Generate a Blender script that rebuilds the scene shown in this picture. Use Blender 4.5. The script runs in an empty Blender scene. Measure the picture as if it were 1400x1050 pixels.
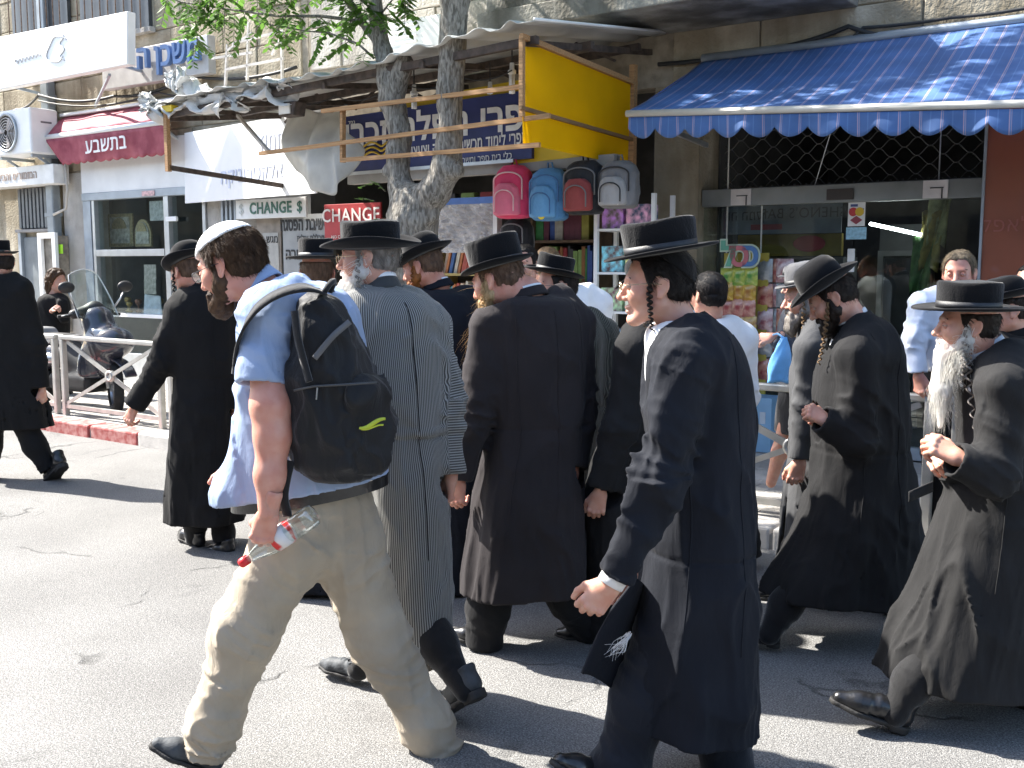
import bpy, math, random
import numpy as np
from mathutils import Matrix, Vector, Euler
random.seed(7); RNG = np.random.default_rng(7)
R = math.radians
SC = bpy.context.scene
COL = SC.collection

# ------------------------------------------------------------------ camera
CAM_H = 1.70
PITCH = math.atan((525 - 363) / 1400.0)
cam_d = bpy.data.cameras.new('camera'); cam = bpy.data.objects.new('camera', cam_d); COL.objects.link(cam)
cam_d.sensor_width = 36.0; cam_d.lens = 36.0; cam_d.clip_start = .05; cam_d.clip_end = 500
cam.location = (0, 0, CAM_H); cam.rotation_euler = (math.pi / 2 - PITCH, 0, 0)
SC.camera = cam
SC.render.resolution_x, SC.render.resolution_y = 1024, 768

# ------------------------------------------------------------------ sky, sun, exposure
SUN_AZ = np.array([-.906, .423]); SUN_EL = R(45)
W = bpy.data.worlds.new('World'); SC.world = W; W.use_nodes = True
nt = W.node_tree; bg = nt.nodes['Background']
sky = nt.nodes.new('ShaderNodeTexSky'); sky.sky_type = 'NISHITA'; sky.sun_disc = False
sky.sun_elevation = SUN_EL; sky.sun_rotation = math.atan2(SUN_AZ[0], SUN_AZ[1])
sky.dust_density = 1.5; sky.air_density = 1.0
nt.links.new(sky.outputs[0], bg.inputs[0]); bg.inputs[1].default_value = .12
sd = bpy.data.lights.new('sun', 'SUN'); sun = bpy.data.objects.new('sun', sd); COL.objects.link(sun)
sd.energy = 5.0; sd.angle = R(.8); sd.color = (1.0, .955, .88)
sv = Vector((SUN_AZ[0] * math.cos(SUN_EL), SUN_AZ[1] * math.cos(SUN_EL), math.sin(SUN_EL)))
sun.rotation_euler = (-sv).to_track_quat('-Z', 'Y').to_euler(); sun.location = (-6, 3, 8)
vs = SC.view_settings; vs.view_transform = 'Standard'; vs.look = 'None'; vs.gamma = 1.0; vs.use_curve_mapping = False
vs.exposure = 1.88
SC.cycles.max_bounces = 8; SC.cycles.transparent_max_bounces = 12

# ------------------------------------------------------------------ measuring: photo pixel + distance -> place
_c, _s = math.cos(PITCH), math.sin(PITCH)
def ray(px, py):
    u = (px - 700) / 1400.0; v = (525 - py) / 1400.0
    return np.array([u, _c + v * _s, v * _c - _s])
def at(px, py, Y):
    r = ray(px, py); return r * (Y / r[1]) + np.array([0, 0, CAM_H])
# street frame: x along the shop fronts, y away from the road, kerb at y = 0
ST_A = R(35); ST_O = np.array([0, 7.35])
E_S = np.array([math.cos(ST_A), -math.sin(ST_A)]); E_T = np.array([math.sin(ST_A), math.cos(ST_A)])
SM = Matrix.Translation((0, 7.35, 0)) @ Matrix.Rotation(-ST_A, 4, 'Z')
def sz(px, py, t):
    r = ray(px, py); k = (t + ST_O @ E_T) / (r[:2] @ E_T); P = r * k + np.array([0, 0, CAM_H])
    return float((P[:2] - ST_O) @ E_S), float(P[2])
def st(px, py, t):
    a, z = sz(px, py, t); return (a, t, z)

# ------------------------------------------------------------------ materials
MATS = {}
def mat(name, col, rough=.6, var=.12, scale=6., bump=0., bscale=80., metal=0., sheen=0., spec=.5, col2=None,
        stretch=(1, 1, 1), trans=0., alpha=1., coat=0., emit=0., sss=0., detail=4, ramp=(.35, .65), gen=False):
    if name in MATS: return MATS[name]
    m = bpy.data.materials.new(name); m.use_nodes = True; n = m.node_tree.nodes; l = m.node_tree.links
    b = n['Principled BSDF']
    tc = n.new('ShaderNodeTexCoord'); mp = n.new('ShaderNodeMapping'); mp.inputs['Scale'].default_value = stretch
    l.new(tc.outputs['Object'], mp.inputs['Vector'])
    nz = n.new('ShaderNodeTexNoise'); nz.inputs['Scale'].default_value = scale; nz.inputs['Detail'].default_value = detail
    l.new(mp.outputs[0], nz.inputs['Vector'])
    cr = n.new('ShaderNodeValToRGB'); cr.color_ramp.elements[0].position = ramp[0]; cr.color_ramp.elements[1].position = ramp[1]
    a = tuple(min(1, max(0, c * (1 - var))) for c in col); c2 = col2 or tuple(min(1, c * (1 + var)) for c in col)
    cr.color_ramp.elements[0].color = (*a, 1); cr.color_ramp.elements[1].color = (*c2, 1)
    l.new(nz.outputs['Fac'], cr.inputs[0]); l.new(cr.outputs[0], b.inputs['Base Color'])
    b.inputs['Roughness'].default_value = rough; b.inputs['Metallic'].default_value = metal
    b.inputs['Specular IOR Level'].default_value = spec
    b.inputs['Sheen Weight'].default_value = sheen; b.inputs['Sheen Roughness'].default_value = .4
    b.inputs['Transmission Weight'].default_value = trans; b.inputs['Alpha'].default_value = alpha
    b.inputs['Coat Weight'].default_value = coat
    if sss:
        b.inputs['Subsurface Weight'].default_value = sss; b.inputs['Subsurface Radius'].default_value = (.01, .004, .002)
        b.inputs['Subsurface Scale'].default_value = 1.0
    if emit:
        b.inputs['Emission Strength'].default_value = emit; b.inputs['Emission Color'].default_value = (*col, 1)
    if bump:
        n2 = n.new('ShaderNodeTexNoise'); n2.inputs['Scale'].default_value = bscale; n2.inputs['Detail'].default_value = 3
        l.new(mp.outputs[0], n2.inputs['Vector'])
        bp = n.new('ShaderNodeBump'); bp.inputs['Strength'].default_value = bump; bp.inputs['Distance'].default_value = .01
        l.new(n2.outputs['Fac'], bp.inputs['Height']); l.new(bp.outputs[0], b.inputs['Normal'])
    MATS[name] = m; return m
def node_mat(name, fn):
    if name in MATS: return MATS[name]
    m = bpy.data.materials.new(name); m.use_nodes = True; n = m.node_tree.nodes; l = m.node_tree.links
    fn(n, l, n['Principled BSDF']); MATS[name] = m; return m

# ------------------------------------------------------------------ objects
def tag(o, label=None, cat=None, group=None, kind=None):
    if label: o['label'] = label
    if cat: o['category'] = cat
    if group: o['group'] = group
    if kind: o['kind'] = kind
    return o
def thing(name, base, label, cat, group=None, M=None, rz=0.):
    o = bpy.data.objects.new(name, None); COL.objects.link(o); o.empty_display_size = .1
    M = SM if M is None else M
    o.matrix_world = M @ Matrix.Translation(Vector(base)) @ Matrix.Rotation(rz, 4, 'Z')
    tag(o, label, cat, group); o['_b'] = tuple(float(x) for x in base); o['_r'] = rz
    return o
WORLD = Matrix.Identity(4)
def link_mesh(name, me, m, parent=None, M=None, smooth=False, bevel=0.):
    me.materials.append(m)
    if smooth: me.shade_smooth()
    o = bpy.data.objects.new(name, me); COL.objects.link(o)
    if parent is not None: o.parent = parent
    elif M is not None: o.matrix_world = M
    if bevel:
        b = o.modifiers.new('bevel', 'BEVEL'); b.width = bevel; b.segments = 2; b.limit_method = 'ANGLE'
    return o
class MB:
    """collects shapes of ONE part"""
    def __init__(s): s.v = []; s.f = []
    def add(s, v, f):
        k = len(s.v); s.v += [tuple(map(float, x)) for x in v]; s.f += [tuple(i + k for i in q) for q in f]; return s
    def box(s, lo, hi):
        (a, b, c), (d, e, g) = lo, hi
        return s.add([(a,b,c),(d,b,c),(d,e,c),(a,e,c),(a,b,g),(d,b,g),(d,e,g),(a,e,g)],
                     [(0,3,2,1),(4,5,6,7),(0,1,5,4),(1,2,6,5),(2,3,7,6),(3,0,4,7)])
    def bar(s, a, b, w, h=None, up=(0,0,1)):
        a, b = Vector(a), Vector(b); h = h or w; d = (b - a).normalized(); u = Vector(up)
        if abs(d.dot(u)) > .98: u = Vector((1, 0, 0))
        x = d.cross(u).normalized() * (w / 2); y = x.cross(d).normalized() * (h / 2)
        v = [a-x-y, a+x-y, a+x+y, a-x+y, b-x-y, b+x-y, b+x+y, b-x+y]
        return s.add(v, [(0,1,2,3),(7,6,5,4),(4,5,1,0),(5,6,2,1),(6,7,3,2),(7,4,0,3)])
    def tube(s, pts, r, n=8, cap=True):
        P = [Vector(p) for p in pts]; m = len(P); rr = r if hasattr(r, '__len__') else [r] * m
        V = []; u = None
        for i, p in enumerate(P):
            d = (P[min(i+1, m-1)] - P[max(i-1, 0)]).normalized()
            if u is None:
                u = d.cross(Vector((0, 0, 1)))
                if u.length < .1: u = d.cross(Vector((1, 0, 0)))
            u = (u - d * u.dot(d)).normalized(); w = d.cross(u)
            for k in range(n):
                a = 2 * math.pi * k / n; V.append(p + (u * math.cos(a) + w * math.sin(a)) * rr[i])
        F = [(i*n+k, i*n+(k+1)%n, (i+1)*n+(k+1)%n, (i+1)*n+k) for i in range(m-1) for k in range(n)]
        if cap: F += [tuple(range(n-1, -1, -1)), tuple(range((m-1)*n, m*n))]
        return s.add(V, F)
    def lathe(s, prof, n=24, M=None, sx=1., sy=1., zf=None, closed=False):
        """prof: (r, z) list revolved about z; M places it"""
        V = []; m = len(prof)
        for r, z in prof:
            for k in range(n):
                a = 2 * math.pi * k / n; x, y = r * math.cos(a) * sx, r * math.sin(a) * sy
                zz = z + (zf(r, a) if zf else 0); p = Vector((x, y, zz)); V.append(M @ p if M else p)
        F = [(i*n+k, i*n+(k+1)%n, (i+1)*n+(k+1)%n, (i+1)*n+k) for i in range(m-1) for k in range(n)]
        if closed: F += [((m-1)*n+k, (m-1)*n+(k+1)%n, (k+1)%n, k) for k in range(n)]
        else: F += [tuple(range(n-1, -1, -1)), tuple(range((m-1)*n, m*n))]
        return s.add(V, F)
    def prism(s, poly, d0, d1, fr=lambda a, b, d: (a, d, b)):
        """poly (a,b) extruded from d0 to d1; fr maps (a,b,d) to a point"""
        n = len(poly); V = [fr(a, b, d0) for a, b in poly] + [fr(a, b, d1) for a, b in poly]
        F = [tuple(range(n)), tuple(range(2*n-1, n-1, -1))] + [(i, n+i, n+(i+1)%n, (i+1)%n) for i in range(n)]
        return s.add(V, F)
    def sheet(s, fn, nu, nv, th=0.):
        """fn(u,v)->point, u,v in 0..1; th = thickness along the normal"""
        P = np.array([[fn(i/nu, j/nv) for j in range(nv+1)] for i in range(nu+1)], float)
        idx = lambda i, j: i*(nv+1)+j
        F = [(idx(i,j), idx(i+1,j), idx(i+1,j+1), idx(i,j+1)) for i in range(nu) for j in range(nv)]
        if not th: return s.add(P.reshape(-1,3), F)
        du = np.gradient(P, axis=0); dv = np.gradient(P, axis=1); N = np.cross(du, dv); N /= (np.linalg.norm(N, axis=2, keepdims=True)+1e-9)
        Q = P - N*th; k = (nu+1)*(nv+1)
        F2 = [tuple(k+a for a in reversed(q)) for q in F]
        rim = [idx(i,0) for i in range(nu+1)] + [idx(nu,j) for j in range(1,nv+1)] + [idx(i,nv) for i in range(nu-1,-1,-1)] + [idx(0,j) for j in range(nv-1,0,-1)]
        F3 = [(rim[(a+1)%len(rim)], rim[a], k+rim[a], k+rim[(a+1)%len(rim)]) for a in range(len(rim))]
        return s.add(np.concatenate([P.reshape(-1,3), Q.reshape(-1,3)]), F+F2+F3)
    def mesh(s, name, off=(0,0,0), rz=0.):
        me = bpy.data.meshes.new(name); v = np.array(s.v, float) - np.array(off)
        if rz:
            c, q = math.cos(-rz), math.sin(-rz); v = np.stack([v[:,0]*c - v[:,1]*q, v[:,0]*q + v[:,1]*c, v[:,2]], 1)
        me.from_pydata(v.tolist(), [], s.f); me.validate()
        import bmesh
        bm = bmesh.new(); bm.from_mesh(me); bmesh.ops.recalc_face_normals(bm, faces=bm.faces); bm.to_mesh(me); bm.free()
        return me
    def build(s, name, m, parent=None, base=None, M=None, smooth=False, bevel=0., label=None, cat=None, group=None, kind=None):
        """under a parent: vertices are in the parent's frame of reference (street/world) and get its base removed"""
        if parent is not None:
            root = parent
            while '_b' not in root.keys(): root = root.parent
            off = root['_b']; rz = root['_r']
            o = link_mesh(name, s.mesh(name, off, rz), m, parent, None, smooth, bevel)
        else:
            M = SM if M is None else M
            if base is None:
                v = np.array(s.v); base = (v[:,0].mean(), v[:,1].mean(), v[:,2].min())
            o = link_mesh(name, s.mesh(name, base), m, None, M @ Matrix.Translation(Vector(base)), smooth, bevel)
        return tag(o, label, cat, group, kind)
def text_mb(s, size, fn, depth=.004, bold=0., align='CENTER', shear=0., spacing=1.08):
    """letters as a mesh; fn(x, y, d) maps the flat text to 3-D"""
    cu = bpy.data.curves.new('t', 'FONT'); cu.body = s; cu.size = size; cu.align_x = align; cu.align_y = 'CENTER'
    cu.extrude = depth / 2; cu.offset = bold; cu.shear = shear; cu.resolution_u = 2; cu.space_character = spacing
    o = bpy.data.objects.new('t', cu); COL.objects.link(o); bpy.context.view_layer.update()
    cv = o.to_curve(bpy.context.evaluated_depsgraph_get()); sp = []
    for q in cv.splines:
        pts = [(tuple(p.co), tuple(p.handle_left), tuple(p.handle_right)) for p in q.bezier_points]; xy = np.array([p[0][:2] for p in pts])
        ar = .5*np.sum(xy[:,0]*np.roll(xy[:,1], -1)-xy[:,1]*np.roll(xy[:,0], -1)); sp.append((pts, ar, xy.min(0), xy.max(0)))
    o.to_curve_clear(); bpy.data.objects.remove(o); bpy.data.curves.remove(cu)
    sg = np.sign(max(sp, key=lambda q: abs(q[1]))[1]); outer = [q for q in sp if np.sign(q[1]) == sg]; hole = [q for q in sp if np.sign(q[1]) != sg]; layers = []
    for q in outer:       # strokes of a letter that overlap go on layers of their own
        for L_ in layers:
            if all((q[2] > w[3]).any() or (q[3] < w[2]).any() for w in L_): L_.append(q); break
        else: layers.append([q])
    mb = MB()
    for k, L_ in enumerate(layers):
        cd = bpy.data.curves.new('t', 'CURVE'); cd.dimensions = '2D'; cd.fill_mode = 'BOTH'; cd.extrude = depth/2; cd.offset = bold; cd.resolution_u = 3
        hs = [h for h in hole if any((h[2] >= w[2]-1e-4).all() and (h[3] <= w[3]+1e-4).all() for w in L_)]
        for pts, *_ in L_+hs:
            z = cd.splines.new('BEZIER'); z.bezier_points.add(len(pts)-1); z.use_cyclic_u = True
            for bp, (co, hl, hr) in zip(z.bezier_points, pts): bp.handle_left_type = bp.handle_right_type = 'FREE'; bp.co = co; bp.handle_left = hl; bp.handle_right = hr
        o = bpy.data.objects.new('t', cd); COL.objects.link(o); bpy.context.view_layer.update(); me = o.to_mesh()
        mb.add([fn(p.co.x, p.co.y, p.co.z+depth/2+k*.0006) for p in me.vertices], [tuple(p.vertices) for p in me.polygons]); o.to_mesh_clear(); bpy.data.objects.remove(o); bpy.data.curves.remove(cd)
    return mb
def heb(s): return s[::-1]

# ------------------------------------------------------------------ signed-distance modelling
_perm = np.random.default_rng(3).permutation(512).astype(np.int64) % 256
_perm = np.concatenate([_perm]*3); _val = np.random.default_rng(4).random(256).astype(np.float32)*2-1
def vnoise(p):
    i = np.floor(p).astype(np.int64); f = (p - i).astype(np.float32); f = f*f*(3-2*f); i &= 255
    out = 0
    for dx in (0, 1):
        wx = f[:,0] if dx else 1-f[:,0]; a = _perm[i[:,0]+dx]
        for dy in (0, 1):
            wy = wx*(f[:,1] if dy else 1-f[:,1]); b = _perm[a+i[:,1]+dy]
            for dz in (0, 1):
                out = out + wy*(f[:,2] if dz else 1-f[:,2])*_val[_perm[b+i[:,2]+dz] & 255]
    return out
def smin(a, b, k):
    h = np.maximum(k - np.abs(a-b), 0)/k; return np.minimum(a, b) - h*h*k*.25
def smax(a, b, k): return -smin(-a, -b, k)
def rcone(p, a, b, ra, rb):
    a = np.asarray(a, np.float32); ba = np.asarray(b, np.float32)-a; pa = p-a
    t = np.clip(pa@ba/max(ba@ba, 1e-9), 0, 1); return np.linalg.norm(pa-t[:,None]*ba, axis=1) - (ra+(rb-ra)*t)
def ell(p, c, r):
    q = (p-np.asarray(c, np.float32)); r = np.asarray(r, np.float32)
    k0 = np.linalg.norm(q/r, axis=1); k1 = np.linalg.norm(q/(r*r), axis=1)+1e-9; return k0*(k0-1)/k1
def chain(p, pts, rs, k=.03):
    d = None
    for i in range(len(pts)-1):
        e = rcone(p, pts[i], pts[i+1], rs[i], rs[i+1]); d = e if d is None else smin(d, e, k)
    return d
def sdf_mesh(f, lo, hi, h):
    B = 4; lo = np.asarray(lo, np.float32)-h*2; hi = np.asarray(hi, np.float32)+h*2
    nb = np.ceil((hi-lo)/(h*B)).astype(int); g = np.stack(np.meshgrid(*[np.arange(k) for k in nb], indexing='ij'), -1).reshape(-1,3)
    fc = f((lo+(g+.5)*h*B).astype(np.float32)).reshape(nb)
    act = np.abs(fc) < h*B*1.5
    n = nb*B+1
    def rep(a):
        a = a.repeat(B,0).repeat(B,1).repeat(B,2); return np.pad(a, ((0,1),)*3, mode='edge')
    V = rep(fc).astype(np.float32); mk = rep(act)
    for ax in range(3):
        m2 = mk.copy(); sl = [slice(None)]*3; sr = [slice(None)]*3; sl[ax] = slice(1,None); sr[ax] = slice(None,-1)
        m2[tuple(sl)] |= mk[tuple(sr)]; mk = m2
    ii = np.argwhere(mk); V[mk] = f((lo+ii*h).astype(np.float32))
    ins = V < 0
    c = np.zeros(n-1, np.int8)
    for dx in (0,1):
        for dy in (0,1):
            for dz in (0,1): c += ins[dx:n[0]-1+dx, dy:n[1]-1+dy, dz:n[2]-1+dz]
    ac = (c > 0) & (c < 8); cells = np.argwhere(ac); M = len(cells)
    idm = np.full(n-1, -1, np.int64); idm[ac] = np.arange(M)
    corners = np.array([(x,y,z) for x in (0,1) for y in (0,1) for z in (0,1)])
    cv = np.stack([V[tuple((cells+o).T)] for o in corners], 1)
    acc = np.zeros((M,3), np.float32); cnt = np.zeros(M, np.float32)
    for i in range(8):
        for j in range(i+1, 8):
            if np.abs(corners[i]-corners[j]).sum() != 1: continue
            x = (cv[:,i] < 0) != (cv[:,j] < 0)
            t = np.where(x, cv[:,i]/np.where(x, cv[:,i]-cv[:,j], 1), 0)
            acc += np.where(x[:,None], corners[i]+t[:,None]*(corners[j]-corners[i]), 0); cnt += x
    P = lo + (cells + acc/cnt[:,None])*h
    quads = []
    for ax in range(3):
        b, d = (ax+1)%3, (ax+2)%3
        sl = [slice(None)]*3; sr = [slice(None)]*3; sl[ax] = slice(0,-1); sr[ax] = slice(1,None)
        e = ins[tuple(sl)] != ins[tuple(sr)]; ed = np.argwhere(e)
        ok = (ed[:,b] > 0) & (ed[:,d] > 0) & (ed[:,b] < n[b]-1) & (ed[:,d] < n[d]-1); ed = ed[ok]
        s0 = ins[tuple(ed.T)]
        def cell(ob, od):
            q = ed.copy(); q[:,b] += ob; q[:,d] += od; return idm[tuple(q.T)]
        q = np.stack([cell(-1,-1), cell(0,-1), cell(0,0), cell(-1,0)], 1)
        q[~s0] = q[~s0][:, ::-1]; quads.append(q)
    return P.astype(np.float32), np.concatenate(quads)
def np_mesh(name, P, Q, off=(0,0,0)):
    me = bpy.data.meshes.new(name); P = (np.asarray(P)-np.asarray(off)).astype(np.float32)
    me.vertices.add(len(P)); me.vertices.foreach_set('co', P.ravel())
    nq = len(Q); w = Q.shape[1]
    me.loops.add(nq*w); me.loops.foreach_set('vertex_index', Q.astype(np.int32).ravel())
    me.polygons.add(nq); me.polygons.foreach_set('loop_start', np.arange(0, nq*w, w, dtype=np.int32))
    me.update(calc_edges=True); me.validate(); return me
def join_pq(lst):
    P = []; Q = []; k = 0
    for p, q in lst:
        P.append(p); Q.append(np.asarray(q)+k); k += len(p)
    return np.concatenate(P), np.concatenate(Q)
def smooth_pq(P, Q, it=1):
    """a light Laplacian relax that keeps the size"""
    E = np.concatenate([Q[:, [0,1]], Q[:, [1,2]], Q[:, [2,3]], Q[:, [3,0]]])
    for k in range(it*2):
        lam = .5 if k % 2 == 0 else -.52
        s = np.zeros_like(P); c = np.zeros(len(P), np.float32)
        np.add.at(s, E[:,0], P[E[:,1]]); np.add.at(c, E[:,0], 1); np.add.at(s, E[:,1], P[E[:,0]]); np.add.at(c, E[:,1], 1)
        P = P + lam*(s/np.maximum(c,1)[:,None]-P)
    return P
def strands(roots, ends_fn, r=.0007, seg=6, rnd=None):
    """hair: thin three-sided tapering tubes; ends_fn(i, t)->points along strand i (vectorised over i)"""
    N = len(roots); ts = np.linspace(0, 1, seg+1)
    C = np.stack([ends_fn(t) for t in ts], 1)                       # N, seg+1, 3
    T = np.gradient(C, axis=1); T /= np.linalg.norm(T, axis=2, keepdims=True)+1e-9
    ref = np.array([.3, .9, .2]); U = np.cross(T, ref); U /= np.linalg.norm(U, axis=2, keepdims=True)+1e-9; Wv = np.cross(T, U)
    rr = (r*(1-.8*ts))[None,:,None]
    V = np.stack([C+rr*(U*math.cos(a)+Wv*math.sin(a)) for a in (0, 2.094, 4.189)], 2).reshape(-1, 3)
    i = np.arange(N)[:,None,None]*(seg+1)*3; j = np.arange(seg)[None,:,None]*3; k = np.arange(3)[None,None,:]
    a = i+j+k; b = i+j+(k+1)%3
    Q = np.stack([a, b, b+3, a+3], -1).reshape(-1, 4)
    return V.astype(np.float32), Q
# ================================================================== people: the kit
def cloth_mat(name, col, sheen=.25, rough=.8, weave=900., wr=.25, var=.15, stripe=None, tint=(1, 1, 1), spec=.2, wb=.18):
    def fn(n, l, b):
        tc = n.new('ShaderNodeTexCoord')
        nz = n.new('ShaderNodeTexNoise'); nz.inputs['Scale'].default_value = 5; nz.inputs['Detail'].default_value = 5
        l.new(tc.outputs['Object'], nz.inputs['Vector'])
        cr = n.new('ShaderNodeValToRGB'); cr.color_ramp.elements[0].position = .3; cr.color_ramp.elements[1].position = .7
        cr.color_ramp.elements[0].color = (*[c*(1-var) for c in col], 1); cr.color_ramp.elements[1].color = (*[c*(1+var)*t for c, t in zip(col, tint)], 1)
        l.new(nz.outputs['Fac'], cr.inputs[0]); out = cr.outputs[0]
        if stripe:
            pitch, duty, c2 = stripe
            at_ = n.new('ShaderNodeAttribute'); at_.attribute_name = 'stripe'
            m1 = n.new('ShaderNodeMath'); m1.operation = 'DIVIDE'; m1.inputs[1].default_value = pitch; l.new(at_.outputs['Fac'], m1.inputs[0])
            m2 = n.new('ShaderNodeMath'); m2.operation = 'FRACT'; l.new(m1.outputs[0], m2.inputs[0])
            m3 = n.new('ShaderNodeMath'); m3.operation = 'LESS_THAN'; m3.inputs[1].default_value = duty; l.new(m2.outputs[0], m3.inputs[0])
            mx = n.new('ShaderNodeMix'); mx.data_type = 'RGBA'; l.new(m3.outputs[0], mx.inputs[0]); l.new(out, mx.inputs[6]); mx.inputs[7].default_value = (*c2, 1)
            out = mx.outputs[2]
        l.new(out, b.inputs['Base Color'])
        b.inputs['Roughness'].default_value = rough; b.inputs['Sheen Weight'].default_value = sheen; b.inputs['Sheen Roughness'].default_value = .45
        b.inputs['Specular IOR Level'].default_value = spec
        w = n.new('ShaderNodeTexNoise'); w.inputs['Scale'].default_value = 16; w.inputs['Detail'].default_value = 6; w.inputs['Distortion'].default_value = .6
        mp = n.new('ShaderNodeMapping'); mp.inputs['Scale'].default_value = (1, 1, .45); l.new(tc.outputs['Object'], mp.inputs[0]); l.new(mp.outputs[0], w.inputs['Vector'])
        w2 = n.new('ShaderNodeTexNoise'); w2.inputs['Scale'].default_value = weave; l.new(tc.outputs['Object'], w2.inputs['Vector'])
        b1 = n.new('ShaderNodeBump'); b1.inputs['Strength'].default_value = min(1., wr*2.2); b1.inputs['Distance'].default_value = .012; l.new(w.outputs['Fac'], b1.inputs['Height'])
        b2 = n.new('ShaderNodeBump'); b2.inputs['Strength'].default_value = wb; b2.inputs['Distance'].default_value = .0025; l.new(w2.outputs['Fac'], b2.inputs['Height'])
        l.new(b1.outputs[0], b2.inputs['Normal']); l.new(b2.outputs[0], b.inputs['Normal'])
    return node_mat(name, fn)
def skin_mat(name, col):
    def fn(n, l, b):
        tc = n.new('ShaderNodeTexCoord')
        nz = n.new('ShaderNodeTexNoise'); nz.inputs['Scale'].default_value = 22; nz.inputs['Detail'].default_value = 5; l.new(tc.outputs['Object'], nz.inputs['Vector'])
        cr = n.new('ShaderNodeValToRGB'); cr.color_ramp.elements[0].position = .35; cr.color_ramp.elements[1].position = .68
        cr.color_ramp.elements[0].color = (col[0]*.9, col[1]*.74, col[2]*.7, 1); cr.color_ramp.elements[1].color = (*col, 1)
        l.new(nz.outputs['Fac'], cr.inputs[0]); l.new(cr.outputs[0], b.inputs['Base Color'])
        b.inputs['Roughness'].default_value = .5; b.inputs['Subsurface Weight'].default_value = .25
        b.inputs['Subsurface Radius'].default_value = (.012, .004, .002); b.inputs['Subsurface Scale'].default_value = 1.
        n2 = n.new('ShaderNodeTexNoise'); n2.inputs['Scale'].default_value = 260; l.new(tc.outputs['Object'], n2.inputs['Vector'])
        bp = n.new('ShaderNodeBump'); bp.inputs['Strength'].default_value = .18; bp.inputs['Distance'].default_value = .002
        l.new(n2.outputs['Fac'], bp.inputs['Height']); l.new(bp.outputs[0], b.inputs['Normal'])
    return node_mat(name, fn)
SKIN = skin_mat('skin_fair', (.60, .345, .255)); SKIN_P = skin_mat('skin_pink', (.58, .30, .225))
def hair_mat(name, col, c2=None, rough=.5, var=.35, bump=.5):
    if name in MATS: return MATS[name]
    m = mat(name, col, rough, var, 60, bump=bump, bscale=260, col2=c2, stretch=(1, 1, .35), spec=.3)
    n = m.node_tree.nodes; l = m.node_tree.links; b = n['Principled BSDF']; t = n.new('ShaderNodeBsdfTranslucent'); mx = n.new('ShaderNodeMixShader'); mx.inputs[0].default_value = .55 if 'white' in name else .35
    l.new(b.inputs['Base Color'].links[0].from_socket, t.inputs['Color']); l.new(b.outputs[0], mx.inputs[1]); l.new(t.outputs[0], mx.inputs[2]); l.new(mx.outputs[0], n['Material Output'].inputs['Surface']); return m
HAIR = dict(brown=hair_mat('hair_brown', (.085, .045, .022)), black=hair_mat('hair_black', (.016, .012, .011)), dark=hair_mat('hair_dark', (.03, .021, .016)),
            red=hair_mat('hair_ginger', (.34, .13, .035)), blond=hair_mat('hair_blond', (.66, .45, .22), (.80, .60, .34)), white=hair_mat('hair_white', (.92, .90, .85), (.97, .96, .93), var=.06, bump=.15),
            grey=hair_mat('hair_grey', (.30, .27, .24)), fair=hair_mat('hair_fair', (.24, .185, .12), (.36, .29, .20)), buzz=hair_mat('hair_cropped', (.16, .095, .06)), sandy=hair_mat('hair_sandy', (.21, .13, .065)))
FELT = cloth_mat('hat_felt', (.010, .010, .011), sheen=.12, rough=.92, weave=420, wr=.08, spec=.08)
PLUSH = cloth_mat('hat_plush', (.0095, .0095, .0105), sheen=.2, rough=.9, weave=170, wr=.3, spec=.06, wb=.7)
RIBBON = mat('hat_ribbon', (.022, .022, .024), .5, .2, 40, bump=.2, bscale=400)
BRIM_EDGE = FELT
GREYFELT = cloth_mat('hat_felt_grey', (.09, .09, .095), sheen=.3)
BLACK = cloth_mat('coat_black', (.013, .0127, .013), sheen=.03, spec=.12); BLACKWARM = cloth_mat('coat_black_warm', (.027, .0232, .0245), sheen=.05, spec=.12)
NAVY = cloth_mat('coat_navy', (.0105, .0122, .0175), sheen=.03, spec=.15); SUITBLK = cloth_mat('trousers_black', (.009, .009, .010), sheen=.06)
CHARC = cloth_mat('coat_charcoal', (.018, .0178, .0185), sheen=.03, spec=.1); GREYC = cloth_mat('coat_grey', (.06, .061, .064), sheen=.05, spec=.12)
STRIPED = cloth_mat('coat_grey_pinstripe', (.062, .063, .060), stripe=(.0098, .40, (.30, .30, .285)), var=.1)
OLIVE = cloth_mat('coat_olive_stripe', (.035, .034, .026), stripe=(.011, .35, (.12, .115, .09)), var=.1)
WHITE = cloth_mat('shirt_white', (.80, .80, .80), sheen=.05, rough=.7); BLUE = cloth_mat('shirt_pale_blue', (.28, .36, .52), sheen=.05, rough=.75, wr=.3)
PALEB = cloth_mat('shirt_white_blue', (.70, .74, .82), sheen=.05, rough=.7)
KHAKI = cloth_mat('trousers_khaki', (.37, .315, .24), sheen=.1, rough=.8, wr=.3)
SHOE = mat('shoe_leather', (.012, .012, .013), .32, .25, 30, bump=.15, bscale=90, coat=.25); SHOEG = mat('shoe_suede', (.045, .05, .055), .7, .25, 30, bump=.2)
SOLE = mat('shoe_sole', (.022, .021, .02), .75, .3, 40, bump=.2); SOCK = cloth_mat('sock_black', (.011, .011, .012))
GOLD = mat('spectacle_wire', (.55, .45, .30), .25, .05, 20, metal=1.)
LENS = mat('spectacle_lens', (1, 1, 1), .02, 0, 5, trans=1., alpha=.25)
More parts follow.
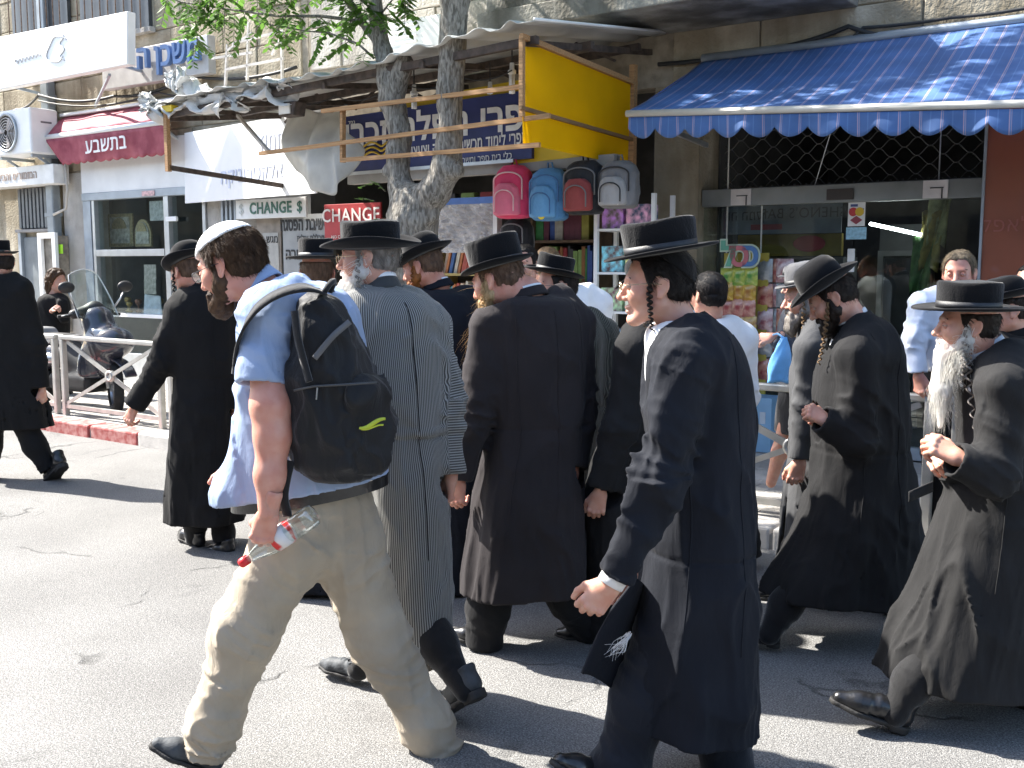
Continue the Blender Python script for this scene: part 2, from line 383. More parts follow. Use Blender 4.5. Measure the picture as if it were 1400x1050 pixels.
def eye_fn(n, l, b):
    tc = n.new('ShaderNodeTexCoord'); sx = n.new('ShaderNodeSeparateXYZ'); l.new(tc.outputs['Object'], sx.inputs[0])
    cr = n.new('ShaderNodeValToRGB'); cr.color_ramp.interpolation = 'CONSTANT'; e = cr.color_ramp.elements
    e[0].position = 0; e[0].color = (.42, .38, .35, 1); e[1].position = .86; e[1].color = (.09, .06, .04, 1); k = e.new(.97); k.color = (.004, .004, .004, 1)
    mm = n.new('ShaderNodeMath'); mm.operation = 'DIVIDE'; mm.inputs[1].default_value = .0125; l.new(sx.outputs['X'], mm.inputs[0]); l.new(mm.outputs[0], cr.inputs[0])
    l.new(cr.outputs[0], b.inputs['Base Color']); b.inputs['Roughness'].default_value = .08
EYE = node_mat('eye', eye_fn)

def catmull(xs, ys, m):
    """smooth resample of ys(xs) at m places"""
    xs = np.asarray(xs, float); ys = np.asarray(ys, float); t = np.linspace(xs[0], xs[-1], m); dy = np.gradient(ys, xs)
    i = np.clip(np.searchsorted(xs, t)-1, 0, len(xs)-2); h = xs[i+1]-xs[i]; u = (t-xs[i])/h
    return t, (2*u**3-3*u**2+1)*ys[i]+(u**3-2*u**2+u)*h*dy[i]+(-2*u**3+3*u**2)*ys[i+1]+(u**3-u**2)*h*dy[i+1]

# ---- a hand: wrist at 0, fingers +X, back of the hand +Z, thumb +Y
_hands = {}
def hand_pq(pose):
    if pose in _hands: return _hands[pose]
    cur = dict(relax=[(28, 30, 18)]*4, fist=[(70, 85, 50), (74, 88, 50), (76, 90, 52), (78, 90, 55)], grip=[(52, 62, 38), (56, 66, 40), (60, 68, 42), (62, 70, 45)],
               half=[(45, 55, 30), (50, 58, 32), (55, 60, 35), (58, 62, 35)])[pose]
    base = [(.086, .027, .002), (.090, .008, .004), (.086, -.011, .002), (.077, -.029, -.001)]
    ln = [(.042, .026, .021), (.046, .029, .022), (.042, .027, .021), (.033, .021, .019)]; rad = [.0094, .0096, .0092, .0082]
    segs = []
    for (b, L, c, r, sp) in zip(base, ln, cur, rad, (4, 0, -4, -9)):
        p = np.array(b); a = 0.; pts = [p]; rs = [r*1.08]
        for k in range(3):
            a += R(c[k]); d = np.array([math.cos(a)*math.cos(R(sp)), math.sin(R(sp))*math.cos(a), -math.sin(a)]); p = p+d*L[k]; pts.append(p); rs.append(r*(1-.06*(k+1)))
        segs.append((pts, rs))
    if pose in ('fist', 'grip'): th = [(.022, .024, -.012), (.056, .044, -.022), (.082, .032, -.040), (.092, .012, -.050)]
    else: th = [(.022, .024, -.010), (.056, .046, -.018), (.085, .052, -.026), (.108, .050, -.032)]
    def f(p):
        d = rcone(p, (-.06, 0, 0), (.01, 0, 0), .027, .024)
        for b in base: d = smin(d, rcone(p, (.008, b[1]*.55, -.002), (b[0]-.004, b[1], b[2]-.003), .017, .0115), .014)
        d = smin(d, rcone(p, (.022, .020, -.010), (.05, .034, -.016), .017, .014), .014)
        for pts, rs in segs: d = smin(d, chain(p, pts, rs, .004), .006)
        d = smin(d, chain(p, th, (.015, .0125, .0105, .0085), .006), .008)
        for b in base: d = smin(d, np.linalg.norm(p-np.array((b[0]-.002, b[1], b[2]+.004)), axis=1)-.0085, .008)   # knuckles
        return d
    P, Q = sdf_mesh(f, (-.07, -.06, -.11), (.2, .08, .04), .0034); _hands[pose] = (P, Q); return P, Q
def frame(x, zhint):
    x = np.asarray(x, float); x = x/np.linalg.norm(x); z = np.asarray(zhint, float); z = z-x*(z@x); z /= np.linalg.norm(z); y = np.cross(z, x)
    return np.stack([x, y, z], 1)

# ---- a shoe: heel at 0, toe +X, sole on z = 0
_shoe = {}
def shoe_pq(kind):
    if kind in _shoe: return _shoe[kind]
    def up(p):
        d = chain(p, [(.035, 0, .045), (.12, 0, .052), (.195, .004, .036), (.262, 0, .028)], (.036, .037, .040, .026), .03)
        d = smin(d, rcone(p, (.045, 0, .05), (.038, 0, .105), .035, .04), .02)
        q = p*np.array([1, 1, 1.0], np.float32)
        d = smax(d, -(q[:,2]-.014), .004)
        if kind == 'loafer': d = d-.003*np.exp(-((p[:,0]-.17)/.008)**2)-.003*np.exp(-((p[:,0]-.135)/.01)**2)
        else: d = d-.0025*np.sin(p[:,0]*260)*np.exp(-((p[:,0]-.13)/.035)**2)*(np.abs(p[:,1]) < .022)
        d = smax(d, -rcone(p, (.045, 0, .075), (.035, 0, .2), .030, .036), .006); return smax(d, p[:,2]-.105-.15*np.abs(p[:,0]-.05), .006)
    def so(p):
        d = chain(p*np.array([1, 1, .0], np.float32), [(.036, 0, 0), (.12, 0, 0), (.195, .004, 0), (.264, 0, 0)], (.038, .036, .044, .030), .04)
        d = np.maximum(d, np.abs(p[:,2]-.011)-.009)
        heel = np.maximum(np.maximum(rcone(p*np.array([1, 1, 0], np.float32), (.036, 0, 0), (.06, 0, 0), .037, .036), p[:,0]-.075), np.abs(p[:,2]-.002)-.014)
        return np.minimum(d, heel)
    a = sdf_mesh(up, (-.02, -.06, 0), (.31, .06, .16), .0055); b = sdf_mesh(so, (-.02, -.06, -.02), (.31, .06, .03), .0055)
    _shoe[kind] = (a, b); return a, b

HEADS = {}
def crease(n):
    """noise to folds: broad hollows between narrow raised ridges"""
    a = np.minimum(np.abs(n)*2.2, 1.); return (1-a)**1.6-.35
class Person:
    def __init__(s, Y, base_px, label, group=None, h=.0105, cat='person'):
        s.Y = Y; b = at(base_px[0], base_px[1], Y); s.b = np.array([b[0], b[1], 0.]); s.h = h
        s.root = thing('person', s.b, label, cat, group, M=WORLD); s.bodyparts = []; s.skin = SKIN; s.body_o = None; s.core = []
    def P(s, q):
        return at(q[0], q[1], s.Y+(q[2] if len(q) > 2 else 0.))
    def part(s, name, P, Q, m, parent=None, smooth=True, label=None):
        me = np_mesh(name, P, Q, s.b); o = link_mesh(name, me, m, parent or s.root, None, smooth); return tag(o, label)
    def mb(s, name, mb, m, parent=None, smooth=True, bevel=0.): return mb.build(name, m, parent or s.root, smooth=smooth, bevel=bevel)
    # -------- clothes
    def loft(s, rows):
        L = []
        for r in rows:
            dY = r[4] if len(r) > 4 else 0.
            a = at(r[1], r[0], s.Y+dY); b = at(r[2], r[0], s.Y+dY); L.append((a[2], (a[0]+b[0])/2, s.Y+dY, (b[0]-a[0])/2, r[3]))
        L = np.array(sorted(L)); zz, cx = catmull(L[:,0], L[:,1], 90); _, cy = catmull(L[:,0], L[:,2], 90); _, a = catmull(L[:,0], L[:,3], 90); _, b = catmull(L[:,0], L[:,4], 90)
        a = np.maximum(a, .02); b = np.maximum(b, .02)
        def f(p, grow=0., n=2.35):
            z = p[:,2]; A = np.interp(z, zz, a)+grow; Bq = np.interp(z, zz, b)+grow
            x = np.abs(p[:,0]-np.interp(z, zz, cx))/A; y = np.abs(p[:,1]-np.interp(z, zz, cy))/Bq
            return ((x**n+y**n)**(1/n)-1)*np.minimum(A, Bq)
        f.z0, f.z1 = zz[0], zz[-1]; f.ctr = lambda z: (np.interp(z, zz, cx), np.interp(z, zz, cy)); f.size = lambda z: (np.interp(z, zz, a), np.interp(z, zz, b))
        f.lo = (min(cx-a), min(cy-b), zz[0]); f.hi = (max(cx+a), max(cy+b), zz[-1]); return f
    def coat(s, rows, arms=(), m=BLACK, name='coat', hem=None, waist=None, hollow=None, vee=None, skirt=.012, seed=0., topround=.05, cuffs=True, belt=0., wr=1., hemtilt=0., cut=None, seam=True, k=.05, slv=1.0, neckhole=.070, fs=1., seams=()):
        """rows: (py, left px, right px, half depth, dY); arms: chains of (px, py, dY, radius)"""
        f0 = s.loft(rows); A = [[(s.P(q[:3]), q[3]) for q in arm] for arm in arms]
        s.core.append([np.array([*f0.ctr(z), z]) for z in np.linspace(f0.z1-.14, f0.z0+.2, 5)])
        zw = s.P((rows[0][1], waist))[2] if waist else f0.z0+.3
        zh = s.P((rows[0][1], hollow))[2] if hollow else None
        hemn = hemtilt; V = None
        if vee:
            V = [(s.P(q[:3]), q[3]) for q in vee]
        NH = None
        if neckhole and hasattr(s, 'NB'):
            ax = s.hp((-.024, 0, -.05))-s.NB; ax = ax/np.linalg.norm(ax); NH = (s.NB-ax*.02, s.NB+ax*.16, neckhole)
        xm = f0.ctr(f0.z0)[0]; stripes = 'stripe' in m.name
        sd_ = np.array([seed*3.1, seed*1.7, seed*.9], np.float32)
        def sleeves(p):
            out = None
            for arm in A:
                d = None
                for i in range(len(arm)-1):
                    (a, ra), (b, rb) = arm[i], arm[i+1]
                    e = rcone(p, a, b, ra, rb); d = e if d is None else smin(d, e, .035)
                if len(arm) > 2:
                    j = len(arm)-2; el = arm[j][0]; di = arm[j+1][0]-arm[j-1][0]; di = di/np.linalg.norm(di)
                    al = (p-el)@di; w = (np.exp(-(al/.16)**2)*.8+.35)*np.clip(np.linalg.norm(p-arm[-1][0], axis=1)/.11-.35, 0, 1)
                    q = np.stack([al*19+seed, (p[:,0]+p[:,1])*7, p[:,2]*5], 1); nn = vnoise(q.astype(np.float32))
                    q5 = np.stack([al*13-(p[:,0]-el[0])*7+seed*2, (p[:,1]-el[1])*9, (p[:,2]-el[2])*4], 1); n5 = vnoise(q5.astype(np.float32))
                    d = d-wr*slv*w*(.0080*crease(nn)+.0095*crease(n5))
                out = d if out is None else smin(out, d, .02)
            return out
        def f(p):
            d = f0(p); d = smax(d, p[:,2]-f0.z1, topround)
            if A: d = smin(d, sleeves(p), k)
            z = p[:,2]
            below = np.clip((zw-z)/.45, 0, 1)
            c0, c1 = f0.ctr(z); ang = np.arctan2(p[:,1]-c1, p[:,0]-c0)
            if skirt:
                q = np.stack([np.cos(ang)*2.6+seed, np.sin(ang)*2.6, z*.9], 1).astype(np.float32)
                d = d-skirt*below*vnoise(q)*2.0
                q2 = np.stack([np.cos(ang)*6+seed, np.sin(ang)*6+z*2.2, z*1.6], 1).astype(np.float32)
                d = d-skirt*.5*below*crease(vnoise(q2))
            q3 = (p*np.array([11, 11, 5.5], np.float32)*fs+sd_); w3 = vnoise(q3[:, [2, 0, 1]]*.6)
            q6 = p[:, [0, 2, 1]]*np.array([5, 3.0, 5], np.float32)*fs+sd_[::-1]+p[:, [2, 2, 2]]*np.array([2.2, 0, -1.5], np.float32)
            d = d-wr*(.006*crease(vnoise(q3+w3[:,None]*.9))+.009*crease(vnoise(q6+w3[:,None]*.5)))
            if waist and seam: d = d+.005*np.exp(-((z-zw)/.007)**2)-belt*np.exp(-((z-zw-.02)/.018)**4)
            if zh is not None:
                d = np.maximum(d, -np.maximum(d+.017, z-zh))
            if cuffs:
                for arm in A:
                    (a, ra), (b, rb) = arm[-2], arm[-1]; di = (b-a)/np.linalg.norm(b-a)
                    d = np.where(np.linalg.norm(p-b, axis=1) < rb*1.7, np.maximum(d, (p-b)@di), d)
                    d = np.maximum(d, -rcone(p, b-di*.025, b+di*.06, rb-.017, rb-.015))
            if NH is not None: d = smax(d, -rcone(p, NH[0], NH[1], NH[2], NH[2]+.012), .012)
            if V: d = smax(d, -chain(p, [q[0] for q in V], [q[1] for q in V], .01), .006)
            if hemtilt: d = np.maximum(d, f0.z0+.004+hemtilt*(p[:,0]-xm)-z)
            else: d = np.maximum(d, f0.z0+.004-z)
            if cut is not None: d = np.maximum(d, cut(p))
            return d
        pts = np.array([q[0] for arm in A for q in arm]).reshape(-1, 3); lo = np.array(f0.lo)-.03; hi = np.array(f0.hi)+.06
        if len(pts): lo = np.minimum(lo, pts.min(0)-.11); hi = np.maximum(hi, pts.max(0)+.11)
        lo[2] = f0.z0-.02-abs(hemtilt)*.25
        Pv, Q = sdf_mesh(f, lo, hi, s.h); Pv = smooth_pq(Pv, Q, 1)
        o = s.part(name, Pv, Q, m)
        for sa in seams:      # a sewn seam following the cloth
            zs = np.arange(f0.z0+.03, f0.z1-.05, .014); path = []; keep = f0(Pv) < .03; Pk = Pv[keep]; cx0, cy0 = f0.ctr(Pk[:,2]); an = np.arctan2(Pk[:,1]-cy0, Pk[:,0]-cx0); da = np.abs((an-R(sa)+math.pi) % (2*math.pi)-math.pi)
            rad = np.hypot(Pk[:,0]-cx0, Pk[:,1]-cy0); szm = f0.size(Pk[:,2]); outer_ = rad > .55*np.minimum(szm[0], szm[1])
            for z_ in zs:
                m_ = outer_ & (np.abs(Pk[:,2]-z_) < .016) & (da < .22)
                if m_.sum() > 2:
                    wt = np.exp(-(da[m_]/.05)**2)*np.exp(-((Pk[m_, 2]-z_)/.008)**2)+1e-9; path.append((Pk[m_]*wt[:,None]).sum(0)/wt.sum())
            if len(path) > 8:
                path = np.array(path); d_ = np.array([math.cos(R(sa)), math.sin(R(sa)), 0]); path[1:-1] = (path[:-2]+path[1:-1]*2+path[2:])/4
                MB().tube([tuple(p+d_*.0005) for p in path], .0023, 5).build('seam', m if 'stripe' not in m.name else SUITBLK, o, smooth=True)
        if stripes:
            c0, c1 = f0.ctr(Pv[:,2]); av = np.arctan2(Pv[:,1]-c1, Pv[:,0]-c0)*.235
            if A:
                ds = sleeves(Pv); dt = f0(Pv); al = np.zeros(len(Pv))
                best = np.full(len(Pv), 9.)
                for arm in A:
                    for i in range(len(arm)-1):
                        a, b = arm[i][0], arm[i+1][0]; e = rcone(Pv, a, b, arm[i][1], arm[i+1][1]); t = (Pv-a)@((b-a)/np.linalg.norm(b-a)); w = e < best; al = np.where(w, t, al); best = np.where(w, e, best)
                av = np.where(dt > .028, al, av)
            at_ = o.data.attributes.new('stripe', 'FLOAT', 'POINT'); at_.data.foreach_set('value', (av+10).astype(np.float32))
        return o
    def limb(s, chain_px, m, name, fold=.006, seed=0., hollow=True, endcut=True, h=None, two=None, knee=None):
        L = [[(s.P(q[:3]), q[3]) for q in c] for c in ([chain_px] if two is None else [chain_px, two])]
        for c in L:
            a_, b_ = c[-2][0], c[-1][0]; s.core.append([q[0] for q in c[:-1]]+[a_+(b_-a_)*.55])
        def f(p):
            d = None
            for c in L:
                e = chain(p, [q[0] for q in c], [q[1] for q in c], .06); a, b = c[-2][0], c[-1][0]; di = (b-a)/np.linalg.norm(b-a); rb = c[-1][1]
                al = (p-b)@di
                if fold:
                    q = np.stack([al*15+seed, (p[:,0]-p[:,1])*5+al*3, p[:,1]*5], 1).astype(np.float32)
                    w = .45+.9*np.exp(-((al+.06)/.10)**2)+.7*np.exp(-((al+.42)/.12)**2)+.6*np.exp(-((al+.78)/.12)**2)
                    q7 = np.stack([al*24-(p[:,0])*14+seed, p[:,0]*6, p[:,1]*7], 1).astype(np.float32)
                    e = e-fold*w*(.9*crease(vnoise(q))+.8*crease(vnoise(q7)))
                    q4 = np.stack([al*3.5+seed, (p[:,0]+p[:,1]*.6)*11, p[:,1]*9], 1).astype(np.float32); e = e-fold*.9*crease(vnoise(q4))
                if hollow: e = np.maximum(e, -np.maximum(e+.015, -(al+.05)))
                if endcut and hollow: e = np.maximum(e, np.where(np.linalg.norm(p-b, axis=1) < .25, al, -1.))
                d = e if d is None else smin(d, e, .05)
            return d
        pts = np.array([q[0] for c in L for q in c]); rm = max(q[1] for c in L for q in c)
        P, Q = sdf_mesh(f, pts.min(0)-rm-.02, pts.max(0)+rm+.02, h or s.h); P = smooth_pq(P, Q, 1); return s.part(name, P, Q, m)
    def shoe(s, heel, toe, m=SHOE, kind='shoe', width=1.):
        a = s.P(heel); b = s.P(toe); Fm = frame(b-a, (0, 0, 1)); k = np.linalg.norm(b-a)/.29; up, so = shoe_pq(kind)
        tr = lambda P: (P*np.array([k, k*width, k]))@Fm.T+a
        o = s.part('shoe', tr(up[0]), up[1], m); s.part('sole', tr(so[0]), so[1], SOLE, o); return o
    def hand(s, wrist, d, back, side, pose='relax', k=1.):
        """side +1 right hand, -1 left"""
        P, Q = hand_pq(pose); P = P.copy()
        if side < 0: P[:,1] *= -1; Q = Q[:, ::-1]
        Fm = frame(d, back); w = wrist if isinstance(wrist, np.ndarray) else s.P(wrist); s.bodyparts.append(((P*k)@Fm.T+w, Q)); return w, Fm
    def cuff(s, a, b, r, m=WHITE, ln=.03):
        """a shirt cuff ring ending at b, running along a->b"""
        a, b = np.asarray(a), np.asarray(b); d = (b-a)/np.linalg.norm(b-a); M = Matrix.Translation(Vector(b-d*ln)) @ Vector(d).to_track_quat('Z', 'Y').to_matrix().to_4x4()
        s.mb('shirt_cuff', MB().lathe([(r, 0), (r, ln), (r-.005, ln), (r-.006, 0)], 20, M, closed=True), m)
    # -------- head
    def head(s, c, yaw, pitch=0., roll=0., k=1., neck=None, nr=.058, hair='dark', line=0., thick=.008, skin=SKIN, h=.0048, ears=True, hairon=True, nose=1., neckr2=None, longhair=False, hatz=None, nhair=600):
        s.skin = skin; C = s.P(c); s.hy = R(yaw)
        HM = Matrix.Translation(Vector(C)) @ Matrix.Rotation(R(yaw), 4, 'Z') @ Matrix.Rotation(R(pitch), 4, 'Y') @ Matrix.Rotation(R(roll), 4, 'X') @ Matrix.Scale(k, 4)
        s.HM = HM; Mi = np.array(HM.inverted(), np.float32); s.k = k; NB = s.P(neck); s.NB = NB
        loc = lambda p: p@Mi[:3, :3].T+Mi[:3, 3]
        def hd(q):
            d = ell(q, (-.012, 0, .036), (.098, .077, .084)); d = smin(d, ell(q, (-.03, 0, -.005), (.074, .066, .07)), .02)
            d = smin(d, ell(q, (.040, 0, -.025), (.052, .060, .075)), .03)
            for y in (-1, 1):
                d = smin(d, rcone(q, (0, y*.052, -.055), (.068, y*.016, -.1), .021, .019), .025)
                d = smin(d, np.linalg.norm(q-np.array((.064, y*.04, -.022)), axis=1)-.024, .03)
            d = smin(d, np.linalg.norm(q-np.array((.080, 0, -.1)), axis=1)-.017, .015)
            d = smin(d, rcone(q, (.081, -.034, .024), (.081, .034, .024), .013, .013), .02)
            for y in (-1, 1): d = smax(d, -(np.linalg.norm(q-np.array((.103, y*.033, .003)), axis=1)-.017), .014)
            d = smin(d, rcone(q, (.089, 0, .016), (.089+.026*nose, 0, -.028), .008, .0125), .012)
            for y in (-1, 1): d = smin(d, np.linalg.norm(q-np.array((.101, y*.013, -.034)), axis=1)-.0085, .008)
            d = smin(d, ell(q, (.089, 0, -.061), (.013, .023, .007)), .006); d = smin(d, ell(q, (.087, 0, -.074), (.013, .020, .0075)), .006)
            d = np.maximum(d, -(ell(q, (.104, 0, -.067), (.012, .024, .0016))))
            if ears:
                for y in (-1, 1):
                    e = q-np.array((-.010, y*.081, -.004), np.float32); ca, sa = math.cos(.25), math.sin(.25)
                    ex = e[:,0]*ca+e[:,2]*sa; ez = -e[:,0]*sa+e[:,2]*ca; ey = e[:,1]*y-(-ex)*.35
                    ee = ell(np.stack([ex, ey, ez-.004], 1), (0, 0, 0), (.0205, .0075, .030)); ee = smin(ee, ell(np.stack([ex, ey, ez], 1), (.002, .0, -.025), (.011, .0065, .011)), .008)
                    ee = smax(ee, -ell(np.stack([ex, ey, ez], 1), (.002, .008, .004), (.0125, .0055, .019)), .004); d = smin(d, ee, .006)
            return d
        def f(p):
            d = hd(loc(p))*k
            a = np.array(HM @ Vector((-.024, 0, -.05))); return smin(d, rcone(p, a, NB, nr, neckr2 or nr+.006), .03)
        lo = np.minimum(C-.16, NB-.08); hi = np.maximum(C+.16, NB+.08); s.bodyparts.append(sdf_mesh(f, lo, hi, h))
        if hairon:
            g = lambda q: np.maximum(ell(q, (-.012, 0, .036), (.098+thick, .077+thick, .084+thick)), -9)
            xs = np.array([-.14, -.05, -.028, -.008, .01, .026, .042, .060, .075, .11]); zl = np.array([-.062, -.066, -.045, .028, .030, -.012, .030, .066, .088, .11])-line
            if longhair: zl = np.array([-.17, -.17, -.16, -.12, -.05, 0, .03, .066, .088, .11])
            def fh(p):
                q = loc(p); d = np.minimum(g(q), ell(q, (-.03, 0, -.005), (.074+thick, .066+thick, .07+thick)))
                if longhair: d = smin(d, ell(q, (-.03, 0, -.06), (.085, .085, .12)), .03)
                st_ = q*np.array([55, 55, 16], np.float32); d = d-.0035*vnoise(st_)-.0025*vnoise(st_*2.3)-(.012*vnoise(q*30) if longhair else 0.)
                rec = 0. if longhair else .022*np.exp(-((np.abs(q[:,1])-.046)/.018)**2)*np.clip((q[:,0]-.03)/.03, 0, 1)-.012*np.exp(-(q[:,1]/.03)**2)*np.clip((q[:,0]-.05)/.03, 0, 1)
                d = smax(d, np.interp(q[:,0], xs, zl)+rec-q[:,2]+.008*vnoise(q*60)+.006*vnoise(q*170), .012)
                if hatz: d = smax(d, q[:,2]-hatz, .01)
                return d*k
            P, Q = sdf_mesh(fh, C-.19 if longhair else C-.14, C+.15, h); ho = s.part('hair', P, Q, HAIR[hair])
            # fine loose hairs that break the outline
            n = nhair; rng = np.random.default_rng(int(abs(C[0])*1e4)); sel = rng.integers(0, len(P), n); r0 = P[sel]; dirn = (r0-C)/np.linalg.norm(r0-C, axis=1)[:,None]
            back = np.array([-math.cos(R(yaw)), -math.sin(R(yaw)), 0]); tn = np.array([0, 0, -.6])+back*.7; tn = tn-dirn*(dirn@tn)[:,None]; dd = dirn*.0035+tn*.020+rng.normal(0, .003, (n, 3)); V, Q2 = strands(r0, lambda t: r0+dd*t-np.array([0, 0, .004])*t*t, .0009, 3)
            s.part('loose_hair', V, Q2, HAIR[hair], ho)
        for y in (-1, 1):
            v = MB().lathe([(.0002, .0125)]+[(.0125*math.sin(a), .0125*math.cos(a)) for a in np.linspace(.25, math.pi-.05, 8)], 14)
            me = v.mesh('eye'); o = link_mesh('eye', me, EYE, s.root, None, True)
            o.matrix_local = Matrix.Translation(-Vector(s.b)) @ HM @ Matrix.Translation((.0835, y*.033, .004))
            me.transform(Matrix.Rotation(math.pi/2, 4, 'Y'))
        lids = []
        for y in (-1, 1):     # eyelids
            for e0, e1 in ((R(3), R(85)), (R(-85), R(-9))):
                g = [[s.HM @ Vector((.0835+.0136*math.cos(e)*math.cos(a_), y*.033+.0136*math.cos(e)*math.sin(a_), .004+.0136*math.sin(e))) for a_ in np.linspace(-1.5, 1.5, 10)] for e in np.linspace(e0, e1, 6)]
                Pn = np.array(g, np.float32).reshape(-1, 3); Qn = np.array([(i*10+j, i*10+j+1, i*10+j+11, i*10+j+10) for i in range(5) for j in range(9)]); lids.append((Pn, Qn))
        s.bodyparts += lids
        for y in (-1, 1):     # eyebrow
            n = 60; rng = np.random.default_rng(5); t0 = rng.random(n); rt = np.stack([.093-.010*t0, y*(.016+.034*t0), .024+.006*np.sin(t0*2.5)+rng.normal(0, .0012, n)], 1)
            dv = np.stack([0*t0+.001, y*(.010+0*t0), rng.normal(.001, .001, n)], 1)
            rw = np.array([HM @ Vector(a) for a in rt]); dw = np.array([HM.to_3x3() @ Vector(a) for a in dv]); V, Q2 = strands(rw, lambda t: rw+dw*t, .0010, 2)
            s.part('eyebrow', V, Q2, HAIR[hair])
        return HM
    def hp(s, v): return np.array(s.HM @ Vector(v))
    def beard(s, col, length=.04, n=700, style='full', tip=None, spread=.03, seed=1, curl=.006, core=True, lo=-.02, r=.0009, cw=.3):
        rng = np.random.default_rng(seed); HM = s.HM; k = s.k; Mi = np.array(HM.inverted(), np.float32); m = HAIR[col]
        tipw = s.P(tip) if tip is not None else s.hp((.085, 0, -.11-length)); tl = Mi[:3, :3]@tipw+Mi[:3, 3]
        def f(p):
            q = p@Mi[:3, :3].T+Mi[:3, 3]; d = None
            for y in (-1, 1):
                e = chain(q, [(.012, y*.064, .0), (.014, y*.060, -.05), (.068, y*.022, -.1)], (.010, .020, .027), .03); d = e if d is None else smin(d, e, .02)
                d = smin(d, rcone(q, (.094, 0, -.048), (.082, y*.032, -.066), .010, .009), .01)      # moustache
            ch = np.array((.078, 0, -.1)); d = smin(d, chain(q, [ch, ch+(tl-ch)*.45+np.array((.006, 0, 0)), ch+(tl-ch)*.90], [.031, .026+cw*.35*spread, .006+.15*cw*spread], .03), .03)
            st_ = q*np.array([70, 70, 18], np.float32); d = d-.006*vnoise(st_*.6)-.004*vnoise(st_)-.004*vnoise(st_*2.1)
            mouth = ell(q, (.10, 0, -.070), (.02, .018, .006)); return smax(d, -mouth, .004)*k
        o = None
        if core:
            pts = np.array([s.hp((0, 0, 0)), tipw]); P, Q = sdf_mesh(f, pts.min(0)-.13, pts.max(0)+.13, .0055); o = s.part('beard', P, Q, m)
        u = rng.random(n); y = np.where(rng.random(n) < .5, -1, 1); jaw = np.array([(.010, .062, .0), (.012, .064, -.045), (.040, .045, -.082), (.078, .016, -.108), (.090, .004, -.105)])
        t = u*(len(jaw)-1); i = np.minimum(t.astype(int), len(jaw)-2); fr = (t-i)[:,None]; rt = jaw[i]*(1-fr)+jaw[i+1]*fr; rt[:,1] *= y; rt += rng.normal(0, .008, (n, 3))
        rw = rt@np.array(HM.to_3x3()).T+np.array(HM.translation); down = np.array([0, 0, -1.])
        outw = (rw-s.hp((-.0, 0, -.03))); outw /= np.linalg.norm(outw, axis=1)[:,None]
        frac = (.25+.75*u)[:,None]*(.6+.5*rng.random((n, 1)))
        tgt = rw+(tipw-rw)*np.minimum(frac, 1.05)*(.45+.55*u[:,None])+rng.normal(0, spread, (n, 3))*np.array([1, 1, .6])
        mid = (rw+tgt)/2+outw*(.012+.25*spread)+rng.normal(0, .004, (n, 3)); ph = rng.random((n, 1))*6; cx = rng.normal(0, 1, (n, 3))
        def pt(t): return rw*(1-t)**2+mid*2*t*(1-t)+tgt*t*t+cx*curl*np.sin(t*7+ph)*t
        V, Q = strands(rw, pt, r, 7)
        if o: s.part('beard_strands', V, Q, m, o)
        else: o = s.part('beard', V, Q, m)
        return o
    def sidelock(s, side, col, length=.16, rad=.007, turns=7, r=.0045, top=(.026, .079, .0), sway=(0, 0)):
        x0 = s.hp((top[0], top[1]*side, top[2])); N = turns*12; pts = []; rr = []
        for i in range(N+1):
            t = i/N; a = t*turns*2*math.pi; w = rad*min(1, t*4)*(1-.25*t)
            pts.append(x0+np.array([math.cos(a)*w+sway[0]*t*t, math.sin(a)*w+sway[1]*t*t, -length*t])); rr.append(r*(1-.55*t*t))
        return s.mb('sidelock', MB().tube(pts, rr, 6), HAIR[col])
    def glasses(s, m=GOLD, r=.021):
        b = MB(); lens = []
        for y in (-1, 1):
            c = Vector((.112, y*.034, .002)); ring = [s.HM @ (c+Vector((0.004*abs(math.cos(a))*0, r*math.cos(a), r*.85*math.sin(a)))) for a in np.linspace(0, 2*math.pi, 20)]; b.tube(ring, .0013, 5)
            b.tube([s.HM @ Vector(q) for q in ((.112, y*.055, .006), (.10, y*.072, .009), (.03, y*.080, .010), (-.008, y*.082, .006))], .0013, 5)
            lens.append(MB().add([s.HM @ (c+Vector((0, r*.95*math.cos(a), r*.8*math.sin(a)))) for a in np.linspace(0, 2*math.pi, 18)[:-1]], [tuple(range(17))]))
        b.tube([s.HM @ Vector(q) for q in ((.113, -.013, .004), (.117, 0, .008), (.113, .013, .004))], .0013, 5)
        g = s.mb('spectacles', b, m); 
        for q in lens: s.mb('lens', q, LENS, g, smooth=False)
        return g
    def hat(s, c, yaw=None, pitch=0., roll=0., rc=.098, rb=.175, hc=.10, style='flat', m=PLUSH, bm=FELT, curl=.012, band=.028, flare=0., side=.0, dent=.012):
        C = s.P(c); yw = s.hy if yaw is None else R(yaw)
        M = Matrix.Translation(Vector(C)) @ Matrix.Rotation(yw, 4, 'Z') @ Matrix.Rotation(R(pitch), 4, 'Y') @ Matrix.Rotation(R(roll), 4, 'X')
        sx, sy = 1.06, .94; n = 56
        if style == 'flat':
            pr = [(rc*.99, -.004), (rc*1.0, .01), (rc*(1.0+flare*.5), hc*.5), (rc*(1.0+flare), hc*.86), (rc*(.985+flare), hc*.95), (rc*(.93+flare), hc*.995), (rc*.8, hc*1.0), (rc*.45, hc-dent*.7), (.002, hc-dent)]
        else:
            pr = [(rc*.99, -.004), (rc*1.0, .01), (rc*.985, hc*.35), (rc*.94, hc*.62), (rc*.83, hc*.84), (rc*.63, hc*.97), (rc*.4, hc), (rc*.2, hc-dent*.6), (.002, hc-dent)]
        wob = lambda r_, a: .0025*math.sin(3*a+1.3)*min(1, r_/rc)
        o = s.mb('hat', MB().lathe(pr, n, M, sx, sy, wob), m)
        def zf(r_, a):
            u = max(0, (r_-rc)/(rb-rc)); return curl*u*u*(1-.35*math.cos(a)**2)+side*u*u*math.sin(a)**2-.004*u*math.cos(a)
        th = .0045
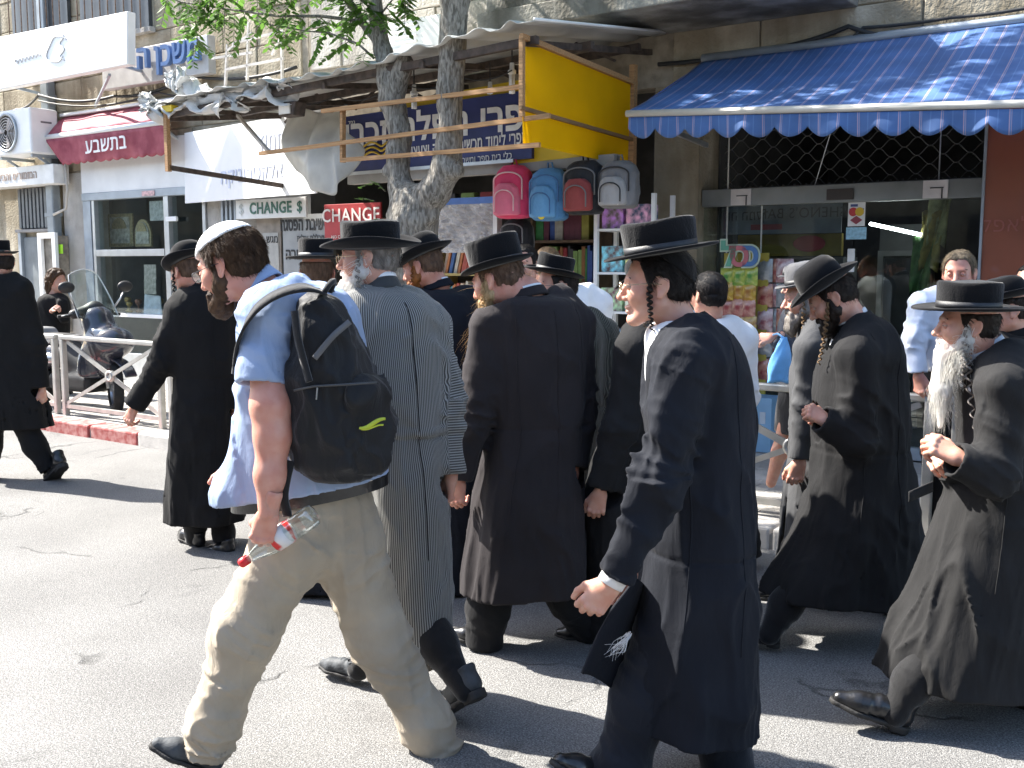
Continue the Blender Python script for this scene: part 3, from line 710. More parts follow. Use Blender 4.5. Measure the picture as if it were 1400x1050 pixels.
        bp = [(rc*.97, .003), (rc+(rb-rc)*.33, .001), (rc+(rb-rc)*.66, .001), (rb-.008, .001), (rb-.002, .004), (rb, .001), (rb-.001, -.004), (rb-.008, -th), (rc+(rb-rc)*.5, -th), (rc*.95, -th)]
        s.mb('brim', MB().lathe(bp, n, M, sx*1.0, sy*1.02, zf, closed=True), bm, o)
        bd = [(rc*1.012, .002), (rc*(1.014+flare*.2), band), (rc*(1.0+flare*.2), band), (rc*.995, .002)]
        bandm = MB().lathe(bd, n, M, sx, sy, None, closed=True)
        for dz in (0, 1):   # flat bow at the side
            a0 = M @ Vector((-.02, rc*sy*1.018, band*.15)); 
        s.mb('hat_band', bandm, RIBBON, o); return o
    def kippah(s, m, axis, hgt=.06, off=.006):
        ax = np.array(axis, float); ax /= np.linalg.norm(ax); Mi = np.array(s.HM.inverted(), np.float32); k = s.k; C = s.hp((0, 0, 0))
        def f(p):
            q = p@Mi[:3, :3].T+Mi[:3, 3]; e = ell(q, (-.012, 0, .036), (.098+off, .077+off, .084+off)); return smax(np.maximum(e, -(e+.02)), -((q-np.array((-.012, 0, .036)))@ax-hgt), .003)*k
        P, Q = sdf_mesh(f, C-.14, C+.15, .0042); return s.part('kippah', smooth_pq(P, Q, 2), Q, m)
    def collar(s, m, name, c=None, yaw=None, r=.066, hgt=.04, flare=.012, tilt=14, gap=40, th=.005, drop=0., ry=.92):
        C = (s.NB if c is None else (c if isinstance(c, np.ndarray) else s.P(c)))+np.array([0, 0, drop-.020]); yw = s.hy if yaw is None else R(yaw)
        M = Matrix.Translation(Vector(C)) @ Matrix.Rotation(yw, 4, 'Z') @ Matrix.Rotation(R(tilt), 4, 'Y')
        def fn(u, v):
            a = R(gap/2)+u*(2*math.pi-R(gap)); rr = r+flare*(1-v)+.002*math.sin(u*17); return M @ Vector((rr*math.cos(a)*1.05, rr*math.sin(a)*ry, hgt*v-.25*hgt*(math.cos(a)*.5+.5)*v))
        return s.mb(name, MB().sheet(fn, 40, 4, th), m)
    def finish(s):
        """skin and hidden trunk as one mesh"""
        cs = [c for c in s.core if len(c) > 1]
        if cs:
            def f(p):
                d = None
                for c in cs:
                    r0 = .075 if c is cs[0] else .045
                    e = chain(p, c, [r0]*len(c), .05); d = e if d is None else np.minimum(d, e)
                if hasattr(s, 'NB'): d = smin(d, rcone(p, s.NB, cs[0][0], .045, .06), .03)
                return d
            pts = np.array([q for c in cs for q in c]+([s.NB] if hasattr(s, 'NB') else [])); s.bodyparts.append(sdf_mesh(f, pts.min(0)-.09, pts.max(0)+.09, .024))
        P, Q = join_pq(s.bodyparts); s.body_o = s.part('body', P, Q, s.skin); return s.root
# ================================================================== the setting
def asphalt(n, l, b):
    tc = n.new('ShaderNodeTexCoord')
    def noise(s, d=4, dist=0.):
        k = n.new('ShaderNodeTexNoise'); k.inputs['Scale'].default_value = s; k.inputs['Detail'].default_value = d; k.inputs['Distortion'].default_value = dist; l.new(tc.outputs['Object'], k.inputs['Vector']); return k
    def ramp(src, p0, c0, p1, c1):
        r = n.new('ShaderNodeValToRGB'); e = r.color_ramp.elements; e[0].position = p0; e[1].position = p1; e[0].color = (*c0, 1); e[1].color = (*c1, 1); l.new(src, r.inputs[0]); return r.outputs[0]
    big = ramp(noise(.9, 5).outputs['Fac'], .35, (.175, .172, .168), .7, (.245, .242, .235))
    fine = noise(150, 3); grain = ramp(fine.outputs['Fac'], .38, (.55, .55, .55), .66, (1.35, 1.35, 1.34))
    m = n.new('ShaderNodeMix'); m.data_type = 'RGBA'; m.blend_type = 'MULTIPLY'; m.inputs[0].default_value = 1; l.new(big, m.inputs[6]); l.new(grain, m.inputs[7])
    # stones of the aggregate
    vo = n.new('ShaderNodeTexVoronoi'); vo.inputs['Scale'].default_value = 210; l.new(tc.outputs['Object'], vo.inputs['Vector'])
    st_ = ramp(vo.outputs['Color'], .2, (.62, .62, .62), .9, (1.25, 1.25, 1.25))
    m2 = n.new('ShaderNodeMix'); m2.data_type = 'RGBA'; m2.blend_type = 'MULTIPLY'; m2.inputs[0].default_value = .8; l.new(m.outputs[2], m2.inputs[6]); l.new(st_, m2.inputs[7])
    # cracks
    wob = noise(3.5, 4); mp = n.new('ShaderNodeMix'); mp.data_type = 'RGBA'; mp.blend_type = 'ADD'; mp.inputs[0].default_value = .35; l.new(tc.outputs['Object'], mp.inputs[6]); l.new(wob.outputs['Color'], mp.inputs[7])
    cv = n.new('ShaderNodeTexVoronoi'); cv.feature = 'DISTANCE_TO_EDGE'; cv.inputs['Scale'].default_value = .62; l.new(mp.outputs[2], cv.inputs['Vector'])
    ck = ramp(cv.outputs['Distance'], .0, (0, 0, 0), .011, (1, 1, 1)); msk = ramp(noise(1.3, 3).outputs['Fac'], .40, (0, 0, 0), .47, (1, 1, 1))
    mx = n.new('ShaderNodeMix'); mx.data_type = 'RGBA'; mx.blend_type = 'LIGHTEN'; mx.inputs[0].default_value = 1; l.new(ck, mx.inputs[6]); l.new(msk, mx.inputs[7])
    m3 = n.new('ShaderNodeMix'); m3.data_type = 'RGBA'; m3.blend_type = 'MULTIPLY'; m3.inputs[0].default_value = .5; l.new(m2.outputs[2], m3.inputs[6]); l.new(mx.outputs[2], m3.inputs[7])
    # worn oil stains
    oil = ramp(noise(2.1, 6, .8).outputs['Fac'], .64, (1, 1, 1), .78, (.62, .62, .63)); m4 = n.new('ShaderNodeMix'); m4.data_type = 'RGBA'; m4.blend_type = 'MULTIPLY'; m4.inputs[0].default_value = 1; l.new(m3.outputs[2], m4.inputs[6]); l.new(oil, m4.inputs[7])
    l.new(m4.outputs[2], b.inputs['Base Color']); b.inputs['Roughness'].default_value = .85; b.inputs['Specular IOR Level'].default_value = .3
    bp = n.new('ShaderNodeBump'); bp.inputs['Strength'].default_value = .55; bp.inputs['Distance'].default_value = .006; l.new(vo.outputs['Distance'], bp.inputs['Height'])
    b2 = n.new('ShaderNodeBump'); b2.inputs['Strength'].default_value = .6; b2.inputs['Distance'].default_value = .012; l.new(mx.outputs[2], b2.inputs['Height']); l.new(bp.outputs[0], b2.inputs['Normal']); l.new(b2.outputs[0], b.inputs['Normal'])
ASPH = node_mat('asphalt', asphalt)
def stone_fn(c1, c2, dirt):
    def fn(n, l, b):
        tc = n.new('ShaderNodeTexCoord'); ob = n.new('ShaderNodeObjectInfo')
        ad = n.new('ShaderNodeVectorMath'); ad.operation = 'ADD'; l.new(tc.outputs['Object'], ad.inputs[0]); l.new(ob.outputs['Random'], ad.inputs[1])
        k = n.new('ShaderNodeTexNoise'); k.inputs['Scale'].default_value = 4; k.inputs['Detail'].default_value = 8; l.new(ad.outputs[0], k.inputs['Vector'])
        r = n.new('ShaderNodeValToRGB'); e = r.color_ramp.elements; e[0].position = .3; e[1].position = .68; e[0].color = (*c1, 1); e[1].color = (*c2, 1); l.new(k.outputs['Fac'], r.inputs[0])
        s2 = n.new('ShaderNodeTexNoise'); s2.inputs['Scale'].default_value = 1.7; s2.inputs['Detail'].default_value = 6; mp = n.new('ShaderNodeMapping'); mp.inputs['Scale'].default_value = (1.6, 1.6, .35); l.new(ad.outputs[0], mp.inputs[0]); l.new(mp.outputs[0], s2.inputs['Vector'])
        r2 = n.new('ShaderNodeValToRGB'); e = r2.color_ramp.elements; e[0].position = .42; e[1].position = .62; e[0].color = (*dirt, 1); e[1].color = (1, 1, 1, 1); l.new(s2.outputs['Fac'], r2.inputs[0])
        m = n.new('ShaderNodeMix'); m.data_type = 'RGBA'; m.blend_type = 'MULTIPLY'; m.inputs[0].default_value = .8; l.new(r.outputs[0], m.inputs[6]); l.new(r2.outputs[0], m.inputs[7])
        hs = n.new('ShaderNodeHueSaturation'); mr = n.new('ShaderNodeMapRange'); mr.inputs[3].default_value = .82; mr.inputs[4].default_value = 1.12; l.new(ob.outputs['Random'], mr.inputs[0]); l.new(mr.outputs[0], hs.inputs['Value']); l.new(m.outputs[2], hs.inputs['Color']); l.new(hs.outputs[0], b.inputs['Base Color'])
        b.inputs['Roughness'].default_value = .9; b.inputs['Specular IOR Level'].default_value = .2
        k2 = n.new('ShaderNodeTexNoise'); k2.inputs['Scale'].default_value = 38; k2.inputs['Detail'].default_value = 6; l.new(ad.outputs[0], k2.inputs['Vector'])
        bp = n.new('ShaderNodeBump'); bp.inputs['Strength'].default_value = .7; bp.inputs['Distance'].default_value = .02; l.new(k2.outputs['Fac'], bp.inputs['Height']); l.new(bp.outputs[0], b.inputs['Normal'])
    return fn
STONE = node_mat('limestone', stone_fn((.40, .345, .255), (.56, .50, .39), (.5, .47, .42)))
STONE_P = node_mat('limestone_pale', stone_fn((.50, .47, .43), (.66, .63, .58), (.6, .58, .55)))
MORTAR = mat('mortar', (.30, .26, .20), .95, .2, 10, bump=.3, bscale=60)
CONC = node_mat('weathered_concrete', stone_fn((.22, .21, .185), (.40, .385, .34), (.35, .33, .30)))
PAVE = node_mat('paving_stone', stone_fn((.36, .35, .33), (.47, .455, .43), (.72, .7, .68)))
GRND = mat('ground_dust', (.22, .20, .18), .95, .15, 2)
MB().add([(-150, -150, -.02), (150, -150, -.02), (150, 150, -.02), (-150, 150, -.02)], [(0, 1, 2, 3)]).build('ground', GRND, base=(0, 0, -.02), kind='structure')
MB().box((-60, -9.5, -.3), (40, -.2, 0)).build('road', ASPH, base=(0, 0, 0), kind='structure')
MB().box((-60, -13, -.3), (40, -9.7, .12)).build('far_pavement', PAVE, base=(0, -10, 0), kind='structure')
pv = MB().box((-60, .02, -.3), (40, 7.5, .105)).build('pavement', mat('paving_bed', (.20, .19, .18), .95), base=(0, 0, 0), kind='structure'); pv['_b'] = (0, 0, 0); pv['_r'] = 0.
slab_me = None; rr = random.Random(4)
for i in range(-17, 9):
    for j in range(5):
        if slab_me is None:
            me = MB().box((.006, .006, 0), (.594, .494, .02)).mesh('slab'); me.materials.append(PAVE); slab_me = me
        if i >= 9: continue
        o = bpy.data.objects.new('paving_slab', slab_me); COL.objects.link(o); o.parent = pv; o.location = (i*.6+(.3 if j % 2 else 0), .03+j*.5, .1+rr.uniform(-.003, .004)); o.rotation_euler = (rr.uniform(-.004, .004), rr.uniform(-.004, .004), 0)
kb = MB().box((-60, -.19, -.3), (40, .018, .09)).build('kerb', mat('kerb_bed', (.3, .29, .27), .9), base=(0, 0, 0), kind='structure'); kb['_b'] = (0, 0, 0); kb['_r'] = 0.
K_RED = mat('kerb_red_paint', (.50, .10, .09), .75, .3, 14, bump=.3, bscale=60, col2=(.55, .30, .27), ramp=(.4, .75)); K_WH = mat('kerb_pale', (.56, .53, .49), .85, .12, 9, bump=.3, bscale=60)
kmesh = {}
for i in range(-16, 9):
    s0 = i*.78-.30; m = K_RED if -9 <= i <= -6 else K_WH
    if m.name not in kmesh:
        me = MB().box((.008, -.205, -.02), (.772, .012, .128)).mesh('stone'); me.materials.append(m); kmesh[m.name] = me
    o = bpy.data.objects.new('kerb_stone', kmesh[m.name]); COL.objects.link(o); o.parent = kb; o.location = (s0, rr.uniform(-.006, .006), rr.uniform(-.006, .004))
    b = o.modifiers.new('bevel', 'BEVEL'); b.width = .018; b.segments = 2

# ------------------------------------------------------------------ buildings
def ashlar(parent, s0, s1, z0, z1, ch, ln, t, m, seed=1, skip=()):
    rng = random.Random(seed); z = z0; row = 0; ms = {}
    while z < z1-.05:
        s = s0-(rng.random()*ln)
        while s < s1:
            w = ln*rng.choice((.75, 1., 1.25)); a, b = max(s, s0), min(s+w, s1); s += w
            if b-a < .06 or any(a < q[1] and b > q[0] and z < q[3] and z+ch > q[2] for q in skip): continue
            key = (round(b-a, 2), ch)
            if key not in ms:
                me = MB().box((.006, -.02, .006), (key[0]-.006, .03, ch-.006)).mesh('block'); me.materials.append(m); ms[key] = me
            o = bpy.data.objects.new('stone_block', ms[key]); COL.objects.link(o); o.parent = parent; bb = parent['_b']; o.location = (a-bb[0], t-bb[1]+rng.uniform(-.008, .006), z-bb[2])
            bv = o.modifiers.new('bevel', 'BEVEL'); bv.width = .008; bv.segments = 1
        z += ch; row += 1
bl = thing('stone_building', (-9, 2.5, 0), 'pale limestone building over the red awning shop and the money changer', 'building')
MB().box((-20, 2.52, 3.0), (-4.6, 9, 9.5)).build('upper_wall', MORTAR, bl)
MB().box((-20, 2.52, .1), (-11.6, 9, 2.999)).build('lower_wall', MORTAR, bl)
for a, b in ((-9.62, -9.12), (-6.45, -5.55)): MB().box((a, 2.50, .1), (b, 2.9, 2.999)).build('pier', STONE_P, bl)
ashlar(bl, -12.5, -4.7, 3.02, 5.6, .42, .8, 2.52, STONE, 3)
ashlar(bl, -12.5, -11.6, .12, 2.99, .41, .6, 2.52, STONE, 5)
br = thing('stone_building', (1.5, 2.5, 0), 'limestone building with projecting concrete balcony over the striped awning', 'building')
MB().box((-4.59, 2.52, 3.3), (9, 9, 9.5)).build('upper_wall', MORTAR, br)
MB().box((-.18, 2.52, .1), (.26, 2.95, 3.299)).build('pier', STONE, br)
ashlar(br, .0, 6.0, 3.3, 5.6, .46, 1.05, 2.52, STONE, 8)
ashlar(br, -4.55, 0.0, 3.9, 5.6, .46, .9, 2.52, STONE_P, 9)
# balcony: slab, upper moulding, parapet wall
MB().box((-1.45, 1.52, 3.75), (1.62, 2.515, 3.93)).build('balcony_slab', CONC, br, bevel=.012)
MB().box((-1.40, 1.58, 3.931), (1.56, 2.514, 4.10)).build('balcony_moulding', CONC, br, bevel=.02)
MB().box((-1.34, 1.64, 4.101), (1.50, 1.78, 5.0)).build('balcony_parapet', CONC, br, bevel=.01)
# window on the upper left with iron bars
rng = random.Random(2)
for (a, b) in ((-10.6, -9.2), (-8.9, -7.4)):
    w = MB().box((a, 2.44, 4.75), (b, 2.49, 6.0)).build('window', mat('window_dark', (.06, .065, .07), .3), bl)
    for k in range(9):
        x = a+.06+(b-a-.12)*k/8; MB().tube([(x, 2.36, 4.72), (x+.0, 2.36, 6.0)], .009, 6).build('window_bar', mat('iron_rusty', (.20, .13, .09), .8, .3, 30), w, smooth=True)
    MB().box((a-.06, 2.40, 4.68), (b+.06, 2.495, 4.745)).build('sill', STONE_P, w, bevel=.006)
# grey drain pipe and cable runs on the wall
PIPE = mat('pipe_grey', (.27, .30, .32), .5, .12, 6, metal=.3); CABLE = mat('cable_black', (.02, .02, .02), .6)
dp = thing('drain_pipe', (-9.75, 2.4, .12), 'grey square drain pipe running down between two shopfronts', 'pipe')
MB().box((-9.84, 2.36, .12), (-9.66, 2.49, 6.5)).build('pipe', PIPE, dp, bevel=.02)
for z in (.9, 2.4, 4.05): MB().box((-9.87, 2.35, z), (-9.63, 2.485, z+.05)).build('bracket', PIPE, dp)
def cable(label, pts, r=.012, sag=.06):
    P = []
    for (a, b) in zip(pts[:-1], pts[1:]):
        for k in range(10): u = k/10; P.append((a[0]+(b[0]-a[0])*u, a[1]+(b[1]-a[1])*u, a[2]+(b[2]-a[2])*u-sag*4*u*(1-u)))
    P.append(pts[-1]); MB().tube(P, r, 6).build('cable', CABLE, smooth=True, label=label, cat='cable', group='wall cables')
cable('black cable sagging over limestone from the air conditioner toward the drain pipe', [(-12, 2.44, 3.95), (-10.6, 2.43, 3.98), (-9.8, 2.33, 4.12)], .016)
cable('twisted black cable sagging above the red awning', [(-9.8, 2.32, 4.10), (-8.2, 2.43, 3.95), (-6.6, 2.42, 4.05), (-4.7, 2.42, 3.95)], .02, .08)
cable('thin cable drooping below the blue lettered sign', [(-9.8, 2.30, 4.02), (-7.2, 2.40, 3.90), (-5.2, 2.40, 3.86)], .012, .12)
cable('thick black cable across limestone above the striped awning', [st(1080, 75, 2.46), st(1150, 62, 2.46), st(1180, 38, 2.46), st(1300, 24, 2.46), st(1420, 8, 2.46)], .014, .01)
cable('black cable humped under the balcony edge', [st(900, 88, 2.46), st(1060, 66, 2.46), st(1160, 36, 2.46), st(1230, 50, 2.46), st(1285, 50, 2.44)], .02, .02)

# ---- the other side of the street, behind the camera
ob_ = thing('opposite_building', (-1, -13, 0), 'plain stone building across the street with shuttered windows', 'building')
MB().box((-40, -14, .1), (34, -13, 5.6)).build('wall', node_mat('limestone_dull', stone_fn((.26, .23, .19), (.36, .32, .26), (.6, .58, .55))), ob_)
for k in range(-9, 9):
    for z in (3.6,): MB().box((k*3.4, -13.0, z), (k*3.4+1.2, -12.95, z+1.7)).build('window', mat('window_dark', (.06, .065, .07), .3), ob_)
    MB().box((k*3.4-.6, -13.0, .15), (k*3.4+1.9, -12.94, 2.8)).build('shopfront', mat('shopfront_dark', (.045, .045, .05), .4, .3, 2), ob_)
# ================================================================== shopfronts and stalls
ALU = mat('aluminium', (.55, .57, .58), .35, .08, 8, metal=.7); ALUG = mat('aluminium_grey', (.34, .38, .42), .45, .1, 6, metal=.4)
WPAINT = mat('white_enamel', (.80, .80, .79), .4, .06, 3, bump=.05, bscale=20); WDIRTY = mat('white_dirty', (.78, .77, .74), .55, .12, 4)
GLASS = mat('window_glass', (1, 1, 1), .0, 0, 5, trans=1., spec=.5)
def glass_fn(n, l, b, base=.045):
    o = n['Material Output']; tr = n.new('ShaderNodeBsdfTransparent'); gl = n.new('ShaderNodeBsdfGlossy'); gl.inputs['Roughness'].default_value = .015; gl.inputs['Color'].default_value = (.9, .95, .95, 1); tr.inputs['Color'].default_value = (.86, .90, .89, 1)
    ge = n.new('ShaderNodeNewGeometry'); dp_ = n.new('ShaderNodeVectorMath'); dp_.operation = 'DOT_PRODUCT'; l.new(ge.outputs['Incoming'], dp_.inputs[0]); l.new(ge.outputs['Normal'], dp_.inputs[1])
    def mth(op, a, b_=None, v=None):
        k = n.new('ShaderNodeMath'); k.operation = op; l.new(a, k.inputs[0])
        if v is not None: k.inputs[1].default_value = v
        return k.outputs[0]
    ab = mth('ABSOLUTE', dp_.outputs['Value']); om = n.new('ShaderNodeMath'); om.operation = 'SUBTRACT'; om.inputs[0].default_value = 1.; l.new(ab, om.inputs[1]); pw = mth('POWER', om.outputs[0], v=5.); fs = n.new('ShaderNodeMath'); fs.operation = 'MULTIPLY_ADD'; fs.inputs[1].default_value = .9; fs.inputs[2].default_value = base; l.new(pw, fs.inputs[0])
    mx = n.new('ShaderNodeMixShader'); l.new(fs.outputs[0], mx.inputs[0]); l.new(tr.outputs[0], mx.inputs[1]); l.new(gl.outputs[0], mx.inputs[2]); l.new(mx.outputs[0], o.inputs['Surface'])
PANE = node_mat('shop_glass', glass_fn)
WOOD = mat('timber_raw', (.37, .205, .09), .75, .25, 14, bump=.2, bscale=60, stretch=(.3, 6, 6)); WOODD = mat('timber_dark', (.12, .075, .045), .7, .3, 10)
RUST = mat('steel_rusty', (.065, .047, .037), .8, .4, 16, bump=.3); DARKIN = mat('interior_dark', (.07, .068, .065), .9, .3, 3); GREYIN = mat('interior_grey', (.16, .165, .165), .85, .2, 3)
def transl(name, col, f=.45, rough=.6, var=.12, sc=3.):
    def fn(n, l, b):
        o = n['Material Output']; tc = n.new('ShaderNodeTexCoord'); nz = n.new('ShaderNodeTexNoise'); nz.inputs['Scale'].default_value = sc; nz.inputs['Detail'].default_value = 5; l.new(tc.outputs['Object'], nz.inputs['Vector'])
        r = n.new('ShaderNodeValToRGB'); e = r.color_ramp.elements; e[0].position = .3; e[1].position = .7; e[0].color = (*[c*(1-var) for c in col], 1); e[1].color = (*[min(1, c*(1+var*.5)) for c in col], 1); l.new(nz.outputs['Fac'], r.inputs[0]); l.new(r.outputs[0], b.inputs['Base Color']); b.inputs['Roughness'].default_value = rough
        t = n.new('ShaderNodeBsdfTranslucent'); l.new(r.outputs[0], t.inputs['Color']); mx = n.new('ShaderNodeMixShader'); mx.inputs[0].default_value = f; l.new(b.outputs[0], mx.inputs[1]); l.new(t.outputs[0], mx.inputs[2]); l.new(mx.outputs[0], o.inputs['Surface'])
    return node_mat(name, fn)
def sign_text(parent, s, size, sc, zc, t, m, name='lettering', bold=.0, depth=.006, align='CENTER', squash=1., slope=0.):
    return text_mb(s, size, lambda x, y, d: (sc+x*squash, t-d, zc+y+slope*x), depth, bold, align).build(name, m, parent)

# ---- rooms behind the fronts: floor, back and side walls
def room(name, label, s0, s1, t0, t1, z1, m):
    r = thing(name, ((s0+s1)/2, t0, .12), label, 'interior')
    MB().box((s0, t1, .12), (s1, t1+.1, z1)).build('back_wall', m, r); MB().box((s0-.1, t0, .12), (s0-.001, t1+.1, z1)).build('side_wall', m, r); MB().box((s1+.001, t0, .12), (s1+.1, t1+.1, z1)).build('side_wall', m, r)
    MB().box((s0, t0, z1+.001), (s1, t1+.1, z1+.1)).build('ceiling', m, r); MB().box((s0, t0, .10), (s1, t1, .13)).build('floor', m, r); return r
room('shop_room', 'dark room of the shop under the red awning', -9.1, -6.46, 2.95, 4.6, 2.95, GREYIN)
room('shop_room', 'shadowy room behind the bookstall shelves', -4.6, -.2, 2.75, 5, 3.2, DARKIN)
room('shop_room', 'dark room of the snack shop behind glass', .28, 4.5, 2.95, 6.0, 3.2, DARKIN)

# ---- far left: door, shutter, small sign, air conditioner
d = thing('entrance_door', (-10.3, 2.5, .12), 'grey panelled door below the louvred vent at the limestone building', 'door')
MB().box((-11.59, 2.56, .12), (-9.86, 2.7, 2.99)).build('wall_panel', STONE, d)
MB().box((-10.72, 2.50, .12), (-9.98, 2.555, 2.12)).build('door_leaf', mat('door_grey', (.20, .22, .225), .6, .15, 5), d, bevel=.01)
for a in (-10.80, -9.97): MB().box((a, 2.46, .12), (a+.07, 2.554, 2.2)).build('frame', ALUG, d)
vt = thing('louvre_vent', (-10.35, 2.45, 2.25), 'grey vertical slatted vent above the grey door', 'vent')
MB().box((-10.78, 2.52, 2.24), (-9.98, 2.555, 2.84)).build('back', mat('vent_dark', (.05, .05, .052), .7), vt)
for k in range(8): MB().box((-10.76+k*.098, 2.47, 2.25), (-10.70+k*.098, 2.518, 2.83)).build('slat', mat('slat_grey', (.13, .14, .15), .5, metal=.3), vt, bevel=.004)
MB().box((-10.84, 2.44, 2.19), (-9.93, 2.56, 2.235)).build('sill', mat('vent_sill', (.3, .28, .26), .8), vt, bevel=.005)
wb = thing('wall_case', (-9.6, 2.3, 1.2), 'white framed notice case fixed beside the drain pipe', 'notice case')
a0, z0 = sz(56, 322, 2.3); a1, z1 = sz(76, 322, 2.3); z2 = .75
MB().box((a0, 2.32, z2), (a1, 2.49, z1)).build('case_back', mat('case_brown', (.25, .22, .18), .7, .3, 9), wb)
for (p, q) in (((a0-.04, 2.26, z2-.04), (a0+.05, 2.31, z1+.04)), ((a1-.05, 2.26, z2-.04), (a1+.04, 2.31, z1+.04)), ((a0+.051, 2.26, z1-.04), (a1-.051, 2.31, z1+.04)), ((a0+.051, 2.26, z2-.04), (a1-.051, 2.31, z2+.04))): MB().box(p, q).build('case_frame', WPAINT, wb, bevel=.005)
gs = sz(82, 340, 2.34); MB().box((gs[0]-.07, 2.338, gs[1]-.07), (gs[0]+.07, 2.344, gs[1]+.06)).build('green_sticker', mat('sticker_lime', (.45, .85, .05), .6), label='bright lime green square sticker on the drain pipe', cat='sticker')
ls = thing('sign_box', (-10.3, 2.2, 2.83), 'low pale box sign with faded brown letters under the air conditioner', 'sign')
MB().box((-11.6, 2.2, 2.84), (-9.34, 2.44, 3.11)).build('sign_body', WDIRTY, ls, bevel=.01)
sign_text(ls, heb('המזמורים והבית'), .15, -10.28, 2.98, 2.197, mat('letters_brown_faded', (.42, .33, .28), .7), bold=.003)
ac = thing('air_conditioner', (-9.7, 1.95, 3.2), 'white outdoor air conditioner unit with round fan on brackets', 'air conditioner')
cx, cz = sz(10, 178, 1.95); acr = sz(42, 178, 1.95)[0]
MB().box((cx-.42, 1.95, 3.24), (acr, 2.36, 3.86)).build('casing', WPAINT, ac, bevel=.025)
cz = 3.55
MB().lathe([(.255, -.015), (.27, 0), (.27, .02), (.24, .02)], 36, Matrix.Translation((cx, 1.94, cz)) @ Matrix.Rotation(R(90), 4, 'X'), closed=True).build('fan_ring', ALUG, ac, smooth=True)
MB().lathe([(.001, 0), (.24, 0)], 30, Matrix.Translation((cx, 1.945, cz)) @ Matrix.Rotation(R(90), 4, 'X')).build('fan_opening', mat('fan_dark', (.12, .10, .09), .6), ac)
for k in range(3):
    an = k*2.094+.4; MB().sheet(lambda u, v: (cx+math.cos(an+v*.7)*(.04+u*.18), 1.935-.02*v, cz+math.sin(an+v*.7)*(.04+u*.18)), 5, 4, .006).build('fan_blade', mat('fan_blade', (.35, .30, .27), .5), ac, smooth=True)
gm = mat('grille_wire', (.5, .5, .5), .4, metal=.6)
for k in range(6): r_ = .05+k*.038; MB().tube([(cx+math.cos(q)*r_, 1.925, cz+math.sin(q)*r_) for q in np.linspace(0, 2*math.pi, 26)], .004, 5).build('grille_ring', gm, ac, smooth=True)
MB().box((acr+.001, 2.10, 3.66), (acr+.004, 2.26, 3.685)).build('badge', mat('badge_dark', (.15, .15, .16), .5), ac)
for s in (cx-.3, acr-.1):
    MB().bar((s, 2.0, 3.22), (s, 2.5, 3.22), .04).bar((s, 2.1, 3.2), (s, 2.49, 2.98), .03).build('bracket', ALUG, ac)
MB().tube([(acr-.02, 2.38, 3.3), (-9.3, 2.36, 3.1), (-9.28, 2.36, 2.75), (-9.4, 2.4, 2.5), (-9.62, 2.34, 2.42)], .018, 8).build('condensate_hose', mat('hose_beige', (.5, .47, .42), .6), ac, smooth=True)

# ---- large white sign board, blue letter sign
ws = thing('sign_board', (-8.3, 1.8, 4.2), 'long white illuminated-box sign with faint flowing script high on the wall', 'sign')
lo0, hi0 = sz(0, 122, 1.8), sz(0, 50, 1.8); lo1, hi1 = sz(174, 88, 1.8), sz(174, 15, 1.8); ext = -11.0
sl = (lo1[1]-lo0[1])/(lo1[0]-lo0[0]); sh = (hi1[1]-hi0[1])/(hi1[0]-hi0[0])
poly = [(ext, lo0[1]+sl*(ext-lo0[0])), lo1, hi1, (ext, hi0[1]+sh*(ext-hi0[0]))]
MB().prism(poly, 1.80, 1.92).build('sign_body', WPAINT, ws, bevel=.012)
INK = mat('letters_faint_grey', (.50, .50, .50), .6)
zc = (lo0[1]+hi0[1])/2
MB().tube([(-9.45+.62*q, 1.794, zc-.03+.03*q+.035*math.sin(q*44)*(1-.5*q)) for q in np.linspace(0, 1, 60)], .006, 5).build('script_line', INK, ws, smooth=True)
sc_ = [(-8.45+.22*math.cos(q)*(1+.3*math.sin(q*2)), 1.794, zc+.02+.16*math.sin(q*1.0)) for q in np.linspace(.6, 5.6, 30)]
MB().tube(sc_, .007, 5).build('script_flourish', INK, ws, smooth=True); MB().tube([(-8.33+.05*math.sin(q*4), 1.794, zc+.2-q*.1) for q in np.linspace(0, 3.4, 20)], .007, 5).build('script_flourish', INK, ws, smooth=True)
for s in (-10, -7.4): MB().bar((s, 2.0, 4.2), (s, 2.5, 4.15), .035).build('bracket', ALUG, ws)
MB().bar(st(150, 102, 2.0), st(130, 145, 2.45), .03).build('strut', ALUG, ws)
bs = thing('sign_board', (-7, 2.25, 4.0), 'grey sign board with raised blue Hebrew letters beside the long white sign', 'sign')
q0, q1 = sz(140, 112, 2.3), sz(285, 96, 2.3); q2 = sz(285, 50, 2.3)
MB().box((q0[0], 2.3, q1[1]-.03), (q1[0], 2.42, q2[1]+.03)).build('sign_body', mat('sign_grey', (.50, .49, .48), .5), bs, bevel=.01)
tw1, tw2 = sz(246, 73, 2.27), sz(199, 80, 2.27); LBL = mat('letters_blue', (.09, .17, .36), .4, .15, 4); sign_text(bs, heb('משכן'), .40, tw1[0], tw1[1], 2.27, LBL, bold=.008, depth=.06, squash=.95); sign_text(bs, heb('ה'), .40, tw2[0], tw2[1], 2.27, LBL, bold=.008, depth=.06)

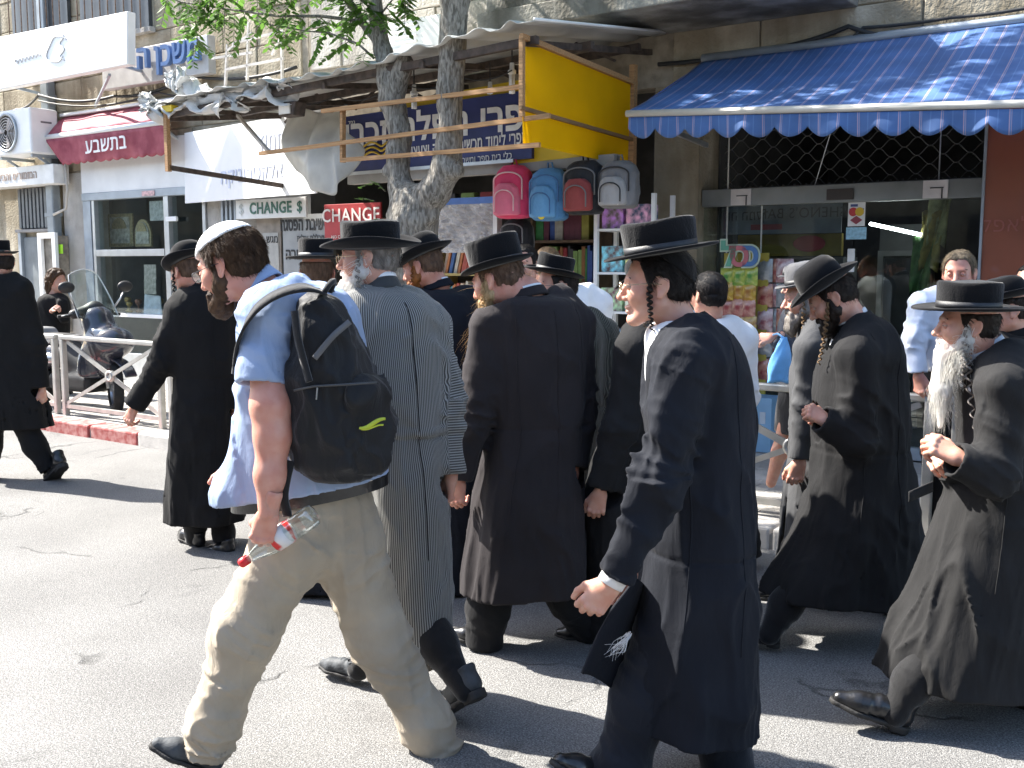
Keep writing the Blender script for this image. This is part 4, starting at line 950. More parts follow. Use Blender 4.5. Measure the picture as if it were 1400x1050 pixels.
# ---- red awning shop
CAN = mat('awning_crimson', (.30, .045, .075), .75, .2, 5, bump=.2, bscale=50, col2=(.40, .10, .13))
ra = thing('awning', (-8.2, 2.3, 3.1), 'crimson fabric awning with white Hebrew lettering and scalloped edge', 'awning')
S0, S1 = -9.45, -6.75
MB().sheet(lambda u, v: (S0+(S1-S0)*u-(.12*(1-v)*(1-u)*0), 2.47-.27*v-.02*math.sin(v*3.1), 3.78-.28*v+.008*math.sin(u*23)), 40, 6, .006).build('canopy', CAN, ra, smooth=True)
def val(u, v):
    fl = .018*math.sin(u*30)*v*v+.014*math.sin(u*11+1)*v; sx = S0+(S1-S0)*u; inset = max(0, .30-(sx-S0))*v
    return (sx+inset*.9, 2.17+.06*v+fl*.7, 3.44-(.34+.025*abs(math.sin(u*46)))*v)
MB().sheet(val, 150, 8, .005).build('valance', CAN, ra, smooth=True)
MB().tube([(S0-.04, 2.18, 3.47), (S1, 2.18, 3.47)], .035, 10).build('front_bar', WPAINT, ra, smooth=True); MB().box((S0, 2.40, 3.775), (S1, 2.5, 3.815)).build('wall_rail', WPAINT, ra, bevel=.008)
for s in (S0+.1, S1-.2): MB().bar((s, 2.48, 3.3), (s, 2.2, 3.46), .03).build('arm', ALU, ra)
tc_, tz_ = sz(147, 199, 2.17)
sign_text(ra, heb('בתשבע'), .27, tc_, tz_+.01, 2.142, mat('letters_white', (.85, .83, .82), .6), bold=.003, squash=1.05, slope=.02)
sf = thing('shop_window', (-7.8, 2.5, .12), 'aluminium framed display window with white panel above under the crimson awning', 'shop window')
z1_ = 2.70
MB().box((-9.11, 2.47, z1_), (-6.46, 2.53, 3.35)).build('white_panel', WPAINT, sf, bevel=.006)
MB().box((-9.11, 2.46, z1_-.10), (-6.46, 2.60, z1_-.001)).build('lintel', ALUG, sf, bevel=.006)
MB().box((-9.11, 2.48, .12), (-6.46, 2.62, .5)).build('plinth', ALU, sf, bevel=.006)
for a, b in ((-9.11, -8.93), (-8.90, -8.84), (-7.30, -7.20), (-6.52, -6.46)): MB().box((a, 2.475, .501), (b, 2.615, z1_-.101)).build('mullion', ALUG if a < -9 else ALU, sf, bevel=.004)
zs = sz(180, 344, 2.5)[1]; MB().box((-8.83, 2.47, zs-.06), (-7.31, 2.66, zs+.03)).build('shelf_rail', ALU, sf, bevel=.004)
zs2 = sz(180, 430, 2.5)[1]; MB().box((-8.83, 2.50, zs2-.04), (-7.31, 3.2, zs2+.01)).build('shelf', WPAINT, sf, bevel=.004)
for a, b, c, e in ((-8.83, -7.31, .51, zs2-.05), (-8.83, -7.31, zs2+.02, zs-.07), (-8.83, -7.31, zs+.04, z1_-.11), (-7.19, -6.53, .51, z1_-.11)): MB().box((a, 2.535, c), (b, 2.541, e)).build('pane', PANE, sf)
for nm, x, y in (('plaque', 148, 268), ('plaque', 158, 267)): pass
sk = sz(203, 264, 2.45); MB().box((sk[0]-.15, 2.452, sk[1]-.035), (sk[0]+.12, 2.458, sk[1]+.03)).build('sticker', mat('sticker_pink', (.62, .40, .40), .6, .3, 30), sf)
MB().box((-7.22, 2.44, sz(215, 300, 2.44)[1]-.03), (-7.0, 2.474, sz(215, 300, 2.44)[1]+.03)).build('door_latch', WPAINT, sf, bevel=.004)
# goods in the display window
GILT = mat('gilt_frame', (.42, .34, .18), .4, .3, 30, metal=.5, bump=.4, bscale=90); PICT = mat('silver_relief', (.50, .47, .38), .5, .35, 16, bump=.8, bscale=50, metal=.3)
def relief(label, px0, py0, px1, py1, t, arch=False):
    a, z1 = sz(px0, py0, t); b, z0 = sz(px1, py1, t); p = thing('relief_picture', ((a+b)/2, t, z0), label, 'picture')
    if arch: po = [(a, z0)]+[((a+b)/2-math.cos(q)*(b-a)/2, z1-.22+math.sin(q)*.22) for q in np.linspace(0, math.pi, 14)]+[(b, z0)]
    else: po = [(a, z0), (b, z0), (b, z1), (a, z1)]
    MB().prism(po, t, t+.03).build('frame', GILT, p, bevel=.006); cxx = (a+b)/2; czz = (z0+z1)/2
    MB().prism([(cxx+(x-cxx)*.8, czz+(z-czz)*.8) for x, z in po], t-.012, t-.001).build('image', PICT, p, bevel=.004)
    MB().prism([(cxx+.3*(b-a)*math.cos(q), czz+.02+.33*(z1-z0)*math.sin(q)) for q in np.linspace(0, math.pi, 12)], t-.022, t-.013).build('arch_motif', GILT, p, bevel=.003)
relief('gilt framed rectangular relief picture with arch motif in the display window', 147, 293, 182, 337, 2.85); relief('round-topped silver relief plaque leaning in the display window', 183, 300, 207, 337, 2.8, True)
for k, (px, py, w, hh, col) in enumerate(((216, 288, .36, .26, (.40, .42, .40)), (205, 372, .26, .2, (.42, .40, .36)), (205, 392, .26, .2, (.38, .37, .33)))):
    a, z = sz(px, py, 2.56); MB().box((a-w/2, 2.56, z-hh/2), (a+w/2, 2.568, z+hh/2)).build('notice', mat('paper_%d' % k, col, .7, .3, 20), label=('grey paper notice on the right pane of the display window', 'upper small printed card in the display window', 'lower small printed card in the display window')[k], cat='notice')
rng = random.Random(6)
for k in range(9):
    s = -8.6+k*.15; hgt = rng.uniform(.12, .24); cc = rng.choice(((.45, .32, .12), (.5, .5, .5), (.25, .12, .08), (.10, .2, .3), (.6, .6, .58)))
    pr = [(.035, 0), (.045, .02), (.014, .04), (.012, hgt*.5), (.045, hgt*.7), (.05, hgt*.9), (.03, hgt), (.001, hgt)]
    MB().lathe(pr, 14, Matrix.Translation((s, 2.75+rng.uniform(-.08, .15), zs2+.012))).build('goblet', mat('goblet_%d' % (k % 4), cc, .3, .2, 20, metal=.6), smooth=True, label='small metal goblet standing on the display window shelf', cat='goblet', group='goblets in the display window')
a, z = sz(208, 416, 2.6); MB().prism([(a-.2, zs2+.012), (a+.2, zs2+.012), (a+.17, zs2+.26), (a-.16, zs2+.28)], 2.6, 2.62).build('gift_box', mat('card_pale_blue', (.55, .62, .70), .6, .2, 12), label='pale blue card standing on the display window shelf', cat='card', bevel=.004)

# ---- money changer: signs and posters
P_W = mat('sign_white', (.78, .78, .76), .5, .06, 5); P_R = mat('sign_red', (.45, .045, .05), .5, .12, 6); L_G = mat('letters_green', (.05, .15, .11), .5); L_W = mat('letters_cream', (.85, .80, .76), .5); L_K = mat('letters_black', (.02, .02, .022), .6)
MB().box((-5.54, 2.50, .12), (-4.6, 2.9, 3.0)).build('kiosk_wall', GREYIN, label='grey wall of the money changer kiosk covered in posters', cat='wall')
c1 = thing('change_sign', (-5, 2.3, 2.26), 'white sign reading CHANGE in green with dollar marks', 'sign')
a0, zt = sz(322, 274, 2.3); a1, _ = sz(418, 272, 2.3); _, zb = sz(322, 300, 2.3)
MB().box((a0, 2.30, zb), (a1, 2.33, zt)).build('board', P_W, c1, bevel=.004)
sign_text(c1, 'CHANGE', .185, (a0+a1)/2+.01, (zb+zt)/2, 2.297, L_G, bold=.004, squash=.90, depth=.005)
sign_text(c1, '$', .17, a1-.10, (zb+zt)/2, 2.297, L_G, bold=.002, depth=.005); sign_text(c1, '$', .17, a0+.10, (zb+zt)/2, 2.297, mat('letters_faded', (.55, .58, .56), .6), depth=.005)
c2 = thing('change_sign', (-3.8, 2.28, 1.9), 'red sign reading CHANGE in white serif capitals', 'sign')
a0, zt = sz(443, 280, 2.25); a1, _ = sz(520, 276, 2.25); _, zb = sz(443, 338, 2.25)
MB().box((a0, 2.25, zb), (a1, 2.28, zt)).build('board', P_R, c2, bevel=.004)
sign_text(c2, 'CHANGE', .205, (a0+a1)/2-.02, zt-.13, 2.247, L_W, bold=.002, squash=.98, depth=.005); sign_text(c2, '$', .12, (a0+a1)/2, zt-.27, 2.247, L_W, depth=.005); sign_text(c2, 'NO COMMISSION', .05, (a0+a1)/2-.1, zt-.36, 2.247, L_W, depth=.004)
po = thing('poster_board', (-4.6, 2.4, 1.2), 'grey notice board with large black Hebrew headline', 'poster')
a0, zt = sz(386, 294, 2.40); a1, _ = sz(445, 294, 2.40); _, zb = sz(386, 420, 2.4)
MB().box((a0, 2.40, zb), (a1, 2.43, zt)).build('board', mat('poster_grey', (.33, .34, .34), .7, .1, 5), po); w_ = a1-a0
sign_text(po, heb('ישיבת הפסגה'), .20, a1-.0, zt-.12, 2.397, L_K, bold=.006, align='RIGHT', squash=.62, depth=.004); sign_text(po, heb('מכללת עילית'), .11, a1-.02, zt-.28, 2.397, L_K, align='RIGHT', squash=.7, depth=.004); sign_text(po, heb('תורה'), .18, a0+.04, zt-.46, 2.397, L_K, bold=.004, align='LEFT', squash=.8, depth=.004)
p2_ = thing('poster', (-5.2, 2.45, 1.3), 'narrow beige poster with a framed notice left of the black headline board', 'poster')
b0, _ = sz(350, 300, 2.45); b1, _ = sz(383, 300, 2.45); MB().box((b0, 2.45, zb), (b1, 2.47, zt)).build('sheet', mat('poster_beige', (.30, .26, .22), .7, .2, 8), p2_)
MB().box((b0+.12, 2.44, zt-.75), (b1-.03, 2.449, zt-.2)).build('notice', mat('notice_pale', (.42, .41, .38), .7, .1, 12), p2_); sign_text(p2_, heb('מגש'), .13, (b0+b1)/2+.08, zt-.28, 2.437, L_K, squash=.9, depth=.004)
b0, z0 = sz(305, 276, 2.48); b1, _ = sz(328, 276, 2.48)
for k in range(4): MB().box((b0+k*.08, 2.44, .3), (b0+k*.08+.035, 2.49, 2.5)).build('shutter_bar', ALUG, label='grey upright shutter bar beside the money changer', cat='bar', group='shutter bars')
wsn = thing('hanging_sign', (-5.5, 2.2, 2.5), 'large bleached white banner board with faded blue Hebrew letters', 'sign')
TL_, TR_ = 2.40, 1.80; pA, pB, pC, pD = sz(253, 278, TL_), sz(432, 264, TR_), sz(440, 150, TR_), sz(253, 182, TL_)
WB = transl('banner_white', (.93, .93, .93), .2, .5, .03); bt = lambda x: TL_+(TR_-TL_)*(x-pA[0])/(pB[0]-pA[0])
MB().prism([pA, pB, pC, pD], 0., .025, lambda a, b, d: (a, bt(a)+d, b)).build('board', WB, wsn); FB = mat('letters_faded_blue', (.56, .60, .74), .6, .15, 9)
def btext(str_, size, px, py, sq):
    x0 = sz(px, py, (TL_+TR_)/2); return text_mb(str_, size, lambda x, y, d: (x0[0]+x*sq, bt(x0[0]+x*sq)-.003-d, x0[1]+y+.01*x), .004, .004).build('lettering', FB, wsn)
btext(heb('חמוד'), .34, 382, 196, .8); btext(heb('אלקטרוניקה'), .24, 345, 238, 1.05)

# ---- bookstall canopy
MET = transl('canopy_sheet', (.50, .50, .48), .04, .6, .3, 2.)
cn = thing('canopy', (-2.3, .5, 3.2), 'old corrugated sheet canopy with wavy front edge over the bookstall', 'canopy')
def can(u, v):
    s = -4.5+4.45*u; zf = 3.24+.22*u; t = .36+2.12*v; w = .03*math.sin(u*2*math.pi*15); sag = .03*math.sin(u*9)+.02*math.sin(u*4+2)
    return (s+.12*v*0, t+.03*math.sin(u*50)*(1-v)**6, zf+.30*v+max(w, -.008)*(1 if s > -3.3 else .5)+sag*(1-v))
MB().sheet(can, 180, 8, .006).build('roof_sheet', MET, cn, smooth=True)
MB().tube([can(1, v)[:2]+(can(1, v)[2]+.005,) for v in (0, .25, .5, .75, 1)], .012, 6).build('edge_trim', WPAINT, cn, smooth=True)
for t, dz in ((.5, 0), (1.3, .10), (2.1, .22)): MB().bar((-4.45, t, 3.17+dz), (-.12, t, 3.36+dz), .05, .06).build('purlin', RUST, cn)
for s in (-4.45, -3.4, -2.3, -1.2, -.22): MB().bar((s, .45, 3.13+.05*(s+4.4)), (s, 2.49, 3.40+.05*(s+4.4)), .04, .05).build('rafter', RUST, cn)
for s in (-3.9, -2.85, -1.75, -.7): MB().bar((s-.45, 1.9, 3.22+.05*(s+4.4)), (s, 1.9, 3.5+.045*(s+4.4)), .022).bar((s+.45, 1.9, 3.26+.05*(s+4.4)), (s, 1.9, 3.5+.045*(s+4.4)), .022).build('truss_brace', RUST, cn)
# torn silver sheeting on the left
SIL = transl('silver_sheeting', (.78, .78, .77), .2, .6, .2, 6.)
tn = thing('torn_sheeting', (-4.6, .5, 3.2), 'torn crumpled silver sheeting flapping on the left end of the canopy', 'sheeting'); rng = np.random.default_rng(12)
def rag(pts, wd, seed, tsp):
    P = [st(*p, tsp) for p in pts]; n = len(P)-1
    def fn(u, v):
        i = min(int(u*n), n-1); f = u*n-i; a, b = np.array(P[i]), np.array(P[i+1]); c = a+(b-a)*f
        return c+np.array([.05*math.sin(u*31+v*7+seed), .09*math.sin(u*19+v*11+seed*2)*(.3+v), -wd*v*(.6+.5*math.sin(u*23+seed))+.05*math.sin(v*9+u*14)])
    MB().sheet(fn, 40, 8, .004).build('rag', SIL, tn, smooth=True)
rag([(330, 132), (290, 134), (250, 138), (215, 142), (202, 132)], .12, 1., .5); rag([(290, 126), (262, 112), (246, 95), (236, 106)], .22, 2.3, .55); rag([(400, 118), (370, 112), (330, 128), (300, 134)], .13, 4., .5); rag([(200, 132), (212, 150), (222, 155)], .09, 5., .45)
# sign frame on the left end: rusty angle iron, seen end on
fr_ = thing('iron_bracket', (-4.45, 1.2, 2.6), 'empty rusty iron sign frame projecting from the wall', 'iron frame'); s = -4.45
for a, b, m in (((s, .45, 2.62), (s, .45, 3.24), WOOD), ((s, .45, 3.22), (s, 2.3, 3.36), RUST), ((s, .45, 2.66), (s, 2.2, 2.56), RUST)): MB().bar(a, b, .045).build('frame_bar', m, fr_)
MB().bar(st(325, 158, 1.0), st(368, 208, .6), .03).build('frame_strut', mat('timber_grey', (.40, .36, .32), .8), fr_)
MB().box((s-.035, .42, 3.19), (s+.12, .5, 3.25)).build('yellow_cap', mat('tape_yellow', (.70, .48, .02), .5), fr_)
# hanging translucent plastic
PL = transl('plastic_sheet', (.80, .79, .74), .5, .3, .25, 3.5)
ps = thing('plastic_sheet', (-3.6, 1.2, 2.5), 'sagging dirty translucent plastic sheet bulging below the canopy', 'plastic sheet')
def pf(u, v):
    a = np.array(st(392+78*u, 150+4*u, 1.35)); px = 400+100*u+(v-.5)*10*math.sin(u*7); sagy = 232+46*math.sin(u*math.pi)*1.0-26*u
    b = np.array(st(405+92*u, sagy, 1.15-.25*math.sin(u*3.1))); c = a+(b-a)*v
    return c+np.array([.03*math.sin(u*17+v*5), -.12*math.sin(v*math.pi)+.03*math.sin(u*13+v*8), .015*math.sin(u*22+v*6)])
MB().sheet(pf, 40, 30, .003).build('sheet', PL, ps, smooth=True)
# blue bookshop sign
bb = thing('shop_sign', (-2, 1.5, 2.6), 'dark blue bookshop sign with white Hebrew lettering and yellow open-book mark', 'sign')
BLU = mat('sign_blue', (.022, .032, .135), .5, .15, 5); YEL = mat('sign_yellow', (.62, .42, .01), .5, .1, 4); LWH = mat('letters_dull_white', (.72, .72, .72), .6, .1, 10)
bA, bB, bC, bD = sz(470, 237, 1.5), sz(703, 218, 1.5), sz(727, 122, 1.5), sz(470, 160, 1.5)
MB().prism([bA, bB, (bC[0], bB[1]), bC, bD], 1.5, 1.54).build('board', BLU, bb)
zt_ = lambda s: bD[1]+(bC[1]-bD[1])*(s-bD[0])/(bC[0]-bD[0])
a, b = sz(470, 237, 1.495), sz(703, 218, 1.495); MB().bar((a[0], 1.485, a[1]-.01), (b[0], 1.485, b[1]-.01), .02, .03).build('lower_trim', ALU, bb)
MB().bar((bD[0]-.012, 1.485, bA[1]), (bD[0]-.012, 1.485, bD[1]), .02, .02).build('side_trim', ALU, bb)
q = sz(640, 168, 1.5); slp = (sz(715, 160, 1.5)[1]-sz(490, 185, 1.5)[1])/(sz(715, 160, 1.5)[0]-sz(490, 185, 1.5)[0])
x1, x2 = sz(712, 165, 1.497), sz(487, 180, 1.497)
sign_text(bb, heb('ספרי תפלה-זכרון'), .34, (x1[0]+x2[0])/2, (x1[1]+x2[1])/2, 1.497, LWH, bold=.010, squash=(x1[0]-x2[0])/2.02, slope=slp, depth=.005)
x1, x2 = sz(722, 186, 1.497), sz(568, 203, 1.497); sign_text(bb, heb('ספרי לימוד-מכשירי כתיבה וצעצועים'), .155, x1[0], x1[1]-.01, 1.497, LWH, bold=.002, align='RIGHT', squash=.60, slope=.02, depth=.005)
x1 = sz(700, 208, 1.497); sign_text(bb, heb('כלי בית ספר ומשרד הפצה'), .085, x1[0], x1[1]-.03, 1.497, LWH, align='RIGHT', squash=.8, slope=.02, depth=.004)
x1 = sz(476, 168, 1.497); sign_text(bb, heb('בסד'), .05, x1[0]+.05, x1[1], 1.497, LWH, depth=.004)
bk = sz(522, 208, 1.49)
for k in range(3): MB().tube([(bk[0]-.26+.52*q, 1.488, bk[1]-.04+.045*k+.05*abs(math.sin(q*math.pi*2))) for q in np.linspace(0, 1, 22)], .011, 6).build('book_mark', mat('mark_gold', (.50, .32, .02), .5), bb, smooth=True)
a, b = sz(520, 148, 1.56), sz(722, 112, 1.56); MB().prism([(a[0], a[1]-.06), (b[0], b[1]-.10), (b[0], b[1]+.03), (a[0], a[1]+.03)], 1.56, 1.58).build('yellow_backing', YEL, bb)
a, b = sz(700, 224, 1.52), sz(790, 214, 1.52); MB().prism([(a[0], a[1]), (b[0], b[1]), (b[0], b[1]+.13), (a[0], a[1]+.15)], 1.545, 1.575).build('yellow_backing', YEL, bb)
MB().bar((bA[0], 1.6, bA[1]-.06), (-.05, 1.6, bB[1]-.05), .10, .09).build('fascia_beam', mat('fascia_grey', (.30, .29, .27), .8), bb)
# yellow panel across the end, timber frame along the front
YP = transl('banner_yellow', (.86, .62, .008), .74, .5, .06, 3.)
yp = thing('banner_panel', (-.2, 1.2, 2.6), 'plain yellow banner panel stretched on a timber frame at the end of the bookstall', 'banner')
fy = lambda a, b, d: (-.21+d, a, b)
MB().prism([(.44, 2.61), (2.06, 2.57), (2.10, 3.28), (.42, 3.36)], 0, .008, fy).build('banner_cloth', YP, yp)
MB().bar((-.19, .40, 2.80), (-.19, .40, 3.37), .036, .034).build('frame_post', WOOD, yp); MB().bar((-.185, .38, 3.375), (-.185, 2.16, 3.285), .035, .04).build('frame_rail', WOOD, yp); MB().bar((-.18, .36, 2.86), (-.18, 2.14, 2.795), .028, .028).build('frame_rail', mat('timber_brown', (.20, .115, .05), .75), yp); MB().bar((-.19, 2.12, 2.45), (-.19, 2.12, 3.44), .06, .05).build('frame_post', WOOD, yp)
tf = thing('timber_frame', (-1.7, .44, 2.6), 'raw timber lattice frame hanging in front of the blue shop sign', 'frame')
for p0_, p1_ in (((355, 210), (752, 158)), ((466, 219), (738, 198)), ((440, 152), (716, 118))):
    a, b = sz(*p0_, .45), sz(*p1_, .45); MB().bar((a[0], .45, a[1]), (b[0], .45, b[1]), .025, .034).build('rail', WOOD, tf)
for px, y0, y1 in ((467, 148, 222),): a, b = sz(px, y0, .47), sz(px, y1, .47); MB().bar((a[0], .485, a[1]), (b[0], .485, b[1]), .045, .03).build('post', WOOD, tf)
# bulbs and flood lamp under the canopy
def cfl(px, py, label, t=.9, hh=.17):
    a, z = sz(px, py, t); L = thing('energy_saving_lamp', (a, t, z-hh), label, 'lamp', 'bare lamps under the canopy')
    MB().lathe([(.001, hh), (.018, hh), (.02, hh-.05), (.034, hh-.06), (.034, hh-.085), (.02, hh-.09)], 14, Matrix.Translation((a, t, z-hh))).build('lamp_base', WDIRTY, L, smooth=True)
    for k in range(4): q = k*math.pi/2+.4; x, y = a+.016*math.cos(q), t+.016*math.sin(q); MB().tube([(x, y, z-.085), (x, y, z-hh)], .009, 8).build('lamp_tube', WPAINT, L, smooth=True)
    MB().tube([(a, t, z), (a, t, z+.16)], .006, 5).build('flex', CABLE, L)
cfl(700, 86, 'energy saving lamp hanging beside the yellow banner post', hh=.24); cfl(566, 116, 'energy saving lamp hanging between the two trunks', hh=.2); cfl(670, 112, 'short bare lamp hanging behind the thick trunk', t=1.2, hh=.1)
fl = thing('flood_lamp', st(395, 150, .6), 'small square metal flood lamp hung under the canopy edge', 'lamp')
c = np.array(st(396, 148, .6)); MB().prism([(c[0]-.1, c[2]-.07), (c[0]+.09, c[2]-.07), (c[0]+.12, c[2]+.05), (c[0]-.11, c[2]+.06)], .56, .70).build('housing', RUST, fl, bevel=.008); MB().prism([(c[0]-.085, c[2]-.055), (c[0]+.06, c[2]-.055), (c[0]+.05, c[2]+.035), (c[0]-.085, c[2]+.04)], .545, .559).build('glass_front', mat('lamp_glass', (.62, .56, .48), .2), fl); MB().bar((c[0], .63, c[2]+.05), (c[0], .63, c[2]+.15), .02).build('bracket', RUST, fl)
for k, (p0_, p1_, lb) in enumerate((((395, 138), (520, 128), 'thin wire looping under the canopy by the flood lamp'), ((560, 118), (700, 96), 'thin wire looping between hanging lamps'), ((470, 142), (600, 126), 'thin wire sagging across the canopy shade'))):
    cable(lb, [st(*p0_, .8), st((p0_[0]+p1_[0])/2, (p0_[1]+p1_[1])/2-2, .9), st(*p1_, .8)], .005, .05)

# ---- bookstall goods
def school_bag(px0, py0, px1, py1, t, label, mats, logo=None, lean=.0):
    a, z1 = sz(px0, py0, t); b, z0 = sz(px1, py1, t); cx_, w, hgt = (a+b)/2, (b-a), z1-z0; B = thing('school_backpack', (cx_, t, z0), label, 'backpack', 'backpacks hanging at the bookstall')
    def f(p):
        q = (p-np.array((cx_, t, z0), np.float32))/np.array((w/2, .11, hgt), np.float32)
        wz = np.interp(q[:,2], [-.1, 0, .05, .3, .75, .9, 1.0, 1.1], [.0, .72, .92, 1., .97, .82, .5, 0.])
        d = ((np.abs(q[:,0])/np.maximum(wz, .01))**2.6+(np.abs(q[:,1])/np.maximum(wz**.7, .01))**2.6)**(1/2.6)-1
        return np.maximum(d*.09, np.maximum(-q[:,2], q[:,2]-1)*hgt)-.004*vnoise(p*24)
    P, Q = sdf_mesh(f, (cx_-w*.6, t-.14, z0-.02), (cx_+w*.6, t+.14, z1+.02), .011); o = link_mesh('main_body', np_mesh('main_body', smooth_pq(P, Q, 2), Q, (cx_, t, z0)), mats[0], B, None, True)
    def g(p):
        q = (p-np.array((cx_-.03*w, t-.085, z0+hgt*.05), np.float32))/np.array((w*.38, .07, hgt*.60), np.float32); wz = np.interp(q[:,2], [-.1, 0, .06, .5, .85, 1, 1.1], [0, .85, .98, 1, .86, .55, 0]); d = ((np.abs(q[:,0])/np.maximum(wz, .01))**2.5+(np.abs(q[:,1]))**2.5)**(1/2.5)-1; return np.maximum(d*.06, np.maximum(-q[:,2], q[:,2]-1)*hgt*.58)
    P, Q = sdf_mesh(g, (cx_-w*.5, t-.19, z0), (cx_+w*.5, t, z0+hgt*.7), .010); link_mesh('front_pocket', np_mesh('front_pocket', smooth_pq(P, Q, 2), Q, (cx_, t, z0)), mats[1], B, None, True)
    def arch(wd, zb_, zt_, ty, r_, nm):
        pts = [(cx_-wd*w, ty, z0+hgt*zb_)]+[(cx_-wd*w*math.cos(q), ty-.012*math.sin(q), z0+hgt*(zt_-.16)+hgt*.16*math.sin(q)) for q in np.linspace(0, math.pi, 14)]+[(cx_+wd*w, ty, z0+hgt*zb_)]
        MB().tube(pts, r_, 6).build(nm, mats[2], B, smooth=True)
    arch(.40, .34, .86, t-.098, .007, 'zip'); arch(.27, .12, .52, t-.158, .006, 'piping')
    MB().tube([(cx_-.03, t+.02, z1-.03), (cx_-.02, t, z1+.05), (cx_+.02, t, z1+.05), (cx_+.03, t+.02, z1-.03)], .008, 6).build('loop', mats[0], B, smooth=True)
    for sg in (-1, 1): MB().sheet(lambda u, v: (cx_+sg*w*.3+.03*(v-.5), t+.09+.03*math.sin(u*3.1), z1-.06-u*hgt*.8), 10, 2, .006).build('strap', mats[2], B, smooth=True)
    if logo: sign_text(B, logo, .055, cx_, z0+hgt*.10, t-.14, L_W, depth=.003)
NY = lambda nm, c: cloth_mat('nylon_'+nm, c, sheen=.1, rough=.6, wr=.4)
school_bag(679, 228, 727, 298, 1.5, 'bright pink school backpack hanging at the bookstall', (NY('pink', (.62, .05, .13)), NY('rose', (.68, .16, .24)), NY('pale_pink', (.70, .45, .47))))
school_bag(728, 232, 776, 301, 1.5, 'sky blue school backpack hanging at the bookstall', (NY('sky', (.08, .22, .42)), NY('sky2', (.12, .30, .52)), NY('sky3', (.06, .15, .32))))
school_bag(774, 222, 826, 292, 1.5, 'black and dark red school backpack hanging at the bookstall', (NY('black2', (.02, .02, .022)), NY('brick', (.25, .05, .045)), NY('grey2', (.14, .14, .14))))
school_bag(822, 222, 872, 284, 1.5, 'grey and black school backpack with white script at its base', (NY('grey3', (.18, .18, .185)), NY('grey4', (.32, .31, .30)), NY('black3', (.03, .03, .033))), 'Poline')
school_bag(690, 300, 726, 350, 1.7, 'small black backpack hanging below the pink one', (NY('black4', (.02, .02, .024)), NY('black5', (.03, .03, .036)), NY('grey5', (.2, .2, .21))))
a, z = sz(746, 290, 1.42); MB().lathe([(.001, -.003), (.045, -.003), (.045, .003), (.001, .003)], 18, Matrix.Translation((a, 1.36, z)) @ Matrix.Rotation(R(80), 4, 'X'), 1., 1.5).build('price_tag', mat('tag_yellow', (.75, .55, .03), .5), label='oval yellow price tag hanging beside the pink backpack', cat='tag')
# shelves of binders and books
def shelf_unit(label, s0, s1, z0, z1, n, t, m=WOODD, depth=.3):
    S = thing('bookshelf', ((s0+s1)/2, t, z0), label, 'bookshelf')
    for k in range(n+1): z = z0+(z1-z0)*k/n; MB().box((s0, t, z-.012), (s1, t+depth, z+.012)).build('shelf', m, S)
    for s in (s0-.025, s1+.001): MB().box((s, t, z0-.012), (s+.024, t+depth, z1+.012)).build('side', m, S)
    MB().box((s0, t+depth+.001, z0), (s1, t+depth+.02, z1)).build('back', DARKIN, S); return [z0+(z1-z0)*k/n+.0125 for k in range(n)], (z1-z0)/n
BCOL = [(.03, .06, .22), (.04, .20, .06), (.30, .03, .04), (.04, .09, .30), (.28, .26, .05), (.12, .03, .05), (.05, .05, .06), (.35, .34, .30), (.25, .11, .04), (.20, .32, .10)]
BNAME = ['navy', 'green', 'crimson', 'blue', 'mustard', 'maroon', 'black', 'cream', 'brown', 'lime']
BM = [mat('book_%d' % i, c, .5, .15, 20) for i, c in enumerate(BCOL)]
bmesh_cache = {}
def books(s0, s1, z, hmax, t, label, group, tilt=0., seed=1, wmin=.02, wmax=.045, cols=BM, names=None):
    names = names or BNAME
    rng = random.Random(seed); s = s0
    while s < s1-wmax:
        w = round(rng.uniform(wmin, wmax), 2); hh = round(hmax*rng.uniform(.78, .95), 2); m = rng.choice(cols); key = (w, hh, m.name)
        if key not in bmesh_cache:
            b_ = MB().box((0, 0, 0), (w-.002, .2, hh)).box((w*.15, -.0015, hh*.12), (w*.85, -.0003, hh*.3)); me = b_.mesh('book'); me.materials.append(m); bmesh_cache[key] = me
        o = bpy.data.objects.new('book', bmesh_cache[key]); COL.objects.link(o); o.matrix_world = SM @ Matrix.Translation((s, t+rng.uniform(0, .03), z)) @ Matrix.Rotation(tilt, 4, 'Y'); cn_ = names[cols.index(m)]; tag(o, cn_+' '+label, 'book', group+', '+cn_); s += w+(.012 if tilt else .001)
zz, hh = shelf_unit('dark bookshelf of binders behind the blue and black backpacks', *(sz(728, 330, 2.3)[0], sz(812, 330, 2.3)[0]), .75, 2.32, 4, 2.3); sA, sB = sz(728, 330, 2.3)[0], sz(812, 330, 2.3)[0]
for k, z in enumerate(zz): books(sA+.01, sB-.01, z, hh-.03, 2.34, ('binder spine on the lowest shelf behind the backpacks', 'book spine on the second shelf behind the backpacks', 'book spine on the third shelf behind the backpacks', 'coloured binder spine on the top shelf behind the backpacks')[k], ('lowest shelf books', 'second shelf books', 'third shelf books', 'top shelf binders')[k], seed=20+k, wmin=.05 if k == 3 else .02, wmax=.09 if k == 3 else .05)
sA, sB = sz(600, 360, 1.9)[0], sz(664, 360, 1.9)[0]; zz, hh = shelf_unit('slanting book rack of schoolbooks left of the tall hat', sA, sB, .6, 1.95, 4, 1.9, mat('shelf_yellow', (.40, .30, .10), .6))
COV = [mat('cover_%d' % i, c, .5, .2, 12) for i, c in enumerate(((.50, .18, .06), (.55, .42, .32), (.42, .40, .36), (.05, .12, .30), (.45, .09, .06), (.08, .25, .30), (.60, .55, .45)))]
